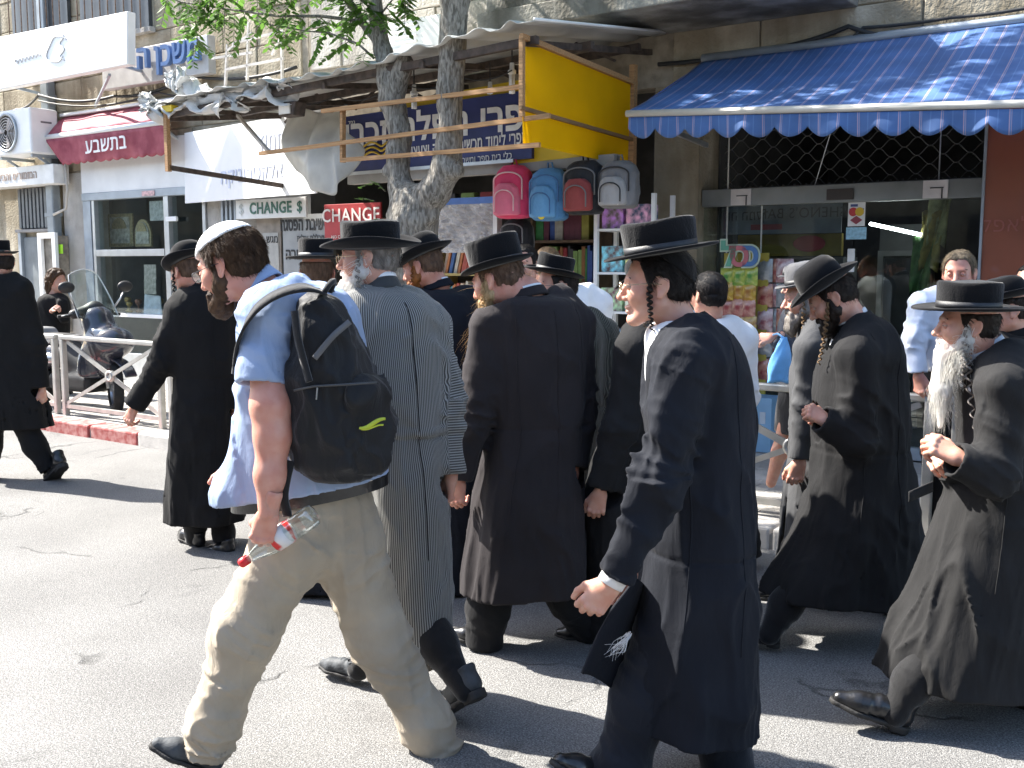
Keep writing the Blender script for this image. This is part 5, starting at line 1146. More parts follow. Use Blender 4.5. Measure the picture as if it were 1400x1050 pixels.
for k, z in enumerate(zz): books(sA, sB-.12, z, hh-.05, 1.93, 'schoolbook leaning on rack shelf %s the tall hat' % ('well below', 'below', 'level with', 'above the brim of')[k], 'leaning schoolbooks %d' % k, tilt=R(14), seed=40+k, wmin=.025, wmax=.05, cols=COV, names=['orange', 'tan', 'grey', 'navy', 'red', 'teal', 'beige'])
# plastic wrapped poster print
pp = thing('wrapped_print', (-1.7, 1.6, 1.8), 'large print wrapped in crinkled clear film with blue top edge', 'picture'); a, z1 = sz(598, 272, 1.65); b, z0 = sz(676, 345, 1.65)
MB().box((a, 1.66, z0), (b, 1.69, z1)).build('print', mat('print_brown', (.33, .26, .22), .5, .5, 5, col2=(.62, .58, .55)), pp); MB().box((a, 1.655, z1-.06), (b, 1.659, z1)).build('blue_edge', mat('edge_blue', (.10, .2, .5), .5), pp)
def film(u, v): return (a+(b-a)*u, 1.64+.012*math.sin(u*34+v*21)+.010*math.sin(u*13-v*37)-.008*math.sin(v*60+u*9), z0+(z1-.06-z0)*v)
MB().sheet(film, 50, 40).build('film', mat('film_clear', (.9, .9, .92), .08, 0, 5, alpha=.30, spec=1.), pp, smooth=False)
MB().box((b+.005, 1.62, .4), (b+.05, 1.70, z1+.06)).build('edge_board', WDIRTY, pp)
# white wire rack with boxed toys
wr_ = thing('display_rack', (-.1, 1.7, .12), 'white metal display rack holding boxed toys', 'rack'); s0, s1 = sz(812, 300, 1.75)[0], sz(890, 300, 1.75)[0]
for s in (s0, s1):
    for t in (1.75, 2.1): MB().box((s, t, .12), (s+.035, t+.035, 2.3)).build('upright', WPAINT, wr_)
toy = [(.42, .40, .30), (.12, .25, .45), (.40, .22, .20), (.30, .12, .40), (.55, .20, .30), (.10, .35, .40), (.50, .42, .12), (.25, .40, .20)]
for k, py in enumerate((313, 372, 425, 478, 530, 590)):
    z = sz(812, py, 1.75)[1]; MB().box((s0, 1.755, z-.02), (s1, 2.13, z)).build('shelf', WPAINT, wr_)
    for j in range(2):
        i = k*2+j; w = (s1-s0-.12)/2; x = s0+.05+j*(w+.02); hgt = .24+.06*((i*7) % 3)/2; m = mat('toy_%d' % (i % 8), toy[i % 8], .4, .6, 18, col2=tuple(min(1, c*2.2+.1) for c in toy[(i+3) % 8]), coat=.5)
        t_ = MB().box((x, 1.80, z+.002), (x+w-.01, 2.0, z+hgt*.75))
        t_.build('toy_box', m, bevel=.004, label='%s shiny toy box on the %s shelf of the white rack' % (('left', 'right')[j], ('top', 'second', 'third', 'fourth', 'fifth', 'lowest')[k]), cat='toy box')
bsk = MB().lathe([(.001, 0), (.10, 0), (.12, .24), (.115, .24), (.095, .01)], 20, Matrix.Translation((*sz(858, 312, 1.85)[:1], 1.92, sz(858, 312, 1.85)[1])))
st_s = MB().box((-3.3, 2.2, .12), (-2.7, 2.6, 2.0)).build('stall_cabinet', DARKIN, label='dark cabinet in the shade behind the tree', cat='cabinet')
for k, (px, py, m) in enumerate(((640, 250, BM[3]), (660, 252, BM[5]), (690, 250, BM[4]))): pass
for k in range(10):
    s = -2.9+k*.24; m = BM[(k*3) % 10]; MB().prism([(s, 2.2), (s+.2, 2.2), (s+.18, 2.42), (s+.02, 2.42)], 2.2, 2.28).build('boxed_set', m, label='small dark box in a row on the upper bookstall ledge', cat='box', group='boxes on the upper ledge', bevel=.004)
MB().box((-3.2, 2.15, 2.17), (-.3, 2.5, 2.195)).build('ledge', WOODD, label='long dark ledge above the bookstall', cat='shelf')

# ---- snack shop
AWM = {}
def awn_fn(n, l, b):
    at_ = n.new('ShaderNodeAttribute'); at_.attribute_name = 'su'
    def frac(o, per, off=0):
        a = n.new('ShaderNodeMath'); a.operation = 'MULTIPLY_ADD'; a.inputs[1].default_value = 1/per; a.inputs[2].default_value = off; l.new(o, a.inputs[0]); f = n.new('ShaderNodeMath'); f.operation = 'FRACT'; l.new(a.outputs[0], f.inputs[0]); return f.outputs[0]
    r = n.new('ShaderNodeValToRGB'); r.color_ramp.interpolation = 'CONSTANT'; e = r.color_ramp.elements; B1 = (.085, .18, .42, 1); B2 = (.12, .235, .50, 1); PK = (.46, .36, .46, 1)
    e[0].position = 0; e[0].color = B1; e[1].position = .30; e[1].color = PK
    for p, c in ((.345, B2), (.40, PK), (.425, B1), (.80, B2), (.86, B1)): k = e.new(p); k.color = c
    l.new(frac(at_.outputs['Fac'], .135), r.inputs[0]); tc = n.new('ShaderNodeTexCoord'); nz = n.new('ShaderNodeTexNoise'); nz.inputs['Scale'].default_value = 3; nz.inputs['Detail'].default_value = 6; l.new(tc.outputs['Object'], nz.inputs['Vector'])
    dr = n.new('ShaderNodeValToRGB'); dr.color_ramp.elements[0].position = .35; dr.color_ramp.elements[1].position = .7; dr.color_ramp.elements[0].color = (.75, .75, .76, 1); dr.color_ramp.elements[1].color = (1.1, 1.1, 1.1, 1); l.new(nz.outputs['Fac'], dr.inputs[0])
    m = n.new('ShaderNodeMix'); m.data_type = 'RGBA'; m.blend_type = 'MULTIPLY'; m.inputs[0].default_value = 1; l.new(r.outputs[0], m.inputs[6]); l.new(dr.outputs[0], m.inputs[7]); l.new(m.outputs[2], b.inputs['Base Color']); b.inputs['Roughness'].default_value = .7
    o = n['Material Output']; t = n.new('ShaderNodeBsdfTranslucent'); l.new(m.outputs[2], t.inputs['Color']); mx = n.new('ShaderNodeMixShader'); mx.inputs[0].default_value = .25; l.new(b.outputs[0], mx.inputs[1]); l.new(t.outputs[0], mx.inputs[2]); l.new(mx.outputs[0], o.inputs['Surface'])
AWN = node_mat('awning_blue_stripe', awn_fn)
aw = thing('awning', (1.9, 1.3, 2.7), 'blue striped fabric awning with scalloped valance over the snack shop', 'awning')
A0, A1 = .30, 5.2; TF = 1.15
zfr = lambda s: np.interp(s, [.3, 3.07, 5.2], [2.87, 2.70, 2.58]); ztp = lambda s: 3.47
def strip(o, fn):
    me = o.data; n = len(me.vertices); co = np.zeros(n*3, np.float32); me.vertices.foreach_get('co', co); at_ = me.attributes.new('su', 'FLOAT', 'POINT'); at_.data.foreach_set('value', (co.reshape(-1, 3)[:,0]+20).astype(np.float32))
def cano(u, v):
    s = A0+(A1-A0)*u; return (s, 2.47+(TF-2.47)*v, ztp(s)+(zfr(s)+.02-ztp(s))*v-.05*math.sin(v*math.pi)*(.6+.4*math.sin(u*11))+.012*math.sin(u*57)*math.sin(v*3))
strip(MB().sheet(cano, 120, 14, .004).build('canopy', AWN, aw, smooth=True), None)
def vale(u, v):
    s = A0+(A1-A0)*u; sc = abs(math.sin((s-.3)*math.pi/.235)); return (s, TF+.0+.02*math.sin(s*19)*v, zfr(s)-.03-(.085+.075*sc**.8)*v)
strip(MB().sheet(vale, 330, 5, .004).build('valance', AWN, aw, smooth=True), None)
MB().tube([(A0-.02, TF, zfr(A0)), (3.07, TF, zfr(3.07)), (A1, TF, zfr(A1))], .026, 10).build('front_bar', mat('bar_cream', (.50, .48, .43), .4), aw, smooth=True)
for s in (A0+.05, 3.4): MB().bar((s, 2.49, 2.75), (s, TF+.02, zfr(s)-.02), .03, .04).build('arm', ALU, aw)
MB().prism([(2.47, 3.45), (TF, zfr(A0)), (2.47, 2.86)], 0, .005, lambda a, b, d: (A0-.01+d, a, b)).build('end_gusset', NY('blue_gusset', (.04, .12, .40)), aw)
MB().tube([(A0, 2.47, 3.49), (A1, 2.47, 3.49)], .04, 10).build('roller', ALUG, aw, smooth=True)
MB().box((.27, 2.53, 3.0), (5.0, 2.7, 3.299)).build('shop_fascia', DARKIN, label='dark fascia above the snack shop grille', cat='fascia')
gs_ = thing('glass_shopfront', (1.6, 2.6, .12), 'frameless glass shopfront with steel patch fittings and header rail', 'shop front')
MB().box((.27, 2.58, 2.22), (2.62, 2.68, 2.37)).build('header_rail', mat('steel_dull', (.24, .25, .24), .4, .1, 4, metal=.6), gs_, bevel=.004)
MB().box((.27, 2.60, .12), (2.62, 2.68, .22)).build('sill_rail', ALUG, gs_)
ed = [.50, .82, 1.62, 2.34, 2.60]
for a, b in zip([.27]+ed[:-1], ed): MB().box((a+.004, 2.625, .221), (b-.004, 2.635, 2.219)).build('glass_panel', PANE, gs_)
for s in (.50, .82): MB().box((s-.006, 2.618, .221), (s+.006, 2.624, 2.99 if s < .6 else 2.219)).build('glass_joint', mat('joint_pale', (.5, .5, .46), .4), gs_)
for px in (1012, 1277): a = sz(px, 268, 2.57)[0]; MB().box((a-.085, 2.562, 2.225), (a+.10, 2.579, 2.365)).build('patch_fitting', mat('fitting_pale', (.62, .58, .56), .4), gs_, bevel=.003); MB().bar((a-.03, 2.558, 2.305), (a+.07, 2.558, 2.305), .008).bar((a+.06, 2.558, 2.30), (a+.06, 2.558, 2.22), .008).build('fitting_groove', L_K, gs_)
MB().box((1.40, 2.565, 2.24), (1.62, 2.579, 2.33)).build('lock_case', mat('lock_brown', (.05, .04, .035), .5), gs_)
a = sz(1163, 355, 2.6)[0]; MB().box((a-.03, 2.60, sz(1163, 372, 2.6)[1]), (a+.03, 2.618, sz(1163, 340, 2.6)[1])).build('door_handle', mat('handle_pale', (.70, .70, .68), .35), gs_, bevel=.006)
gr = thing('roller_grille', (1.5, 2.66, 2.4), 'roller grille of curved steel wires in diamond mesh above the shop door', 'grille'); WIRE = mat('wire_steel', (.11, .11, .105), .45, metal=.6)
for r_ in range(9):
    z = 2.40+r_*.072
    MB().tube([(.42+2.2*i/132, 2.72, z+.038*math.sin(i/132*2.2*math.pi*2/.20+(math.pi if r_ % 2 else 0))) for i in range(133)], .0045, 5).build('wire', WIRE, gr, smooth=True)
for k in range(22): MB().box((.46+k*.10, 2.715, 2.385), (.475+k*.10, 2.73, 2.40)).build('rivet', WIRE, gr)
MB().box((.42, 2.70, 2.371), (2.62, 2.74, 2.386)).build('bottom_bar', WIRE, gr); MB().tube([(2.25, 2.70, 2.37), (2.25, 2.70, 2.98)], .006, 5).build('guide_rod', ALU, gr); MB().tube([(1.25, 2.70, 2.37), (1.42, 2.70, 2.98)], .004, 5).build('pull_cord', ALU, gr)
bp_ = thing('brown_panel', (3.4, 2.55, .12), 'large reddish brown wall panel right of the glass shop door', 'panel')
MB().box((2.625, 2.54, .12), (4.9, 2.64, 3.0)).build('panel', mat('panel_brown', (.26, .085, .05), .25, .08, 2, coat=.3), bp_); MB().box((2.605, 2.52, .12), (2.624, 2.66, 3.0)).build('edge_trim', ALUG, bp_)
sign_text(bp_, heb('פלאפל'), .15, sz(1385, 312, 2.54)[0], sz(1385, 308, 2.54)[1], 2.537, mat('reflected_letters_rust', (.34, .10, .07), .4), depth=.003)  # word painted on to imitate a faint reflection in the panel
# stickers on the glass
cs = thing('card_sticker', st(1171, 302, 2.58), 'white payment card sticker with overlapping red and yellow discs on the glass', 'sticker'); a0, z1 = sz(1160, 277, 2.612); a1, z0 = sz(1182, 309, 2.612)
MB().box((a0, 2.612, z0), (a1, 2.616, z1)).build('sheet', P_W, cs); MB().box((a0+.01, 2.609, z0+.10), (a1-.01, 2.6115, z1-.05)).build('card_field', mat('card_blue', (.06, .08, .22), .5), cs); mx_ = (a0+a1)/2; mz = (z0+z1)/2+.02
for dx, c in ((-.026, (.55, .04, .04)), (.026, (.68, .45, .03))): MB().lathe([(.001, 0), (.036, 0), (.036, .001), (.001, .001)], 20, Matrix.Translation((mx_+dx, 2.6085-.001*(dx > 0), mz)) @ Matrix.Rotation(R(90), 4, 'X')).build('disc', mat('disc_%s' % ('r' if dx < 0 else 'y'), c, .5), cs)
MB().prism([(mx_-.05, z0+.05), (mx_, z0+.085), (mx_+.05, z0+.05), (mx_, z0+.015)], 2.608, 2.6115).build('arrow_mark', mat('mark_maroon', (.30, .05, .07), .5), cs); MB().box((a0+.02, 2.609, z1-.035), (a1-.06, 2.6115, z1-.015)).build('heading', mat('card_blue', (.06, .08, .22), .5), cs)
b0, z1 = sz(1157, 311, 2.612); b1, z0 = sz(1184, 327, 2.612); MB().box((b0, 2.612, z0), (b1, 2.616, z1)).build('blue_sticker', mat('sticker_cyan', (.28, .50, .62), .5, .2, 40), label='small light blue sticker below the payment card sticker', cat='sticker')
# fluorescent tube, interior counters, added panel of painted reflections
tb = thing('fluorescent_lamp', st(1225, 314, 4.0), 'lit white fluorescent tube glowing inside the snack shop', 'lamp'); a, b = np.array(st(1190, 306, 4.0)), np.array(st(1260, 321, 4.0)); b = b+np.array([0, .6, 0.02])
MB().tube([st(1190, 306, 3.6), st(1259, 321, 3.3)], .016, 10).build('tube', mat('tube_lit', (.95, 1., 1.), .5, 0, 5, emit=5.), tb, smooth=True)
vb = thing('reflection_panel', (1.1, 3.0, 1.9), 'added dim panel painted with mirrored sign reflections behind the snack shop glass', 'banner'); a0, z1 = sz(978, 282, 3.1); a1, z0 = sz(1150, 318, 3.1); SX = lambda s, x: 2*s-x
MB().box((a0, 3.10, z0), (a1, 3.11, z1)).build('sheet', mat('reflection_dull', (.17, .20, .24), .6, .25, 4), vb)  # added sheet: reflections of street signs in the glass, painted as print
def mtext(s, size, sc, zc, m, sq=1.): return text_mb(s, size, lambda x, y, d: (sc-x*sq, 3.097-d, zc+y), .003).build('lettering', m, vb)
dkl = mat('reflected_letters_dim', (.05, .055, .07), .7); mtext("SHENO'S BAR", .13, a0+(a1-a0)*.70, z1-.09, dkl, .95); mtext(heb('שלמה המלך'), .13, a0+(a1-a0)*.20, z1-.10, dkl, .8); MB().box((a0+(a1-a0)*.30, 3.096, z1-.23), (a0+(a1-a0)*.55, 3.0985, z1-.18)).build('red_streak', mat('reflected_streak_red', (.30, .06, .07), .7), vb)
ys = thing('counter_front', (1.0, 3.4, 1.4), 'mustard yellow counter front with a red oval badge inside the snack shop', 'counter'); a0, z1 = sz(978, 322, 3.4); a1, z0 = sz(1150, 345, 3.4)
MB().box((a0, 3.40, z0-.03), (a1, 3.46, z1)).build('panel', mat('mustard', (.26, .20, .03), .6, .2, 4), ys); c = sz(1106, 333, 3.38); MB().lathe([(.001, 0), (.15, 0), (.15, .01), (.001, .01)], 24, Matrix.Translation((c[0], 3.39, c[1])) @ Matrix.Rotation(R(90), 4, 'X'), 1, .5).build('badge', mat('badge_red', (.40, .04, .05), .5), ys)
MB().box((a0, 3.47, .13), (a1, 3.9, z0-.04)).build('cabinet', GREYIN, ys)
dr = thing('fridge', (2.0, 4.2, .13), 'tall glass-fronted drinks fridge in the back of the snack shop', 'fridge'); a0, z1 = sz(1200, 350, 4.2); a1 = sz(1262, 350, 4.2)[0]
MB().box((a0, 4.25, .13), (a1, 4.7, z1+.3)).build('body', mat('fridge_grey', (.16, .17, .17), .5), dr); MB().box((a0+.06, 4.22, .3), (a1-.06, 4.249, z1-.02)).build('door', mat('fridge_door', (.05, .055, .06), .15), dr, bevel=.004)
for (p, q) in (((a0, 4.20, .25), (a0+.05, 4.219, z1+.05)), ((a1-.05, 4.20, .25), (a1, 4.219, z1+.05)), ((a0+.051, 4.20, z1), (a1-.051, 4.219, z1+.05))): MB().box(p, q).build('door_frame', mat('frame_dim', (.26, .27, .27), .5), dr)
for k, (px, py, col, lb) in enumerate(((1285, 300, (.30, .33, .16), 'yellow green cloth hanging at the right inside the snack shop'), (1275, 335, (.28, .24, .06), 'mustard packet hanging inside the snack shop'), (1262, 368, (.06, .15, .04), 'bunch of green packets hanging inside the snack shop'))):
    a, z = sz(px, py, 3.3); MB().sheet(lambda u, v: (a-.10+.2*u*(1-.3*v), 3.3+.03*math.sin(u*9+v*5), z+.28-.5*v+.02*math.sin(u*11)), 10, 10, .01).build('hanging_goods', mat('goods_%d' % k, col, .6, .4, 12), smooth=True, label=lb, cat='goods')
# snack display by the window
SN = [((.10, .36, .05), (.55, .55, .10)), ((.50, .20, .03), (.60, .42, .06)), ((.45, .06, .07), (.65, .40, .30)), ((.35, .10, .06), (.60, .45, .15)), ((.32, .03, .04), (.55, .30, .20)), ((.40, .12, .15), (.60, .5, .5)), ((.45, .45, .46), (.20, .25, .30))]
SNM = [mat('snack_%d' % i, a, .28, .3, 16, col2=b, coat=.6, bump=.3, bscale=30) for i, (a, b) in enumerate(SN)]
def pillow(cx_, t, cz, w, hh, d=.05, rot=0.):
    m = MB()
    for sg in (-1, 1): m.sheet(lambda u, v: (cx_+(u-.5)*w*sg*-1, t+sg*d*.5*max(0, math.sin(u*math.pi))**.5*max(0, math.sin(v*math.pi))**.6+.004*math.sin(u*23+v*17), cz+(v-.5)*hh), 7, 7)
    return m
dsp = thing('snack_stand', (.75, 2.4, .12), 'snack stand with a colourful cut-out letter header before the glass', 'display stand'); a0 = sz(983, 400, 2.3)[0]; a1 = sz(1038, 400, 2.3)[0]; zt = sz(1000, 362, 2.3)[1]
MB().box((a0-.02, 2.44, .125), (a1+.02, 2.46, zt+.1)).build('back_board', mat('stand_yellow', (.36, .30, .05), .6, .2, 6), dsp)
for k, (ch, px, c) in enumerate((('כ', 1027, (.06, .16, .36)), ('ס', 1011, (.48, .14, .16)), ('ל', 997, (.12, .36, .25)))):
    x, z = sz(px, 350, 2.3); text_mb(ch, .27, lambda x_, y_, d_: (x+x_, 2.305-d_, z+y_), .01, .022).build('letter_backing', mat('header_pale', (.50, .58, .45), .5), dsp); text_mb(ch, .27, lambda x_, y_, d_: (x+x_, 2.294-d_, z+y_), .01, .008).build('letter', mat('header_%d' % k, c, .4), dsp)
rng = random.Random(9); kk = 0
lab = ['green', 'orange', 'dark red', 'brown', 'crimson', 'pink', 'silver']
for r_, py in enumerate((378, 398, 422, 446, 468, 492, 515)):
    for j in range(3):
        z = sz(1010, py, 2.33)[1]; x = a0+.05+j*.105; m = SNM[(0, 1, 2, 3, 4, 5, 6)[r_]]
        pillow(x+rng.uniform(-.01, .01), 2.36+rng.uniform(-.02, .02), z+rng.uniform(-.01, .01), .125, .16).build('snack_bag', m, smooth=True, label='%s snack bag on row %s of the snack stand' % (lab[r_], ('one', 'two', 'three', 'four', 'five', 'six', 'seven')[r_]), cat='snack bag', group='snack bags row %d' % r_)
for r_ in range(5):
    for j in range(3):
        px, py = 1045+j*14, 370+r_*34; x, z = sz(px, py, 2.45); md = (r_+j) % 3; pillow(x, 2.45+.03*(j % 2), z, .15, .2).build('snack_bag', (mat('snack_clear', (.30, .32, .33), .2, .4, 9, coat=.6), SNM[4], SNM[5])[md], smooth=True, label=('clear grey', 'crimson', 'pink')[md]+' snack packet hanging right of the snack stand', cat='snack bag', group=('clear', 'crimson', 'pink')[md]+' snack packets beside the stand')
bx = thing('blue_box', st(1045, 590, 2.3), 'pale blue carton standing on the pavement before the snack shop', 'carton'); a0, z1 = sz(1028, 543, 2.2); a1, z0 = sz(1054, 586, 2.2)
MB().box((a0-.12, 2.2, .125), (a1, 2.45, z1)).build('carton', mat('carton_blue', (.20, .36, .52), .6, .08, 6), bx, bevel=.006); MB().box((a1-.10, 2.196, z1-.22), (a1-.05, 2.199, z1-.12)).build('mark', mat('carton_mark', (.45, .5, .55), .6), bx)
# ================================================================== street furniture, tree, scooter
STEEL = mat('rail_steel', (.48, .47, .44), .45, .12, 9, metal=.55)
def rail_panel(s0, s1, label, t=.1):
    f = thing('guard_rail', (s0, t, .12), label, 'railing', 'railings along the kerb'); zt, zb = .95, .22
    for s in (s0, s1): MB().box((s-.028, t-.028, .115), (s+.028, t+.028, zt-.026)).build('post', STEEL, f, bevel=.006)
    MB().box((s0-.04, t-.03, zt-.025), (s1+.04, t+.03, zt+.02)).build('top_rail', STEEL, f, bevel=.01); MB().box((s0+.036, t-.02, zb-.02), (s1-.036, t+.02, zb+.02)).build('bottom_rail', STEEL, f)
    a, b = s0+.05, s1-.05; MB().bar((a, t-.012, zb+.03), (b, t-.012, zt-.04), .014, .036).build('cross_brace', STEEL, f); MB().bar((a, t+.012, zt-.04), (b, t+.012, zb+.03), .016, .045).build('cross_brace', STEEL, f)
    MB().lathe([(.03, -.025), (.055, -.025), (.055, .025), (.03, .025)], 20, Matrix.Translation(((a+b)/2, t, (zt+zb)/2)) @ Matrix.Rotation(R(90), 4, 'X'), closed=True).build('ring', STEEL, f, smooth=True)
rail_panel(-5.86, -4.22, 'steel railing panel with crossed bars in front of the scooter'); rail_panel(-7.62, -6.02, 'steel railing panel ending beside the scooter seat')
rail_panel(-4.06, -2.45, 'steel railing panel hidden behind the striped coat'); rail_panel(1.25, 2.85, 'steel railing panel with crossed bars before the snack shop'); rail_panel(3.0, 4.6, 'steel railing panel behind the long-bearded old man')

# ---- tree with a forked trunk
def bark(n, l, b):
    tc = n.new('ShaderNodeTexCoord'); mp = n.new('ShaderNodeMapping'); mp.inputs['Scale'].default_value = (1, 1, .28); l.new(tc.outputs['Object'], mp.inputs[0])
    k = n.new('ShaderNodeTexNoise'); k.inputs['Scale'].default_value = 48; k.inputs['Detail'].default_value = 8; k.inputs['Distortion'].default_value = .8; l.new(mp.outputs[0], k.inputs['Vector'])
    r = n.new('ShaderNodeValToRGB'); e = r.color_ramp.elements; e[0].position = .36; e[1].position = .66; e[0].color = (.10, .088, .072, 1); e[1].color = (.33, .305, .265, 1); l.new(k.outputs['Fac'], r.inputs[0]); l.new(r.outputs[0], b.inputs['Base Color']); b.inputs['Roughness'].default_value = .95
    bp = n.new('ShaderNodeBump'); bp.inputs['Strength'].default_value = .8; bp.inputs['Distance'].default_value = .02; l.new(k.outputs['Fac'], bp.inputs['Height']); l.new(bp.outputs[0], b.inputs['Normal'])
BARK = node_mat('bark', bark)
LEAF = transl('leaf_green', (.115, .24, .04), .5, .5, .35, 3.); LEAF2 = transl('leaf_light', (.20, .36, .06), .5, .5, .3, 3.)
tb_ = np.array(st(560, 330, .55)); tree = thing('street_tree', (tb_[0], .55, .12), 'old street tree with forked gnarled trunk and feathery leaves before the bookstall', 'tree')
T = lambda px, py, dt=0.: np.array(st(px, py, .55+dt))
low = [T(562, 640), T(563, 480), T(565, 350), T(566, 300), T(566, 278)]; lr = [.24, .21, .20, .20, .17]
br1 = [T(560, 285), T(548, 255), T(545, 220), T(548, 190), T(540, 150), T(533, 110), T(524, 70), T(516, 30), T(512, -20)]; r1 = [.13, .10, .085, .085, .09, .098, .075, .06, .05]
br2 = [T(570, 290), T(594, 262), T(611, 228), T(615, 180), T(616, 120), T(618, 60), T(622, 0), T(630, -80), T(640, -170)]; r2 = [.14, .13, .122, .098, .098, .100, .108, .10, .09]
stub = [T(540, 120), T(552, 88)]
def tsdf(p):
    d = chain(p, low, lr, .05); d = smin(d, chain(p, br1, r1, .03), .06); d = smin(d, chain(p, br2, r2, .03), .06); d = smin(d, rcone(p, stub[0], stub[1], .09, .075), .04)
    d = smin(d, chain(p, [T(520, 60), T(495, 30), T(470, -10), T(430, -60)], [.05, .035, .03, .025], .02), .02)
    for kx, ky, kr in ((530, 235, .045), (538, 205, .05), (626, 234, .05), (530, 140, .06), (540, 296, .06), (590, 296, .05)): d = smin(d, np.linalg.norm(p-T(kx, ky, -.03), axis=1)-kr, .07)
    q = p*np.array([16, 16, 5], np.float32); return d-.007*vnoise(q)-.005*vnoise(q*2.3)-.010*vnoise(p*7)-.003*vnoise(q*5)
P, Q = sdf_mesh(tsdf, (tb_[0]-1.6, -.2, .12), (tb_[0]+1.6, 1.3, 5.6), .016); link_mesh('trunk', np_mesh('trunk', P, Q, tree['_b']), BARK, tree, None, True)
rng = np.random.default_rng(5); LV = []; LQ = []
def spray(base, dirn, n=9, ln=.34, lf=.075, droop=.25):
    """a feather-shaped leaf of paired leaflets"""
    base = np.asarray(base, float); d = np.asarray(dirn, float); d /= np.linalg.norm(d); side = np.cross(d, (0, 0, 1)); side /= np.linalg.norm(side)+1e-6; out = []
    for k in range(n):
        t = (k+1)/n; c = base+d*ln*t+np.array([0, 0, -droop*ln*t*t])
        for sg in (-1, 1):
            a = side*sg*.85+d*.5+np.array([0, 0, -.25])+rng.normal(0, .12, 3); a /= np.linalg.norm(a); w = np.cross(a, (0, 0, 1))*.026+np.array([0, 0, rng.normal(0, .006)]); L_ = lf*(1-.35*t)*rng.uniform(.8, 1.15)
            k0 = len(LV); LV.extend([c, c+a*L_*.5+w, c+a*L_, c+a*L_*.5-w]); LQ.append((k0, k0+1, k0+2, k0+3))
    tw.tube([base, base+d*ln*.5+np.array([0, 0, -droop*ln*.25]), base+d*ln+np.array([0, 0, -droop*ln])], [.004, .003, .0015], 4)
tw = MB()
def twig(pts, r=.012, leaves=6, seed=0, ln=.32, lf=.12):
    tw.tube(pts, [r*(1-.6*i/(len(pts)-1)) for i in range(len(pts))], 5); P_ = [np.array(p) for p in pts]
    for k in range(leaves):
        u = (k+.6)/leaves*(len(P_)-1); i = min(int(u), len(P_)-2); c = P_[i]+(P_[i+1]-P_[i])*(u-i); spray(c, (rng.normal(0, .7), rng.normal(0, .7), rng.normal(-.45, .35)), 8, ln*rng.uniform(.7, 1.1), lf)
# twigs in view at the top left
twig([T(500, 30), T(440, 22, -.1), T(380, 22, -.2), T(310, 12, -.3), T(245, 2, -.3), T(215, -10, -.3)], .016, 24, ln=.30); twig([T(480, -30), T(400, -20, -.2), T(330, -12, -.3), T(260, -10, -.4)], .016, 26, ln=.34)
twig([T(512, 80), T(490, 60, -.1), T(450, 45, -.15), T(415, 42, -.2), T(360, 32, -.2)], .012, 5, ln=.26); twig([T(265, 10, -.3), T(268, 40, -.3), T(270, 60, -.3)], .006, 8, ln=.2); twig([T(300, 10, -.3), T(298, 30, -.3)], .006, 4, ln=.2)
twig([T(512, 20), T(500, 5, -.1), T(480, -10, -.1), T(455, -5, -.1)], .012, 12, ln=.26); twig([T(520, 20), T(540, -5, -.05), T(560, -10, 0)], .01, 8, ln=.25)
for px, py in ((505, 250), (498, 275), (508, 300), (500, 325), (490, 310), (512, 262)): spray(T(px+15, py, -.1), (-.6+rng.normal(0, .3), -.5, rng.normal(.1, .4)), 7, .16, .05)
# crown above the street
for k in range(150):
    a = rng.uniform(0, 2*math.pi); rr_ = 2.7*math.sqrt(rng.random()); c = np.array([tb_[0]+.1+rr_*math.cos(a)*1.1, .55+rr_*math.sin(a)*.75, 5.6+rng.normal(0, .55)-.12*rr_]); c[2] = max(c[2], 4.75)
    if c[1] > 2.2: c[1] = 2.2
    if c[1] > 1.2 and c[2] < 5.2: c[2] = 5.3
    for j in range(7): spray(c+rng.normal(0, .2, 3), rng.normal(0, 1, 3)+np.array([0, 0, -.2]), 8, .34, .085)
    if k % 3 == 0: tw.tube([T(630, -80)+rng.normal(0, .08, 3), (T(630, -80)+c)/2+np.array([0, 0, .3]), c], [.03, .018, .006], 5)
lm = np_mesh('crown', np.array(LV), np.array(LQ), tree['_b']); co = link_mesh('crown', lm, LEAF, tree, None, False); co['kind'] = 'stuff'; tw.build('twigs', BARK, tree, smooth=True)['kind'] = 'stuff'
# ---- light iron frame on the roof left of the tree
IRON = mat('iron_pale', (.48, .45, .42), .6, .2, 12)
rf = thing('roof_scaffold', (-4.5, 1.6, 3.6), 'thin pale iron frame with braces standing above the canopy', 'scaffold')
for p, q in (((311, 60), (308, 122)), ((385, 45), (386, 118)), ((290, 80), (345, 72)), ((310, 95), (388, 80)), ((318, 60), (388, 42)), ((340, 30), (338, 110)), ((310, 70), (345, 45)), ((372, 75), (388, 45))): MB().bar(st(*p, 1.6), st(*q, 1.6), .025).build('bar', IRON, rf)
a = thing('air_conditioner', st(560, 60, 2.0), 'pale upper-floor air conditioner unit half hidden behind the trunks', 'air conditioner'); p, q = sz(530, 82, 2.1), sz(602, 18, 2.1)
MB().box((p[0], 2.1, p[1]), (q[0], 2.45, q[1])).build('casing', WPAINT, a, bevel=.02)
for k in range(9): z = p[1]+.08+k*.055; MB().box((p[0]+.06, 2.085, z), (q[0]-.3, 2.099, z+.02)).build('louvre', WDIRTY, a)
for s in (p[0]+.1, q[0]-.1): MB().bar((s, 2.1, p[1]-.02), (s, 2.52, p[1]-.02), .035).build('bracket', ALUG, a)

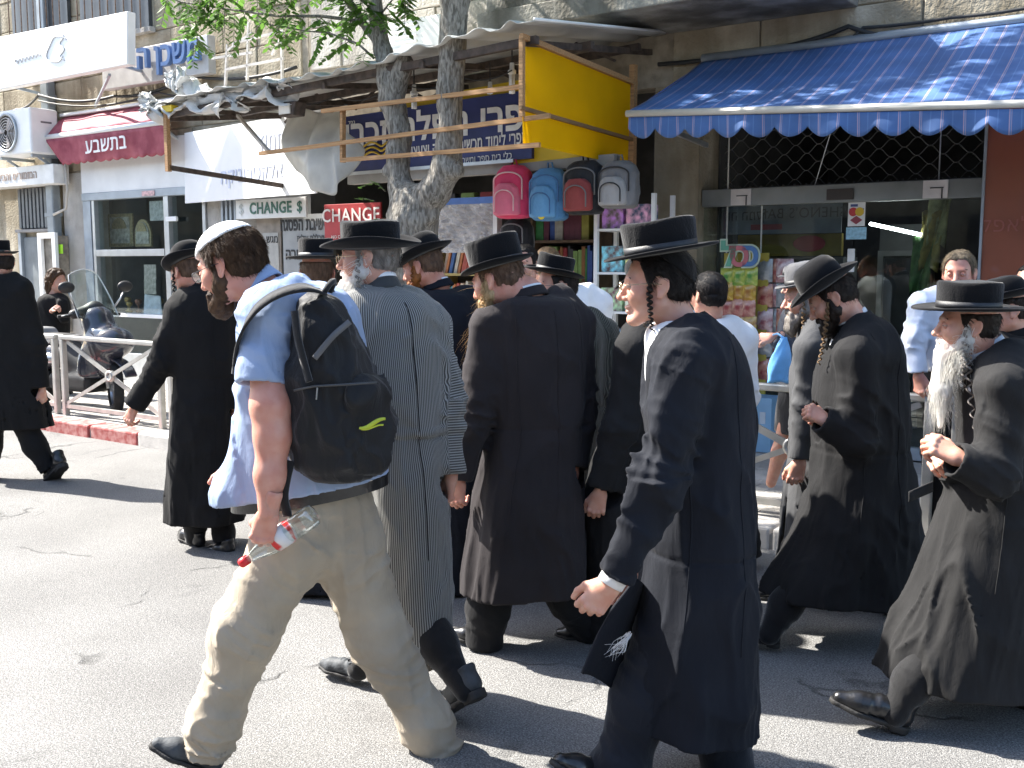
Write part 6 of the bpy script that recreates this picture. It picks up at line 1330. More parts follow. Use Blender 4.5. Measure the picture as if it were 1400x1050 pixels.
# ---- parked scooter
BODY = mat('scooter_paint', (.03, .035, .05), .18, .15, 4, coat=.8); BODY2 = mat('scooter_black', (.018, .018, .019), .55, .15, 10); SILV = mat('scooter_silver', (.45, .46, .47), .3, .08, 8, metal=.8); RUB = mat('rubber', (.018, .018, .018), .85, .2, 30); SEAT = cloth_mat('seat_grey', (.22, .22, .22), rough=.5, sheen=0)
fw = np.array(st(158, 528, .52)); fw[2] = .12+.27
hd_ = R(2)     # heading in the street frame, nose towards the kerb
sc_t = thing('scooter', (fw[0], fw[1], .12), 'dark maxi scooter with clear windscreen parked behind the railing', 'scooter', rz=hd_)
ch, sh_ = math.cos(hd_), math.sin(hd_)
def L(x, y, z): return (fw[0]+x*ch-y*sh_, fw[1]+x*sh_+y*ch, z+.12)
LM = Matrix.Translation((fw[0], fw[1], .12)) @ Matrix.Rotation(hd_, 4, 'Z')
def wheel(x, steer=0.):
    W_ = LM @ Matrix.Translation((x, 0, .27)) @ Matrix.Rotation(steer, 4, 'Z') @ Matrix.Rotation(R(90), 4, 'X')
    ty = [(.19, -.045), (.235, -.055), (.262, -.04), (.27, 0), (.262, .04), (.235, .055), (.19, .045)]
    w = MB().lathe([(.185, -.035), (.198, -.04), (.198, .04), (.185, .035)], 36, W_, closed=True).build('wheel', SILV, sc_t, smooth=True); MB().lathe(ty, 36, W_, closed=True).build('tyre', RUB, w, smooth=True)
    MB().lathe([(.001, -.05), (.045, -.05), (.045, .05), (.001, .05)], 18, W_).build('hub', SILV, w)
    for k in range(5):
        q = k*2*math.pi/5+.3; MB().tube([W_ @ Vector((.035*math.cos(q), .035*math.sin(q), 0)), W_ @ Vector((.19*math.cos(q+.16), .19*math.sin(q+.16), 0))], .016, 6).build('spoke', SILV, w, smooth=True)
    MB().lathe([(.06, -.062), (.115, -.062), (.115, -.056), (.06, -.056)], 26, W_, closed=True).build('brake_disc', SILV, w)
wheel(0, R(-28)); wheel(-1.38)
def ssdf(name, f, lo, hi, m, h=.014, parent=None):
    Pq, Qq = sdf_mesh(f, lo, hi, h); Pq = smooth_pq(Pq, Qq, 2); return link_mesh(name, np_mesh(name, Pq-np.array([0, 0, .0], np.float32), Qq), m, parent or sc_t, None, True)
fb = lambda q, c, r, e=.03: (lambda d: np.linalg.norm(np.maximum(d, 0), axis=1)+np.minimum(d.max(1), 0)-e)(np.abs(q-np.array(c, np.float32))-np.array(r, np.float32)+e)
ssdf('front_shield', lambda q: smax(smin(smin(chain(q, [(-.10, 0, .50), (-.16, 0, .72), (-.26, 0, .98)], (.13, .19, .17), .08), ell(q, (.0, 0, .76), (.22, .21, .17)), .08), ell(q, (-.30, 0, .45), (.12, .24, .35)), .08), -(q[:,0]*.35+q[:,2]-.28), .05), (-.55, -.32, .1), (.3, .32, 1.25), BODY)
ssdf('fender', lambda q: np.maximum(np.maximum(np.abs(np.linalg.norm(q[:, [0, 2]]-np.array((0, .27)), axis=1)-.31)-.012, np.abs(q[:,1])-.075), .30-q[:,2]+.35*np.abs(q[:,0])-.0), (-.38, -.1, .2), (.38, .1, .62), BODY, .011)
ssdf('floor_body', lambda q: smin(fb(q, (-.62, 0, .30), (.36, .17, .10), .06), chain(q, [(-.45, 0, .42), (-.75, 0, .58)], (.13, .17), .05), .08), (-1.2, -.3, .1), (-.1, .3, .8), BODY2)
ssdf('rear_body', lambda q: smin(ell(q, (-1.2, 0, .58), (.55, .20, .18)), ell(q, (-1.55, 0, .68), (.28, .16, .10)), .06), (-1.95, -.3, .3), (-.5, .3, .95), BODY)
ssdf('side_panel', lambda q: ell(q, (-1.15, -.10, .55), (.40, .135, .10)), (-1.7, -.3, .35), (-.6, .1, .75), SILV)
ssdf('seat', lambda q: smin(fb(q, (-.98, 0, .76), (.28, .14, .055), .05), fb(q, (-1.42, 0, .83), (.24, .13, .055), .05), .08), (-1.8, -.2, .6), (-.6, .2, 1.0), SEAT)
ssdf('seat_stripe', lambda q: np.maximum(fb(q, (-.98, 0, .78), (.22, .10, .045), .03), -9), (-1.3, -.2, .6), (-.6, .2, 1.0), BODY2)
ssdf('engine_cover', lambda q: smin(fb(q, (-1.25, -.08, .30), (.26, .09, .09), .05), ell(q, (-1.45, .12, .32), (.3, .07, .08)), .03), (-1.9, -.3, .1), (-.8, .3, .55), BODY2)
ssdf('handlebar_cover', lambda q: chain(q, [(-.36, -.22, 1.06), (-.30, 0, 1.10), (-.36, .22, 1.06)], (.05, .085, .05), .06), (-.6, -.4, .9), (-.1, .4, 1.3), BODY2)
for sg in (-1, 1):
    hl = MB().sheet(lambda u, v: L(.205-.13*u-.09*v-.10*u*u, sg*(.03+.15*u), .74+.12*v+.05*u), 8, 5, .02).build('headlight', mat('headlight', (.45, .47, .50), .06, 0, 5, coat=1.), sc_t, smooth=True)
    MB().tube([L(-.36, sg*.24, 1.05), L(-.40, sg*.38, 1.04)], .018, 8).build('grip', RUB, sc_t, smooth=True); MB().tube([L(-.32, sg*.26, 1.07), L(-.30, sg*.40, 1.05)], .006, 6).build('brake_lever', SILV, sc_t, smooth=True)
    MB().tube([L(-.30, sg*.22, 1.10), L(-.26, sg*.30, 1.22), L(-.25, sg*.34, 1.30)], .010, 6).build('mirror_stalk', SILV, sc_t, smooth=True)
    mr = LM @ Matrix.Translation((-.25, sg*.36, 1.35)) @ Matrix.Rotation(R(90), 4, 'Y'); MB().lathe([(.001, .03), (.06, .022), (.085, 0), (.08, -.012), (.001, -.012)], 22, mr, .75, 1.15).build('mirror', BODY2, sc_t, smooth=True); MB().lathe([(.001, -.014), (.074, -.0135)], 22, mr, .75, 1.15).build('mirror_glass', mat('mirror_glass', (.8, .82, .84), .03, metal=1.), sc_t)
    MB().tube([L(0, sg*.085, .27), L(-.06, sg*.085, .55)], .022, 8).build('fork_leg', SILV, sc_t, smooth=True)
def scr(u, v):
    y = (u-.5)*(.50-.14*v*v); return L(-.20-.26*v-.45*(y*y)*1.2, y, 1.02+.52*v-.25*abs(u-.5)**2*v)
SCRG = node_mat('windscreen', glass_fn)
MB().sheet(scr, 14, 12, .004).build('windscreen', SCRG, sc_t, smooth=True); MB().tube([scr(u, v) for u, v in [(0, k/8) for k in range(9)]+[(k/8, 1) for k in range(1, 9)]+[(1, 1-k/8) for k in range(1, 9)]], .005, 5).build('screen_edge', mat('edge_pale', (.6, .62, .62), .3), sc_t, smooth=True)
MB().tube([L(-.75, -.08, .22), L(-.80, -.22, .0)], .016, 8).build('side_stand', RUB, sc_t, smooth=True); MB().tube([L(-1.75, 0, .80), L(-1.92, .12, .84), L(-1.92, -.12, .84), L(-1.75, 0, .80)], .014, 6).build('rack', SILV, sc_t, smooth=True)
MB().tube([L(-1.0, -.20, .26), L(-1.5, -.22, .34), L(-1.75, -.22, .38)], [.03, .06, .055], 12).build('exhaust', SILV, sc_t, smooth=True)
# ================================================================== people: the walkers
G = 'men walking along the street'
def skin_limb(s, pts, h=.006):
    L = [(s.P(q[:3]), q[3]) for q in pts]; A = np.array([q[0] for q in L])
    s.bodyparts.append(sdf_mesh(lambda p: chain(p, [q[0] for q in L], [q[1] for q in L], .03), A.min(0)-.09, A.max(0)+.09, h)); return L

# ---- man in the pale blue shirt
def man_blue():
    s = Person(3.34, (430, 1045), 'man in pale blue short-sleeved shirt, khaki trousers and white skullcap carrying a backpack', G, h=.0082)
    s.head((317, 364), 163, 20, 0, 1.04, neck=(358, 398, .0), nr=.060, hair='brown', skin=SKIN_P, h=.0042, thick=.011, nhair=6000)
    s.kippah(WHITE, (.20, 0, .98), .040, .017)
    s.beard('brown', .012, 900, spread=.010, seed=3, curl=.003, r=.0008); s.glasses(mat('spectacle_dark', (.03, .03, .035), .3))
    s.coat([(384, 372, 440, .10), (394, 350, 464, .14), (412, 338, 482, .165), (450, 330, 498, .17), (500, 328, 506, .165), (560, 324, 513, .16), (610, 318, 520, .165), (645, 305, 530, .17), (668, 292, 535, .175)],
           [[(400, 398, -.08, .06), (368, 428, -.17, .086), (360, 526, -.23, .080)], [(405, 398, .12, .06), (392, 428, .2, .085), (380, 525, .24, .082)]],
           BLUE, 'shirt', hollow=560, skirt=.010, seed=2.2, hemtilt=.17, waist=560, seam=False, wr=1.25, k=.04, slv=.75)
    s.collar(BLUE, 'collar', r=.064, hgt=.05, flare=.016, tilt=38, gap=50, drop=.028)
    L = skin_limb(s, [(362, 470, -.20, .050), (370, 556, -.25, .058), (373, 595, -.26, .054), (369, 650, -.28, .044), (367, 700, -.30, .031)])
    s.hand((367, 702, -.30), (-.30, .10, -.95), (-.15, -1, .05), -1, 'grip', 1.02)
    skin_limb(s, [(380, 470, .24, .05), (372, 560, .25, .055), (335, 635, .25, .032)]); s.hand((332, 640, .25), (-.7, 0, -.7), (0, 1, .2), 1, 'half')
    s.limb([(425, 690, -.02, .125), (405, 735, -.05, .122), (336, 860, -.07, .108), (294, 985, -.08, .080), (284, 1032, -.08, .080)], KHAKI, 'trousers', .010, 1.0, h=.0075,
           two=[(462, 690, .04, .125), (472, 745, .06, .124), (518, 870, .10, .100), (580, 985, .12, .084), (610, 1046, .12, .082)])
    b = MB(); zc = [s.P((405+i, 0, 0)) for i in (0,)]
    c0 = s.P((424, 672)); n = 40; prof = []
    for u in np.linspace(0, 2*math.pi, n+1)[:-1]:
        prof.append(c0+np.array([math.cos(u)*.262, math.sin(u)*.160, .165*math.cos(u)*.272]))
    V = []; 
    for p in prof: V += [p+np.array([0, 0, -.018]), p+np.array([0, 0, .018])]
    s.mb('belt', MB().add(V, [(2*i, 2*((i+1) % n), 2*((i+1) % n)+1, 2*i+1) for i in range(n)]), SHOE)
    s.shoe((297, 1060, -.08), (203, 1022, -.12), SHOEG); s.shoe((634, 1060, .12), (560, 1090, .18), SHOEG)
    s.finish()
    # water bottle in the hand
    a = at(430, 703, 3.05); b_ = at(329, 771, 3.10); d = Vector(b_-a); Ln = d.length; M = Matrix.Translation(Vector(a)) @ d.to_track_quat('Z', 'Y').to_matrix().to_4x4()
    t = thing('water_bottle', a, 'clear plastic water bottle with red cap held upside down in a hand', 'bottle', M=WORLD)
    CLR = node_mat('clear_plastic', lambda n, l, b: glass_fn(n, l, b, .16))
    pr = [(.004, .006), (.018, .0), (.033, .004), (.036, .016), (.036, .06), (.034, .065), (.036, .07), (.036, Ln*.58), (.027, Ln*.70), (.016, Ln*.84), (.0128, Ln*.88), (.0128, Ln*.93)]
    MB().lathe(pr, 24, M).build('bottle_body', CLR, t, smooth=True)
    MB().lathe([(.0368, Ln*.34), (.0368, Ln*.52)], 24, M).build('bottle_label', mat('label_red_white', (.75, .72, .70), .5, .1, 14, col2=(.65, .03, .03), ramp=(.50, .56)), t, smooth=True)
    MB().lathe([(.002, Ln*.90), (.0155, Ln*.90), (.0155, Ln*.985), (.013, Ln), (.001, Ln)], 24, M).build('bottle_cap', mat('cap_red', (.70, .02, .025), .4), t, smooth=True)
    # backpack
    q = Person.__new__(Person); q.Y = 3.16; q.b = np.array([*at(465, 640, 3.16)[:2], at(465, 655, 3.16)[2]]); q.h = .0065; q.core = []; q.bodyparts = []
    q.root = thing('backpack', q.b, 'black nylon backpack worn on the back of a blue shirt', 'backpack', M=WORLD)
    NYL = cloth_mat('nylon_black', (.012, .012, .013), sheen=.15, rough=.55, weave=700, wr=.5); WEB = cloth_mat('webbing_black', (.016, .016, .017), weave=300)
    q.coat([(398, 424, 446, .04), (406, 414, 460, .08), (430, 404, 478, .11), (470, 400, 496, .13), (510, 397, 511, .14), (560, 396, 520, .145), (610, 398, 524, .145), (640, 408, 520, .13), (654, 430, 505, .09), (658, 445, 490, .05)],
           (), NYL, 'main_compartment', skirt=.0, seed=5.1, topround=.03, wr=1.6, fs=1.7)
    q.coat([(512, 420, 522, .105), (522, 408, 531, .125), (560, 402, 537, .135), (605, 402, 538, .135), (636, 412, 534, .12), (650, 432, 518, .09)], (), NYL, 'front_pocket', skirt=0, seed=8.3, topround=.03, wr=2.0, fs=1.7)
    def ribbon(name, pts, w, m, up):
        P = [at(*p) for p in pts]; n = 24; tt = np.linspace(0, len(P)-1, n+1); C = np.stack([catmull(np.arange(len(P)), [p[k] for p in P], n+1)[1] for k in range(3)], 1); up = np.array(up, float)
        T = np.gradient(C, axis=0); S = np.cross(T, up); S /= np.linalg.norm(S, axis=1)[:,None]
        MB().sheet(lambda u, v: C[int(round(u*n))]+S[int(round(u*n))]*w*(v-.5), n, 2, .008).build(name, m, q.root, smooth=True)
    ribbon('shoulder_strap', [(442, 402, 3.10), (420, 395, 3.07), (395, 398, 3.06), (368, 410, 3.055), (346, 430, 3.06), (331, 460, 3.09), (325, 505, 3.16)], .055, WEB, (-.3, -.5, 1))
    ribbon('shoulder_strap', [(446, 401, 3.22), (432, 391, 3.34), (415, 394, 3.46), (390, 415, 3.50), (350, 440, 3.5)], .055, WEB, (-.3, .3, 1))
    ribbon('lower_strap', [(398, 630, 3.08), (392, 655, 3.07), (389, 680, 3.08), (394, 705, 3.09)], .028, WEB, (-.2, -1, .1))
    ribbon('side_strap', [(404, 425, 3.03), (408, 460, 3.02), (418, 500, 3.02), (424, 522, 3.01)], .022, WEB, (-.5, -1, .2))
    ribbon('side_strap', [(478, 440, 3.05), (455, 460, 3.03), (430, 490, 3.02)], .018, mat('webbing_grey', (.10, .10, .105), .6), (.3, -1, .2))
    a = at(447, 402, 3.14); pts = [a+np.array([.0+.02*math.sin(t), -.05*math.cos(t), .035*math.sin(t)+.005]) for t in np.linspace(0, math.pi, 12)]
    MB().tube(pts, .009, 8).build('grab_handle', WEB, q.root, smooth=True)
    zl = [at(px, py, Y) for px, py, Y in ((402, 534, 3.025), (430, 528, 3.015), (470, 526, 3.01), (515, 523, 3.02))]; MB().tube(zl, .004, 6).build('zip', mat('zip_grey', (.05, .05, .05), .4), q.root, smooth=True)
    a = at(434, 530, 3.005); MB().bar(a, a+np.array([-.003, -.004, -.035]), .010, .004).build('zip_pull', mat('zip_metal', (.6, .6, .6), .3, metal=1.), q.root, bevel=.001)
    LG = mat('logo_lime', (.42, .48, .03), .5)
    c = at(510, 579, 3.012); pa = MB()
    sk = np.array([1, .35, .16]); 
    pa.tube([c+np.array([x, .25*x, .10*x+.010*math.sin(x*55)]) for x in np.linspace(-.040, .036, 14)], [.004+.003*math.sin(i*.24) for i in range(14)], 6)
    pa.tube([c+np.array([x, .25*x, .10*x-.011+.004*math.sin(x*80)]) for x in np.linspace(-.034, .03, 10)], .003, 6)
    pa.build('logo_patch', LG, q.root, smooth=True)
man_blue()

# ---- man in the striped grey coat
def man_striped():
    s = Person(3.84, (545, 960), 'old man with white beard in a grey pinstriped long coat and wide black hat', G, h=.0085)
    s.head((505, 353), 176, 2, 0, 1.0, neck=(522, 392, .0), nr=.056, hair='grey', h=.0045, skin=SKIN, hatz=.05, nhair=1500, thick=.006)
    s.hat((507, 338), 176, 1, -4, .104, .178, .098, 'flat', side=.030, curl=.016)
    s.beard('white', .05, 900, tip=(462, 428, -.02), spread=.026, seed=11, curl=.006, r=.001, cw=1.7); s.sidelock(1, 'grey', .13, .009, 5, .007); s.glasses()
    s.coat([(391, 486, 556, .095), (398, 478, 574, .13), (412, 472, 592, .15), (460, 474, 604, .165), (530, 486, 606, .165), (592, 496, 604, .155), (650, 498, 609, .17), (720, 501, 612, .18), (800, 506, 615, .185), (860, 509, 617, .19), (895, 510, 618, .19)],
           [[(510, 412, -.02, .06), (486, 436, -.05, .085), (468, 520, -.12, .07), (446, 600, -.15, .055)], [(556, 414, .04, .06), (590, 446, .06, .074), (611, 545, .04, .066), (616, 648, 0, .054)]],
           STRIPED, 'coat', seams=(-62,), waist=592, hollow=760, skirt=.010, seed=1.4, belt=.006, wr=1.3)
    s.collar(STRIPED_C, 'coat_collar', (522, 392, 0), 130, .072, .045, .012, 14, 46, .006); s.collar(WHITE, 'shirt_collar', (521, 388, 0), 130, .067, .05, .006, 14, 46)
    s.hand((617, 652, 0), (-.1, .1, -1), (.9, .3, 0), 1, 'half'); s.hand((443, 606, -.15), (-.3, .1, -1), (-.3, -1, 0), -1, 'half')
    s.limb([(560, 800, -.05, .075), (598, 880, -.15, .066), (636, 944, -.26, .045)], SOCK, 'stocking', .003, 3.0, hollow=False); s.limb([(545, 800, .1, .075), (520, 870, .15, .06), (490, 915, .18, .048)], SOCK, 'stocking', .003, 4.0, hollow=False)
    s.shoe((659, 948, -.30), (602, 986, -.12), SHOEG); s.shoe((492, 930, .16), (438, 912, .28), SHOEG)
    s.finish()
STRIPED_C = cloth_mat('collar_grey_dark', (.05, .053, .055))
man_striped()

# ---- man in the navy frock coat
def man_navy():
    s = Person(3.19, (900, 1100), 'young man in navy frock coat with curled dark sidelocks and flat plush hat', G, h=.0080)
    s.head((898, 391), 177, 3, 0, 1.0, neck=(930, 446, .0), nr=.056, hair='black', h=.0040, thick=.008, line=-.0, nose=.95, nhair=4500)
    s.kippah(PLUSH, (-.62, 0, .78), .040, .014)
    s.hat((904, 345), 177, 8.5, -1, .106, .169, .100, 'flat', curl=.004, side=.004, flare=.04, dent=.004)
    s.sidelock(1, 'dark', .155, .007, 9, .0052, (.028, .078, .022), (.01, 0)); s.sidelock(-1, 'dark', .155, .007, 9, .0052, (.028, .078, .022)); s.glasses()
    s.coat([(430, 912, 962, .075), (442, 896, 984, .14), (462, 884, 1004, .185), (500, 876, 1019, .205), (560, 880, 1027, .205), (620, 884, 1030, .20), (690, 884, 1031, .205), (750, 880, 1032, .215), (820, 872, 1031, .225), (900, 862, 1028, .23), (985, 857, 1026, .235)],
           [[(952, 458, -.12, .068), (938, 498, -.19, .088), (905, 650, -.24, .078), (842, 790, -.27, .058)], [(945, 460, .12, .068), (932, 505, .2, .085), (912, 650, .25, .072), (880, 770, .26, .056)]],
           NAVY, 'coat', seams=(-62, -108, -20), waist=745, hollow=880, skirt=.013, seed=6.2, neckhole=.074, vee=[(920, 428, 0, .085), (892, 458, 0, .085), (874, 500, 0, .07), (868, 545, 0, .035)], hemtilt=-.10, wr=1.5, slv=1.2)
    s.coat([(430, 900, 955, .075), (446, 886, 972, .12), (490, 882, 995, .15), (560, 888, 1005, .15), (640, 900, 1010, .15)], (), WHITE, 'shirt', skirt=0, seed=3., wr=.7)
    s.collar(WHITE, 'shirt_collar', (928, 447, 0), 177, .064, .052, .010, 22, 50); s.collar(NAVY, 'coat_collar', (936, 449, 0), 177, .082, .040, .020, 26, 95, .007)
    # lapel
    def lap(side):
        A = [s.P(q) for q in ((950, 440, -.06*side), (922, 470, -.12*side), (896, 515, -.135*side), (884, 560, -.10*side))]; B = [s.P(q) for q in ((968, 448, -.085*side), (950, 480, -.17*side), (912, 520, -.185*side), (888, 562, -.11*side))]
        ip = lambda L, u: np.array([np.interp(u*3, range(4), [p[k] for p in L]) for k in range(3)])
        s.mb('lapel', MB().sheet(lambda u, v: ip(A, u)*(1-v)+ip(B, u)*v+np.array([-.006, -.012*side, .004]), 16, 3, .006), NAVY)
    lap(1); lap(-1)
    a, b = s.P((868, 742, -.26)), s.P((834, 799, -.27)); s.cuff(a, b, .041, ln=.05); s.hand((835, 799, -.27), (-.62, .12, -.76), (-.25, -1, .05), -1, 'half', 1.08)
    s.hand((872, 790, .26), (-.4, 0, -.9), (0, 1, 0), 1, 'half')
    for i in range(3):
        c = s.P((873+i*.5, 772-i*9, -.325+.004*i)); s.mb('cuff_button', MB().lathe([(.001, .003), (.006, .002), (.0065, 0), (.001, -.001)], 12, Matrix.Translation(Vector(c)) @ Matrix.Rotation(R(90), 4, 'X')), RIBBON)
    # front skirt of the coat blown open
    A = [s.P(q) for q in ((884, 800, -.12), (858, 850, -.14), (838, 890, -.15), (812, 922, -.16))]; B = [s.P(q) for q in ((880, 800, .1), (868, 860, .1), (862, 920, .06), (862, 962, .02))]; T = [s.P(q) for q in ((870, 790, -.12), (838, 830, -.15), (818, 868, -.16), (797, 922, -.17))]
    ip = lambda L, u: np.array([np.interp(u*3, range(4), [p[k] for p in L]) for k in range(3)])
    s.mb('coat_flap', MB().sheet(lambda u, v: (ip(T, u)*(1-v)**2+2*v*(1-v)*(ip(A, u)+np.array([0, -.02*math.sin(u*5), 0]))+ip(B, u)*v*v), 20, 14, .010), NAVY)
    s.limb([(912, 860, -.06, .10), (876, 960, -.07, .092), (848, 1050, -.08, .082), (838, 1078, -.08, .082)], NAVY_T, 'trousers', .007, 2.0, two=[(960, 860, .08, .10), (985, 980, .1, .096), (998, 1080, .12, .09), (1002, 1098, .12, .09)])
    s.shoe((834, 1092, -.06), (752, 1046, -.16)); s.shoe((1012, 1116, .12), (930, 1116, .16))
    # fringe threads
    rng = np.random.default_rng(2); n = 26; r0 = s.P((862, 868, -.20))+rng.normal(0, .004, (n, 3)); e = np.array([-.05, -.01, -.05])+rng.normal(0, .014, (n, 3)); cx = rng.normal(0, .008, (n, 3))
    V, Q = strands(r0, lambda t: r0+e*t+cx*np.sin(t*8)*t, .0014, 6); s.part('fringe', V, Q, WHITE)
    s.finish()
NAVY_T = cloth_mat('trousers_navy', (.011, .013, .019), sheen=.15)
man_navy()

# ---- broad man in black, long blond beard
def man_black():
    s = Person(4.42, (720, 885), 'broad man in faded black long coat with tall hat and long blond beard', G, h=.0092)
    s.head((681, 384), 152, 18, 0, 1.08, neck=(716, 404, .0), nr=.070, hair='buzz', h=.005, thick=.006, skin=SKIN_P, neckr2=.088, hatz=.05, nhair=1200)
    s.hat((680, 364), 160, 15, -3, .112, .156, .128, 'flat', flare=.02, curl=.012, side=.014)
    s.beard('blond', .2, 1300, tip=(645, 500, .02), spread=.028, seed=21, curl=.008); s.sidelock(1, 'blond', .2, .008, 8, .006)
    s.coat([(402, 682, 760, .10), (408, 672, 776, .14), (422, 664, 788, .16), (460, 658, 796, .175), (520, 660, 798, .175), (580, 668, 797, .165), (630, 660, 798, .18), (690, 645, 800, .20), (750, 634, 804, .21), (806, 627, 808, .215)],
           [[(695, 415, -.02, .075), (672, 446, -.06, .092), (646, 575, -.10, .078), (629, 656, -.12, .058)], [(765, 412, .05, .075), (786, 446, .08, .088), (796, 560, .06, .072), (786, 640, -.02, .055)]],
           BLACKWARM, 'coat', seams=(-58, -112, -20), neckhole=.088, waist=580, hollow=700, skirt=.014, seed=9.1, hemtilt=.05, wr=1.1)
    s.collar(BLACKWARM, 'coat_collar', (717, 405, 0), 145, .098, .042, .014, 18, 60, .008); s.collar(WHITE, 'shirt_collar', (716, 404, 0), 145, .092, .048, .004, 18, 60)
    s.hand((627, 660, -.12), (-.15, .1, -1), (-.5, -1, 0), -1, 'half', 1.0); s.hand((784, 646, -.02), (0, .1, -1), (1, -.2, 0), 1, 'half')
    s.limb([(690, 760, 0, .1), (668, 830, 0, .09), (662, 884, 0, .085)], SUITBLK, 'trousers', .006, 7.0, two=[(745, 760, .02, .1), (778, 820, .05, .085), (812, 866, .1, .078)])
    s.shoe((676, 888, 0), (616, 868, .08)); s.shoe((838, 866, .05), (796, 905, .12))
    s.finish()
man_black()

# ---- man with folded arms and bowed head
def man_bowed():
    s = Person(4.47, (1130, 885), 'man with bowed head and folded arms in black long coat, one brown sidelock hanging', G, h=.0092)
    s.head((1138, 408), 165, 33, 0, 1.0, neck=(1168, 438, .0), nr=.057, hair='dark', h=.0048, thick=.007, hatz=.06, nhair=1500)
    s.hat((1127, 391), 165, 35, -3, .098, .160, .125, 'round', m=FELT, curl=.010, side=.034)
    s.beard('dark', .02, 700, spread=.012, seed=31); s.sidelock(1, 'sandy', .27, .008, 11, .006, sway=(-.03, 0)); s.sidelock(-1, 'sandy', .22, .008, 9, .006)
    s.coat([(434, 1156, 1204, .10), (442, 1148, 1214, .14), (462, 1134, 1226, .18), (510, 1118, 1235, .20), (570, 1114, 1240, .20), (610, 1114, 1240, .19), (650, 1108, 1245, .20), (700, 1094, 1250, .215), (750, 1070, 1254, .225), (790, 1046, 1256, .23), (815, 1036, 1256, .235)],
           [[(1180, 448, -.1, .07), (1172, 488, -.17, .086), (1172, 600, -.20, .080), (1122, 572, -.21, .064)], [(1175, 448, .1, .07), (1165, 488, .18, .08), (1160, 592, .2, .072), (1126, 576, .02, .058)]],
           CHARC, 'coat', seams=(-60, -105), waist=612, hollow=720, skirt=.014, seed=12.7, hemtilt=-.06, wr=1.25, vee=[(1158, 436, 0, .05), (1140, 470, 0, .03), (1128, 500, 0, .012)])
    s.coat([(430, 1158, 1196, .07), (450, 1145, 1210, .12), (520, 1130, 1220, .15), (580, 1130, 1225, .15)], (), WHITE, 'shirt', skirt=0)
    s.collar(CHARC, 'coat_collar', (1169, 440, 0), 165, .078, .042, .016, 26, 70, .007); s.collar(WHITE, 'shirt_collar', (1168, 438, 0), 165, .068, .054, .006, 26, 50)
    s.hand((1130, 575, -.21), (-.80, .22, .50), (-.3, -.6, .7), -1, 'fist', .95); s.hand((1130, 577, .02), (-.75, -.3, .45), (-.5, .3, .8), 1, 'fist', .95)
    s.limb([(1120, 760, -.05, .09), (1075, 825, -.08, .066), (1052, 866, -.1, .05)], SOCK, 'stocking', .004, 3.3, hollow=False); s.limb([(1190, 760, .1, .085), (1212, 810, .3, .06), (1222, 832, .4, .05)], SOCK, 'stocking', .004, 4.3, hollow=False)
    s.shoe((1066, 884, -.1), (1000, 868, -.02)); s.shoe((1238, 838, .42), (1176, 838, .46), kind='loafer')
    s.finish()
man_bowed()

# ---- old man with the long white beard
def man_whitebeard():
    s = Person(3.68, (1290, 1000), 'old man with very long white beard and wide flat plush hat, arms clasped', G, h=.0085)
    s.head((1322, 446), 172, 0, 0, .95, neck=(1350, 480, .0), nr=.056, hair='dark', h=.0044, thick=.008, hatz=.05, nhair=1500)
    s.hat((1324, 422), 172, -1, -2, .104, .183, .098, 'flat', curl=.004, side=.006, flare=.02, dent=.004)
    s.beard('white', .35, 1700, tip=(1286, 594, -.02), spread=.020, seed=41, curl=.012, r=.0010, cw=1.0); s.sidelock(1, 'grey', .2, .010, 7, .006, (.026, .078, -.01)); s.sidelock(1, 'grey', .36, .012, 8, .004, (.016, .078, -.02), (.04, -.02))
    s.coat([(470, 1328, 1384, .10), (479, 1322, 1400, .14), (505, 1316, 1424, .19), (560, 1314, 1440, .205), (610, 1314, 1444, .20), (655, 1306, 1448, .20), (700, 1290, 1454, .21), (760, 1270, 1460, .22), (820, 1246, 1464, .225), (880, 1218, 1468, .23), (932, 1202, 1470, .235)],
           [[(1384, 490, -.1, .075), (1376, 530, -.18, .092), (1360, 650, -.22, .082), (1304, 628, -.23, .066)], [(1375, 490, .1, .07), (1365, 530, .18, .08), (1340, 640, .2, .072), (1290, 640, .02, .056)]],
           CHARC2, 'coat', seams=(-70, -115), waist=660, hollow=800, skirt=.011, seed=15.3, hemtilt=-.06, wr=1.35, vee=[(1342, 468, 0, .055), (1332, 490, 0, .03)])
    s.coat([(462, 1330, 1372, .07), (482, 1322, 1390, .12), (540, 1318, 1410, .15), (600, 1320, 1420, .15)], (), PALEB, 'shirt', skirt=0)
    s.collar(CHARC2, 'coat_collar', (1356, 482, 0), 172, .080, .040, .018, 24, 80, .007); s.collar(PALEB, 'shirt_collar', (1350, 478, 0), 172, .066, .056, .010, 24, 50)
    s.hand((1311, 626, -.22), (-.74, .42, .45), (-.1, -.7, .7), -1, 'half', 1.05); s.hand((1286, 632, .02), (-.5, -.8, .3), (-.6, 0, .8), 1, 'half')
    s.limb([(1290, 860, -.05, .08), (1250, 930, -.08, .066), (1222, 975, -.1, .05)], SOCK, 'stocking', .004, 2.3, hollow=False); s.limb([(1380, 880, .08, .08), (1410, 960, .15, .06), (1430, 985, .15, .05)], SOCK, 'stocking', .004, 4.4, hollow=False)
    s.shoe((1241, 1000, -.1), (1134, 960, -.06), kind='loafer'); s.shoe((1448, 990, .15), (1382, 985, .2), kind='loafer')
    s.mb('sleeve_tab', MB().sheet(lambda u, v: s.P((1242+u*32, 672-14*u+v*14, -.2+.05*u)), 6, 3, .006), CHARC2)
    s.finish()
CHARC2 = cloth_mat('coat_charcoal_warm', (.022, .0218, .0222), sheen=.04, spec=.1)
man_whitebeard()

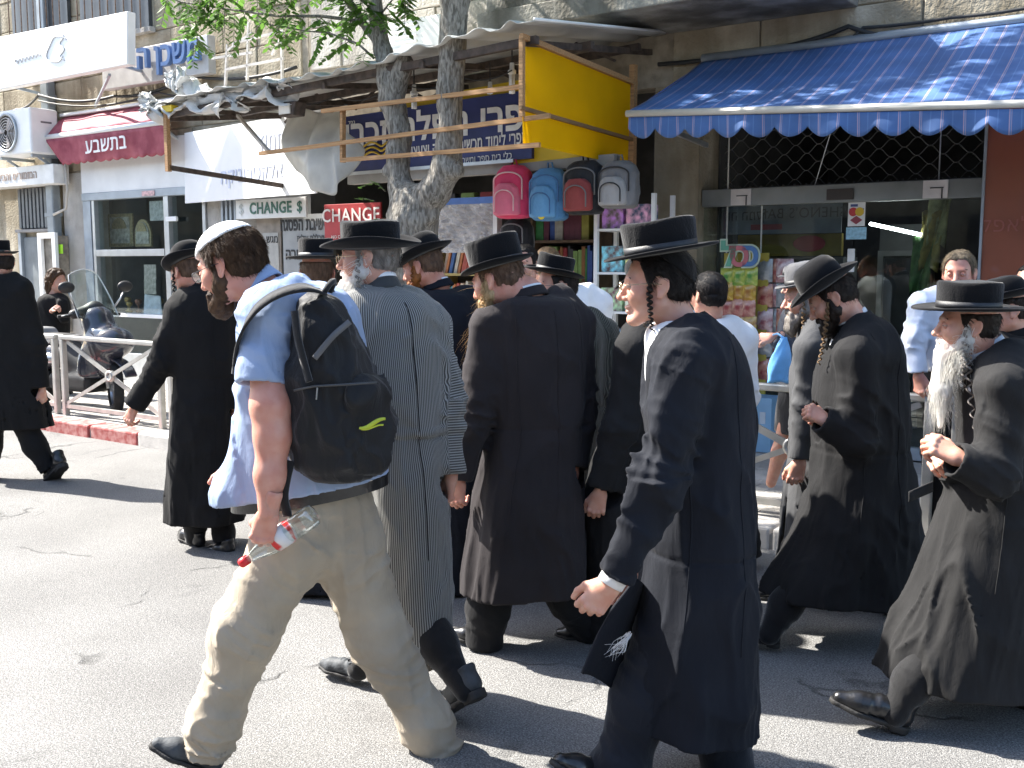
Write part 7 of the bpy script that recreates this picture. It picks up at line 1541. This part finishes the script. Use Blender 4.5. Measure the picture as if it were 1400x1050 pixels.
# ---- man in black at the kerb side
def man_kerb():
    s = Person(6.12, (265, 745), 'man in black long coat and round hat reaching his arm back beside the railing', G, h=.0115)
    s.head((256, 372), 145, 16, 0, 1.02, neck=(272, 391, .0), nr=.058, hair='buzz', h=.006, thick=.007, skin=SKIN_P, hatz=.055)
    s.hat((259, 357), 145, 22, -4, .102, .160, .115, 'round', m=FELT, curl=.014, side=.03); s.sidelock(1, 'dark', .16, .008, 6, .006)
    s.coat([(391, 254, 296, .10), (396, 246, 306, .13), (410, 238, 316, .16), (450, 234, 324, .175), (500, 236, 326, .165), (515, 238, 326, .16), (560, 236, 328, .175), (620, 232, 331, .19), (680, 230, 334, .2), (712, 229, 336, .2)],
           [[(262, 402, -.04, .07), (247, 424, -.08, .085), (222, 492, -.1, .076), (184, 556, -.1, .062)], [(300, 402, .04, .07), (316, 424, .08, .085), (326, 490, .06, .07), (322, 560, 0, .055)]],
           BLACK, 'coat', seams=(-58,), waist=515, hollow=640, skirt=.012, seed=4.8, wr=1.1)
    s.collar(BLACK, 'coat_collar', (273, 392, 0), 135, .076, .045, .014, 16, 60, .007); s.collar(WHITE, 'shirt_collar', (272, 391, 0), 135, .069, .052, .004, 16, 60)
    s.hand((183, 558, -.1), (-.5, .1, -.85), (-.6, -.8, 0), -1, 'half'); s.hand((321, 564, 0), (0, 0, -1), (1, -.2, 0), 1, 'half')
    s.limb([(275, 680, 0, .08), (268, 715, 0, .062), (264, 735, 0, .05)], SOCK, 'stocking', .003, 3.3, hollow=False); s.limb([(300, 680, .05, .08), (306, 730, .0, .06), (308, 748, -.05, .05)], SOCK, 'stocking', .003, 4.3, hollow=False)
    s.shoe((276, 752, -.05), (246, 732, .15)); s.shoe((320, 760, -.15), (280, 762, .0))
    s.finish()
man_kerb()

def man_edge():
    s = Person(8.06, (30, 660), 'man in plain black coat and black hat striding with one heel raised, sole showing', G, h=.013)
    s.head((2, 360), 140, 6, 0, 1.02, neck=(2, 378, .0), nr=.06, hair='dark', h=.007, hatz=.05)
    s.hat((-4, 347), 140, 2, 0, .1, .16, .105, 'flat', m=FELT, curl=.008, side=.012)
    s.coat([(372, -14, 16, .09), (379, -26, 26, .14), (392, -34, 36, .17), (430, -38, 46, .18), (490, -38, 54, .175), (545, -40, 63, .2), (584, -42, 71, .21)],
           [[(16, 382, -.03, .07), (30, 396, -.05, .085), (50, 470, -.05, .07), (58, 530, -.05, .055)], [(-16, 382, .03, .07), (-30, 396, .05, .085), (-44, 470, .05, .07), (-46, 530, 0, .055)]],
           BLACK, 'coat', hollow=540, skirt=.012, seed=2.9, waist=480, seam=False)
    s.collar(BLACK, 'coat_collar', (2, 379, 0), 140, .076, .05, .012, 10, 60, .007)
    s.hand((58, 534, -.05), (0, .1, -1), (1, -.3, 0), -1, 'half'); s.hand((-46, 534, 0), (0, .1, -1), (-1, -.3, 0), 1, 'half')
    s.limb([(25, 560, -.05, .1), (48, 610, -.05, .085), (68, 642, -.05, .075)], SUITBLK, 'trousers', .005, 5., two=[(-8, 560, .05, .1), (-14, 610, .02, .085), (-18, 650, 0, .08)])
    s.shoe((88, 636, -.15), (66, 666, .05)); s.shoe((-12, 658, 0), (-40, 655, .12))
    s.finish()
man_edge()

# ---- men half hidden in the crowd
def crowd_man(Y, base, label, head, yaw, pitch, neck, hat, coat, m, hair='buzz', k=1., beard=None, glasses=False, lock=None, arms=None, hands=(), legs=None, h=.0125, collar=True, waist=None, skin=SKIN, shoes=None, group=G, hollow=None, kip=None, tr=SUITBLK, thick=.007):
    s = Person(Y, base, label, group, h=h)
    s.head(head, yaw, pitch, 0, k, neck=neck, hair=hair, h=.0052, skin=skin, thick=thick, hatz=.06 if hat else None)
    if hat:
        hc_ = dict(hat); c = hc_.pop('c'); s.hat(c, hc_.pop('yaw', yaw), **hc_)
    if kip: s.kippah(kip, (-.35, 0, .94), .045, .012)
    if beard: s.beard(**beard)
    if glasses: s.glasses()
    if lock: s.sidelock(1, *lock); s.sidelock(-1, *lock)
    s.coat(coat, arms or (), m, 'coat' if m not in (WHITE, PALEB) else 'shirt', waist=waist, hollow=hollow, seed=Y*3.3, skirt=.012 if hollow else 0)
    if collar: s.collar(m, 'coat_collar', None, yaw, .074, .04, .014, 16, 60, .007); s.collar(WHITE, 'shirt_collar', None, yaw, .066, .048, .004, 16, 60)
    for a in hands: s.hand(*a)
    if legs: s.limb(legs[0], tr, 'trousers', .005, Y, two=legs[1])
    for a in shoes or (): s.shoe(*a)
    s.finish(); return s
def auto_body(Y, nx, ny, hw, hb, foot, hem, yaw=150):
    """coat rows, arms and legs for a mostly hidden walker: neck at (nx, ny)"""
    u = 1400/Y
    rows = [(ny+1, nx-.09*u, nx+.09*u, .10), (ny+.03*u, nx-hw*.62*u, nx+hw*.62*u, hb*.8), (ny+.10*u, nx-hw*.9*u, nx+hw*.9*u, hb), (ny+.3*u, nx-hw*u, nx+hw*u, hb*1.05), (ny+.55*u, nx-hw*.95*u, nx+hw*.95*u, hb), (ny+.8*u, nx-hw*1.03*u, nx+hw*1.03*u, hb*1.08), (hem, nx-hw*1.1*u, nx+hw*1.1*u, hb*1.15)]
    arms = [[(nx+sg*hw*.6*u, ny+.06*u, sg*.02, .07), (nx+sg*hw*.98*u, ny+.13*u, sg*.04, .08), (nx+sg*hw*1.1*u, ny+.42*u, sg*.03, .066), (nx+sg*hw*1.02*u, ny+.66*u, -.04, .052)] for sg in (-1, 1)]
    legs = [[(nx-.08*u, hem-.2*u, 0, .09), (nx-.14*u, hem+.15*u, .02, .075), (nx-.2*u, foot-.07*u, .03, .07)], [(nx+.08*u, hem-.2*u, 0, .09), (nx+.14*u, hem+.15*u, .02, .075), (nx+.2*u, foot-.07*u, .03, .07)]]
    shoes = [((nx-.17*u, foot-3, 0), (nx-.36*u, foot-3, .14)), ((nx+.23*u, foot-3, 0), (nx+.04*u, foot-3, .14))]
    wl = at(nx-hw*1.02*u, ny+.70*u, Y-.04); wr_ = at(nx+hw*1.02*u, ny+.70*u, Y-.04)
    hands = [(wl, (-.1, .1, -1), (-1, -.4, 0), -1, 'half'), (wr_, (-.1, .1, -1), (1, -.4, 0), 1, 'half')]
    return dict(coat=rows, arms=arms, legs=legs, shoes=shoes, hands=hands, hollow=hem-.35*u, waist=ny+.5*u)
GY = lambda Y: 525+1400*((CAM_H*_c-Y*_s)/(Y*_c+CAM_H*_s))
crowd_man(5.25, (432, GY(5.25)), 'man with cropped ginger nape and flat-topped hat between blue shirt and striped coat', (433, 374), 105, 0, (433, 404), dict(c=(432, 353), pitch=0, roll=0, rc=.093, rb=.160, hc=.10, curl=.006), m=NAVY,
          hair='buzz', skin=SKIN_P, lock=('red', .14, .007, 6), **auto_body(5.25, 433, 404, .22, .16, GY(5.25), 800))
crowd_man(5.3, (600, GY(5.3)), 'man with red beard and tilted round hat in dark navy coat', (578, 365), 160, 18, (598, 390), dict(c=(581, 349), pitch=24, roll=-3, rc=.098, rb=.150, hc=.115, style='round', m=FELT, side=.03, curl=.012), m=NAVY,
          hair='buzz', skin=SKIN_P, k=1.0, beard=dict(col='red', length=.05, n=700, tip=(563, 412, .02), spread=.018, seed=51), lock=('red', .14, .007, 6), **auto_body(5.3, 604, 392, .22, .17, GY(5.3), 800))
crowd_man(5.3, (770, GY(5.3)), 'young man with round spectacles and brimmed hat in olive striped coat', (760, 392), 198, 2, (772, 420), dict(c=(757, 374), pitch=-12, roll=-4, rc=.092, rb=.152, hc=.095, curl=.012, side=.016), m=OLIVE,
          hair='black', glasses=True, thick=.012, lock=('black', .1, .006, 5), **auto_body(5.3, 770, 422, .215, .17, GY(5.3), 790))
crowd_man(4.5, (850, GY(4.5)), 'man in black coat walking just beyond the navy frock coat, hat brim turned down', (898, 394), 168, 12, (912, 428), dict(c=(889, 374), pitch=24, roll=-2, rc=.096, rb=.158, hc=.095, style='round', m=FELT, side=.02), m=CHARC,
          hair='black', coat=[(430, 880, 915, .08), (440, 858, 930, .14), (465, 846, 944, .18), (520, 836, 950, .2), (590, 826, 952, .19), (640, 808, 955, .2), (690, 792, 958, .21), (750, 792, 960, .215), (800, 800, 962, .22)],
          arms=[[(880, 446, -.1, .07), (868, 480, -.17, .085), (846, 590, -.2, .074), (822, 668, -.2, .056)], [(880, 446, .1, .07), (868, 480, .17, .08), (850, 590, .2, .07), (830, 660, .2, .055)]], waist=600, hollow=700,
          hands=[(at(820, 674, 4.3), (-.2, .1, -1), (-.3, -1, 0), -1, 'half'), (at(829, 666, 4.7), (-.2, .1, -1), (-.3, 1, 0), 1, 'half')],
          legs=[[(850, 720, -.05, .1), (832, 800, -.05, .08), (815, 868, 0, .07)], [(890, 720, .08, .1), (905, 810, .1, .08), (915, 868, .1, .07)]], shoes=[((824, GY(4.5)-2, 0), (760, GY(4.5)-6, .08)), ((925, GY(4.5)-3, .05), (860, GY(4.5)-4, .12))])
crowd_man(6.3, (765, GY(6.3)), 'shopper in white shirt before the bookshelves, head behind a hat', (748, 366), 100, 0, (768, 386), None, m=WHITE, hair='sandy', skin=SKIN, collar=False, group='people on the pavement', **{**auto_body(6.3, 775, 388, .2, .15, GY(6.3), 560), 'hollow': 540})
crowd_man(6.0, (715, GY(6.0)), 'dark-clad person glimpsed between two hats at the bookstall', (716, 364), 250, 0, (716, 386), None, m=CHARC, hair='black', group='people on the pavement', **auto_body(6.0, 714, 388, .2, .15, GY(6.0), 640))
crowd_man(5.6, (975, GY(5.6)), 'boy in white shirt and dark skullcap at the snack display', (968, 404), 120, 2, (972, 428), None, m=WHITE, hair='black', kip=CHARC, thick=.012, collar=False, group='people on the pavement', **{**auto_body(5.6, 974, 432, .17, .14, GY(5.6), 600), 'hollow': 570})
crowd_man(5.05, (1105, GY(5.05)), 'grey-bearded man in grey coat and grey felt hat', (1102, 408), 176, 8, (1116, 438), dict(c=(1100, 388), pitch=10, roll=0, rc=.088, rb=.135, hc=.11, style='round', m=GREYFELT, bm=GREYFELT, curl=.01), m=GREYC, hair='grey', beard=dict(col='grey', length=.07, n=600, spread=.018, seed=61), lock=('sandy', .2, .008, 8),
          coat=[(436, 1098, 1136, .08), (448, 1094, 1150, .14), (470, 1090, 1158, .18), (530, 1082, 1165, .19), (600, 1080, 1168, .18), (680, 1072, 1172, .2), (760, 1064, 1176, .21)],
          arms=[[(1118, 450, -.1, .065), (1108, 478, -.17, .075), (1104, 560, -.19, .066), (1094, 628, -.2, .052)], [(1118, 450, .1, .065), (1108, 478, .17, .075), (1100, 560, .19, .066), (1090, 625, .2, .052)]], waist=590, hollow=680,
          hands=[(at(1093, 632, 4.85), (-.2, .1, -1), (-.3, -1, 0), -1, 'half'), (at(1089, 630, 5.25), (-.2, .1, -1), (-.3, 1, 0), 1, 'half')],
          legs=[[(1105, 700, -.05, .09), (1090, 760, -.05, .075), (1070, 812, 0, .068)], [(1135, 700, .08, .09), (1150, 760, .1, .075), (1160, 812, .1, .068)]], shoes=[((1078, GY(5.05)-3, 0), (1022, GY(5.05)-6, .08)), ((1170, GY(5.05)-3, .05), (1112, GY(5.05)-4, .12))])

# ---- pedestrian with the blue bag, on the pavement
def bag_walker():
    s = Person(6.5, (1070, GY(6.5)), 'woman in slate jacket and dark skirt carrying a blue plastic bag', 'people on the pavement', h=.012)
    s.head((1093, 392), 178, 4, 0, .93, neck=(1096, 414), hair='dark', h=.006, thick=.014); s.hat((1092, 376), 178, 3, 0, .094, .125, .07, 'round', m=GREYFELT, bm=GREYFELT, curl=0)
    s.coat([(410, 1086, 1106, .07), (418, 1076, 1116, .13), (435, 1068, 1124, .16), (470, 1066, 1124, .17), (500, 1068, 1122, .15), (535, 1062, 1126, .17)], [[(1094, 422, -.1, .06), (1084, 434, -.16, .065), (1082, 478, -.18, .058), (1058, 462, -.18, .046)], [(1094, 422, .1, .06), (1086, 434, .16, .065), (1084, 478, .18, .058), (1078, 520, .18, .046)]], cloth_mat('jacket_slate', (.05, .055, .07)), 'jacket', hollow=520, skirt=.008, waist=500, seam=False)
    s.coat([(525, 1068, 1120, .15), (560, 1062, 1122, .17), (592, 1060, 1122, .18)], (), cloth_mat('skirt_dark', (.02, .02, .024)), 'skirt', hollow=560, skirt=.01, waist=530, seam=False)
    skin_limb(s, [(1078, 570, -.05, .055), (1066, 618, -.05, .05), (1054, 660, -.05, .033)], .009); skin_limb(s, [(1100, 570, .08, .055), (1108, 618, .08, .05), (1116, 660, .08, .033)], .009)
    s.hand((1056, 461, -.18), (-1, .1, -.2), (-.2, -.8, .6), -1, 'fist'); s.hand((1077, 524, .18), (0, .1, -1), (-.2, 1, 0), 1, 'half')
    s.shoe((1058, GY(6.5)-2, -.05), (1010, GY(6.5)-2, 0)); s.shoe((1126, GY(6.5)-2, .08), (1080, GY(6.5)-2, .1)); s.finish()
    a = at(1072, 462, 6.2); BL = mat('bag_blue', (.18, .48, .85), .35, .1, 12, bump=.6, bscale=14, trans=.15)
    t = thing('plastic_bag', at(1072, 520, 6.2), 'translucent light blue plastic carrier bag hanging from a hand', 'bag', M=WORLD)
    def fn(u, v):
        an = u*2*math.pi; w = .012+.055*math.sin(min(1, v*1.15)*math.pi*.62)+.004*math.sin(an*5+v*9); p = a+np.array([math.cos(an)*w-.03*v, math.sin(an)*w*.5, -.27*v+.006*math.sin(an*3)]); return p
    MB().sheet(fn, 24, 14, .003).build('bag_body', BL, t, smooth=True); MB().tube([at(1057, 458, 6.3), at(1063, 456, 6.25), a, at(1074, 466, 6.2)], .006, 6).build('bag_handle', BL, t, smooth=True)
bag_walker()

# ---- man in white shirt standing by the shop
def man_white():
    s = Person(5.88, (1300, GY(5.88)), 'fair-haired man in white long-sleeved shirt and black trousers standing by the shop', 'people on the pavement', h=.0105)
    s.head((1311, 373), 238, 8, 0, 1.04, neck=(1313, 402, .03), hair='fair', h=.0042, thick=.0052, skin=SKIN_P, line=.002, nhair=6000)
    s.coat([(396, 1292, 1332, .07), (402, 1276, 1348, .12), (414, 1260, 1364, .15), (440, 1256, 1368, .16), (480, 1262, 1362, .15), (508, 1264, 1358, .145)],
           [[(1280, 404, .0, .06), (1262, 416, -.02, .074), (1250, 468, -.06, .068), (1256, 512, -.12, .058)], [(1344, 404, .03, .06), (1362, 416, .05, .072), (1374, 468, .02, .062), (1368, 512, -.04, .048)]], PALEB, 'shirt', skirt=0, seed=3.7, wr=1.5, slv=.8)
    s.collar(PALEB, 'collar', None, 238, .064, .036, .016, 14, 50)
    s.hand((1256, 514, -.13), (.1, -.1, -1), (-.9, -.4, 0), 1, 'half', 1.08); s.hand((1368, 516, -.05), (0, -.1, -1), (1, -.3, 0), -1, 'half')
    s.limb([(1290, 520, 0, .11), (1284, 620, -.02, .088), (1280, 738, 0, .08)], SUITBLK, 'trousers', .006, 6., two=[(1330, 520, .02, .11), (1334, 620, .02, .088), (1338, 738, .03, .08)])
    s.shoe((1283, GY(5.98), .1), (1272, GY(5.72), -.16)); s.shoe((1340, GY(5.98), .1), (1345, GY(5.72), -.16))
    rng = np.random.default_rng(8); n = 22; r0 = s.P((1266, 542, -.16))+rng.normal(0, .004, (n, 3)); e = np.array([.03, 0, -.2])+rng.normal(0, .02, (n, 3)); cx = rng.normal(0, .010, (n, 3)); V, Q = strands(r0, lambda t: r0+e*t+cx*np.sin(t*9)*t, .0016, 8); s.part('fringe', V, Q, WHITE)
    s.finish()
man_white()
crowd_man(4.7, (1400, GY(4.7)), 'man in black suit and black hat walking just beyond the long-bearded old man', (1376, 424), 172, 4, (1392, 452), dict(c=(1374, 405), pitch=12, rc=.092, rb=.15, hc=.09, style='round', m=FELT, side=.02), m=BLACK, hair='dark', **auto_body(4.7, 1402, 455, .21, .17, GY(4.7), 760))
crowd_man(5.3, (1430, GY(5.3)), 'dark-haired bareheaded man in dark coat near the brown panel', (1412, 392), 195, 0, (1424, 424), None, m=CHARC, hair='black', group='people on the pavement', **auto_body(5.3, 1430, 427, .21, .17, GY(5.3), 740))

# ---- woman standing behind the scooter
def woman():
    s = Person(12.6, (70, GY(12.6)), 'woman with brown wavy hair in black clothes standing behind the scooter', 'people on the pavement', h=.016)
    s.head((77, 384), -15, 12, 0, 1.12, neck=(73, 402), hair='brown', h=.0085, thick=.018, longhair=True)
    s.coat([(400, 62, 84, .08), (405, 56, 90, .13), (415, 52, 94, .16), (440, 52, 94, .16), (470, 54, 94, .15), (510, 50, 98, .17)], [[(80, 408, -.06, .06), (86, 416, -.14, .065), (88, 436, -.18, .055), (74, 424, -.24, .042)], [(66, 408, .06, .06), (60, 416, .12, .065), (58, 440, .14, .055), (66, 452, .1, .042)]], BLACK, 'blouse', skirt=0)
    s.coat([(495, 54, 96, .16), (530, 50, 98, .18), (548, 50, 98, .19)], (), SUITBLK, 'skirt', hollow=538, skirt=.01)
    s.hand((73, 423, -.25), (.5, -.5, .3), (0, -.6, .8), -1, 'half'); s.hand((67, 454, .1), (.6, 0, -.6), (0, -.6, .8), 1, 'half')
    skin_limb(s, [(66, 545, 0, .05), (66, 562, 0, .035)], .012); skin_limb(s, [(82, 545, 0, .05), (82, 562, 0, .035)], .012)
    s.shoe((64, GY(12.6)-1, 0), (68, GY(12.6)+1, -.2)); s.shoe((80, GY(12.6)-1, 0), (84, GY(12.6)+1, -.2)); s.finish()
woman()
for o in bpy.data.objects:
    for k in ('_b', '_r'):
        if k in o.keys(): del o[k]
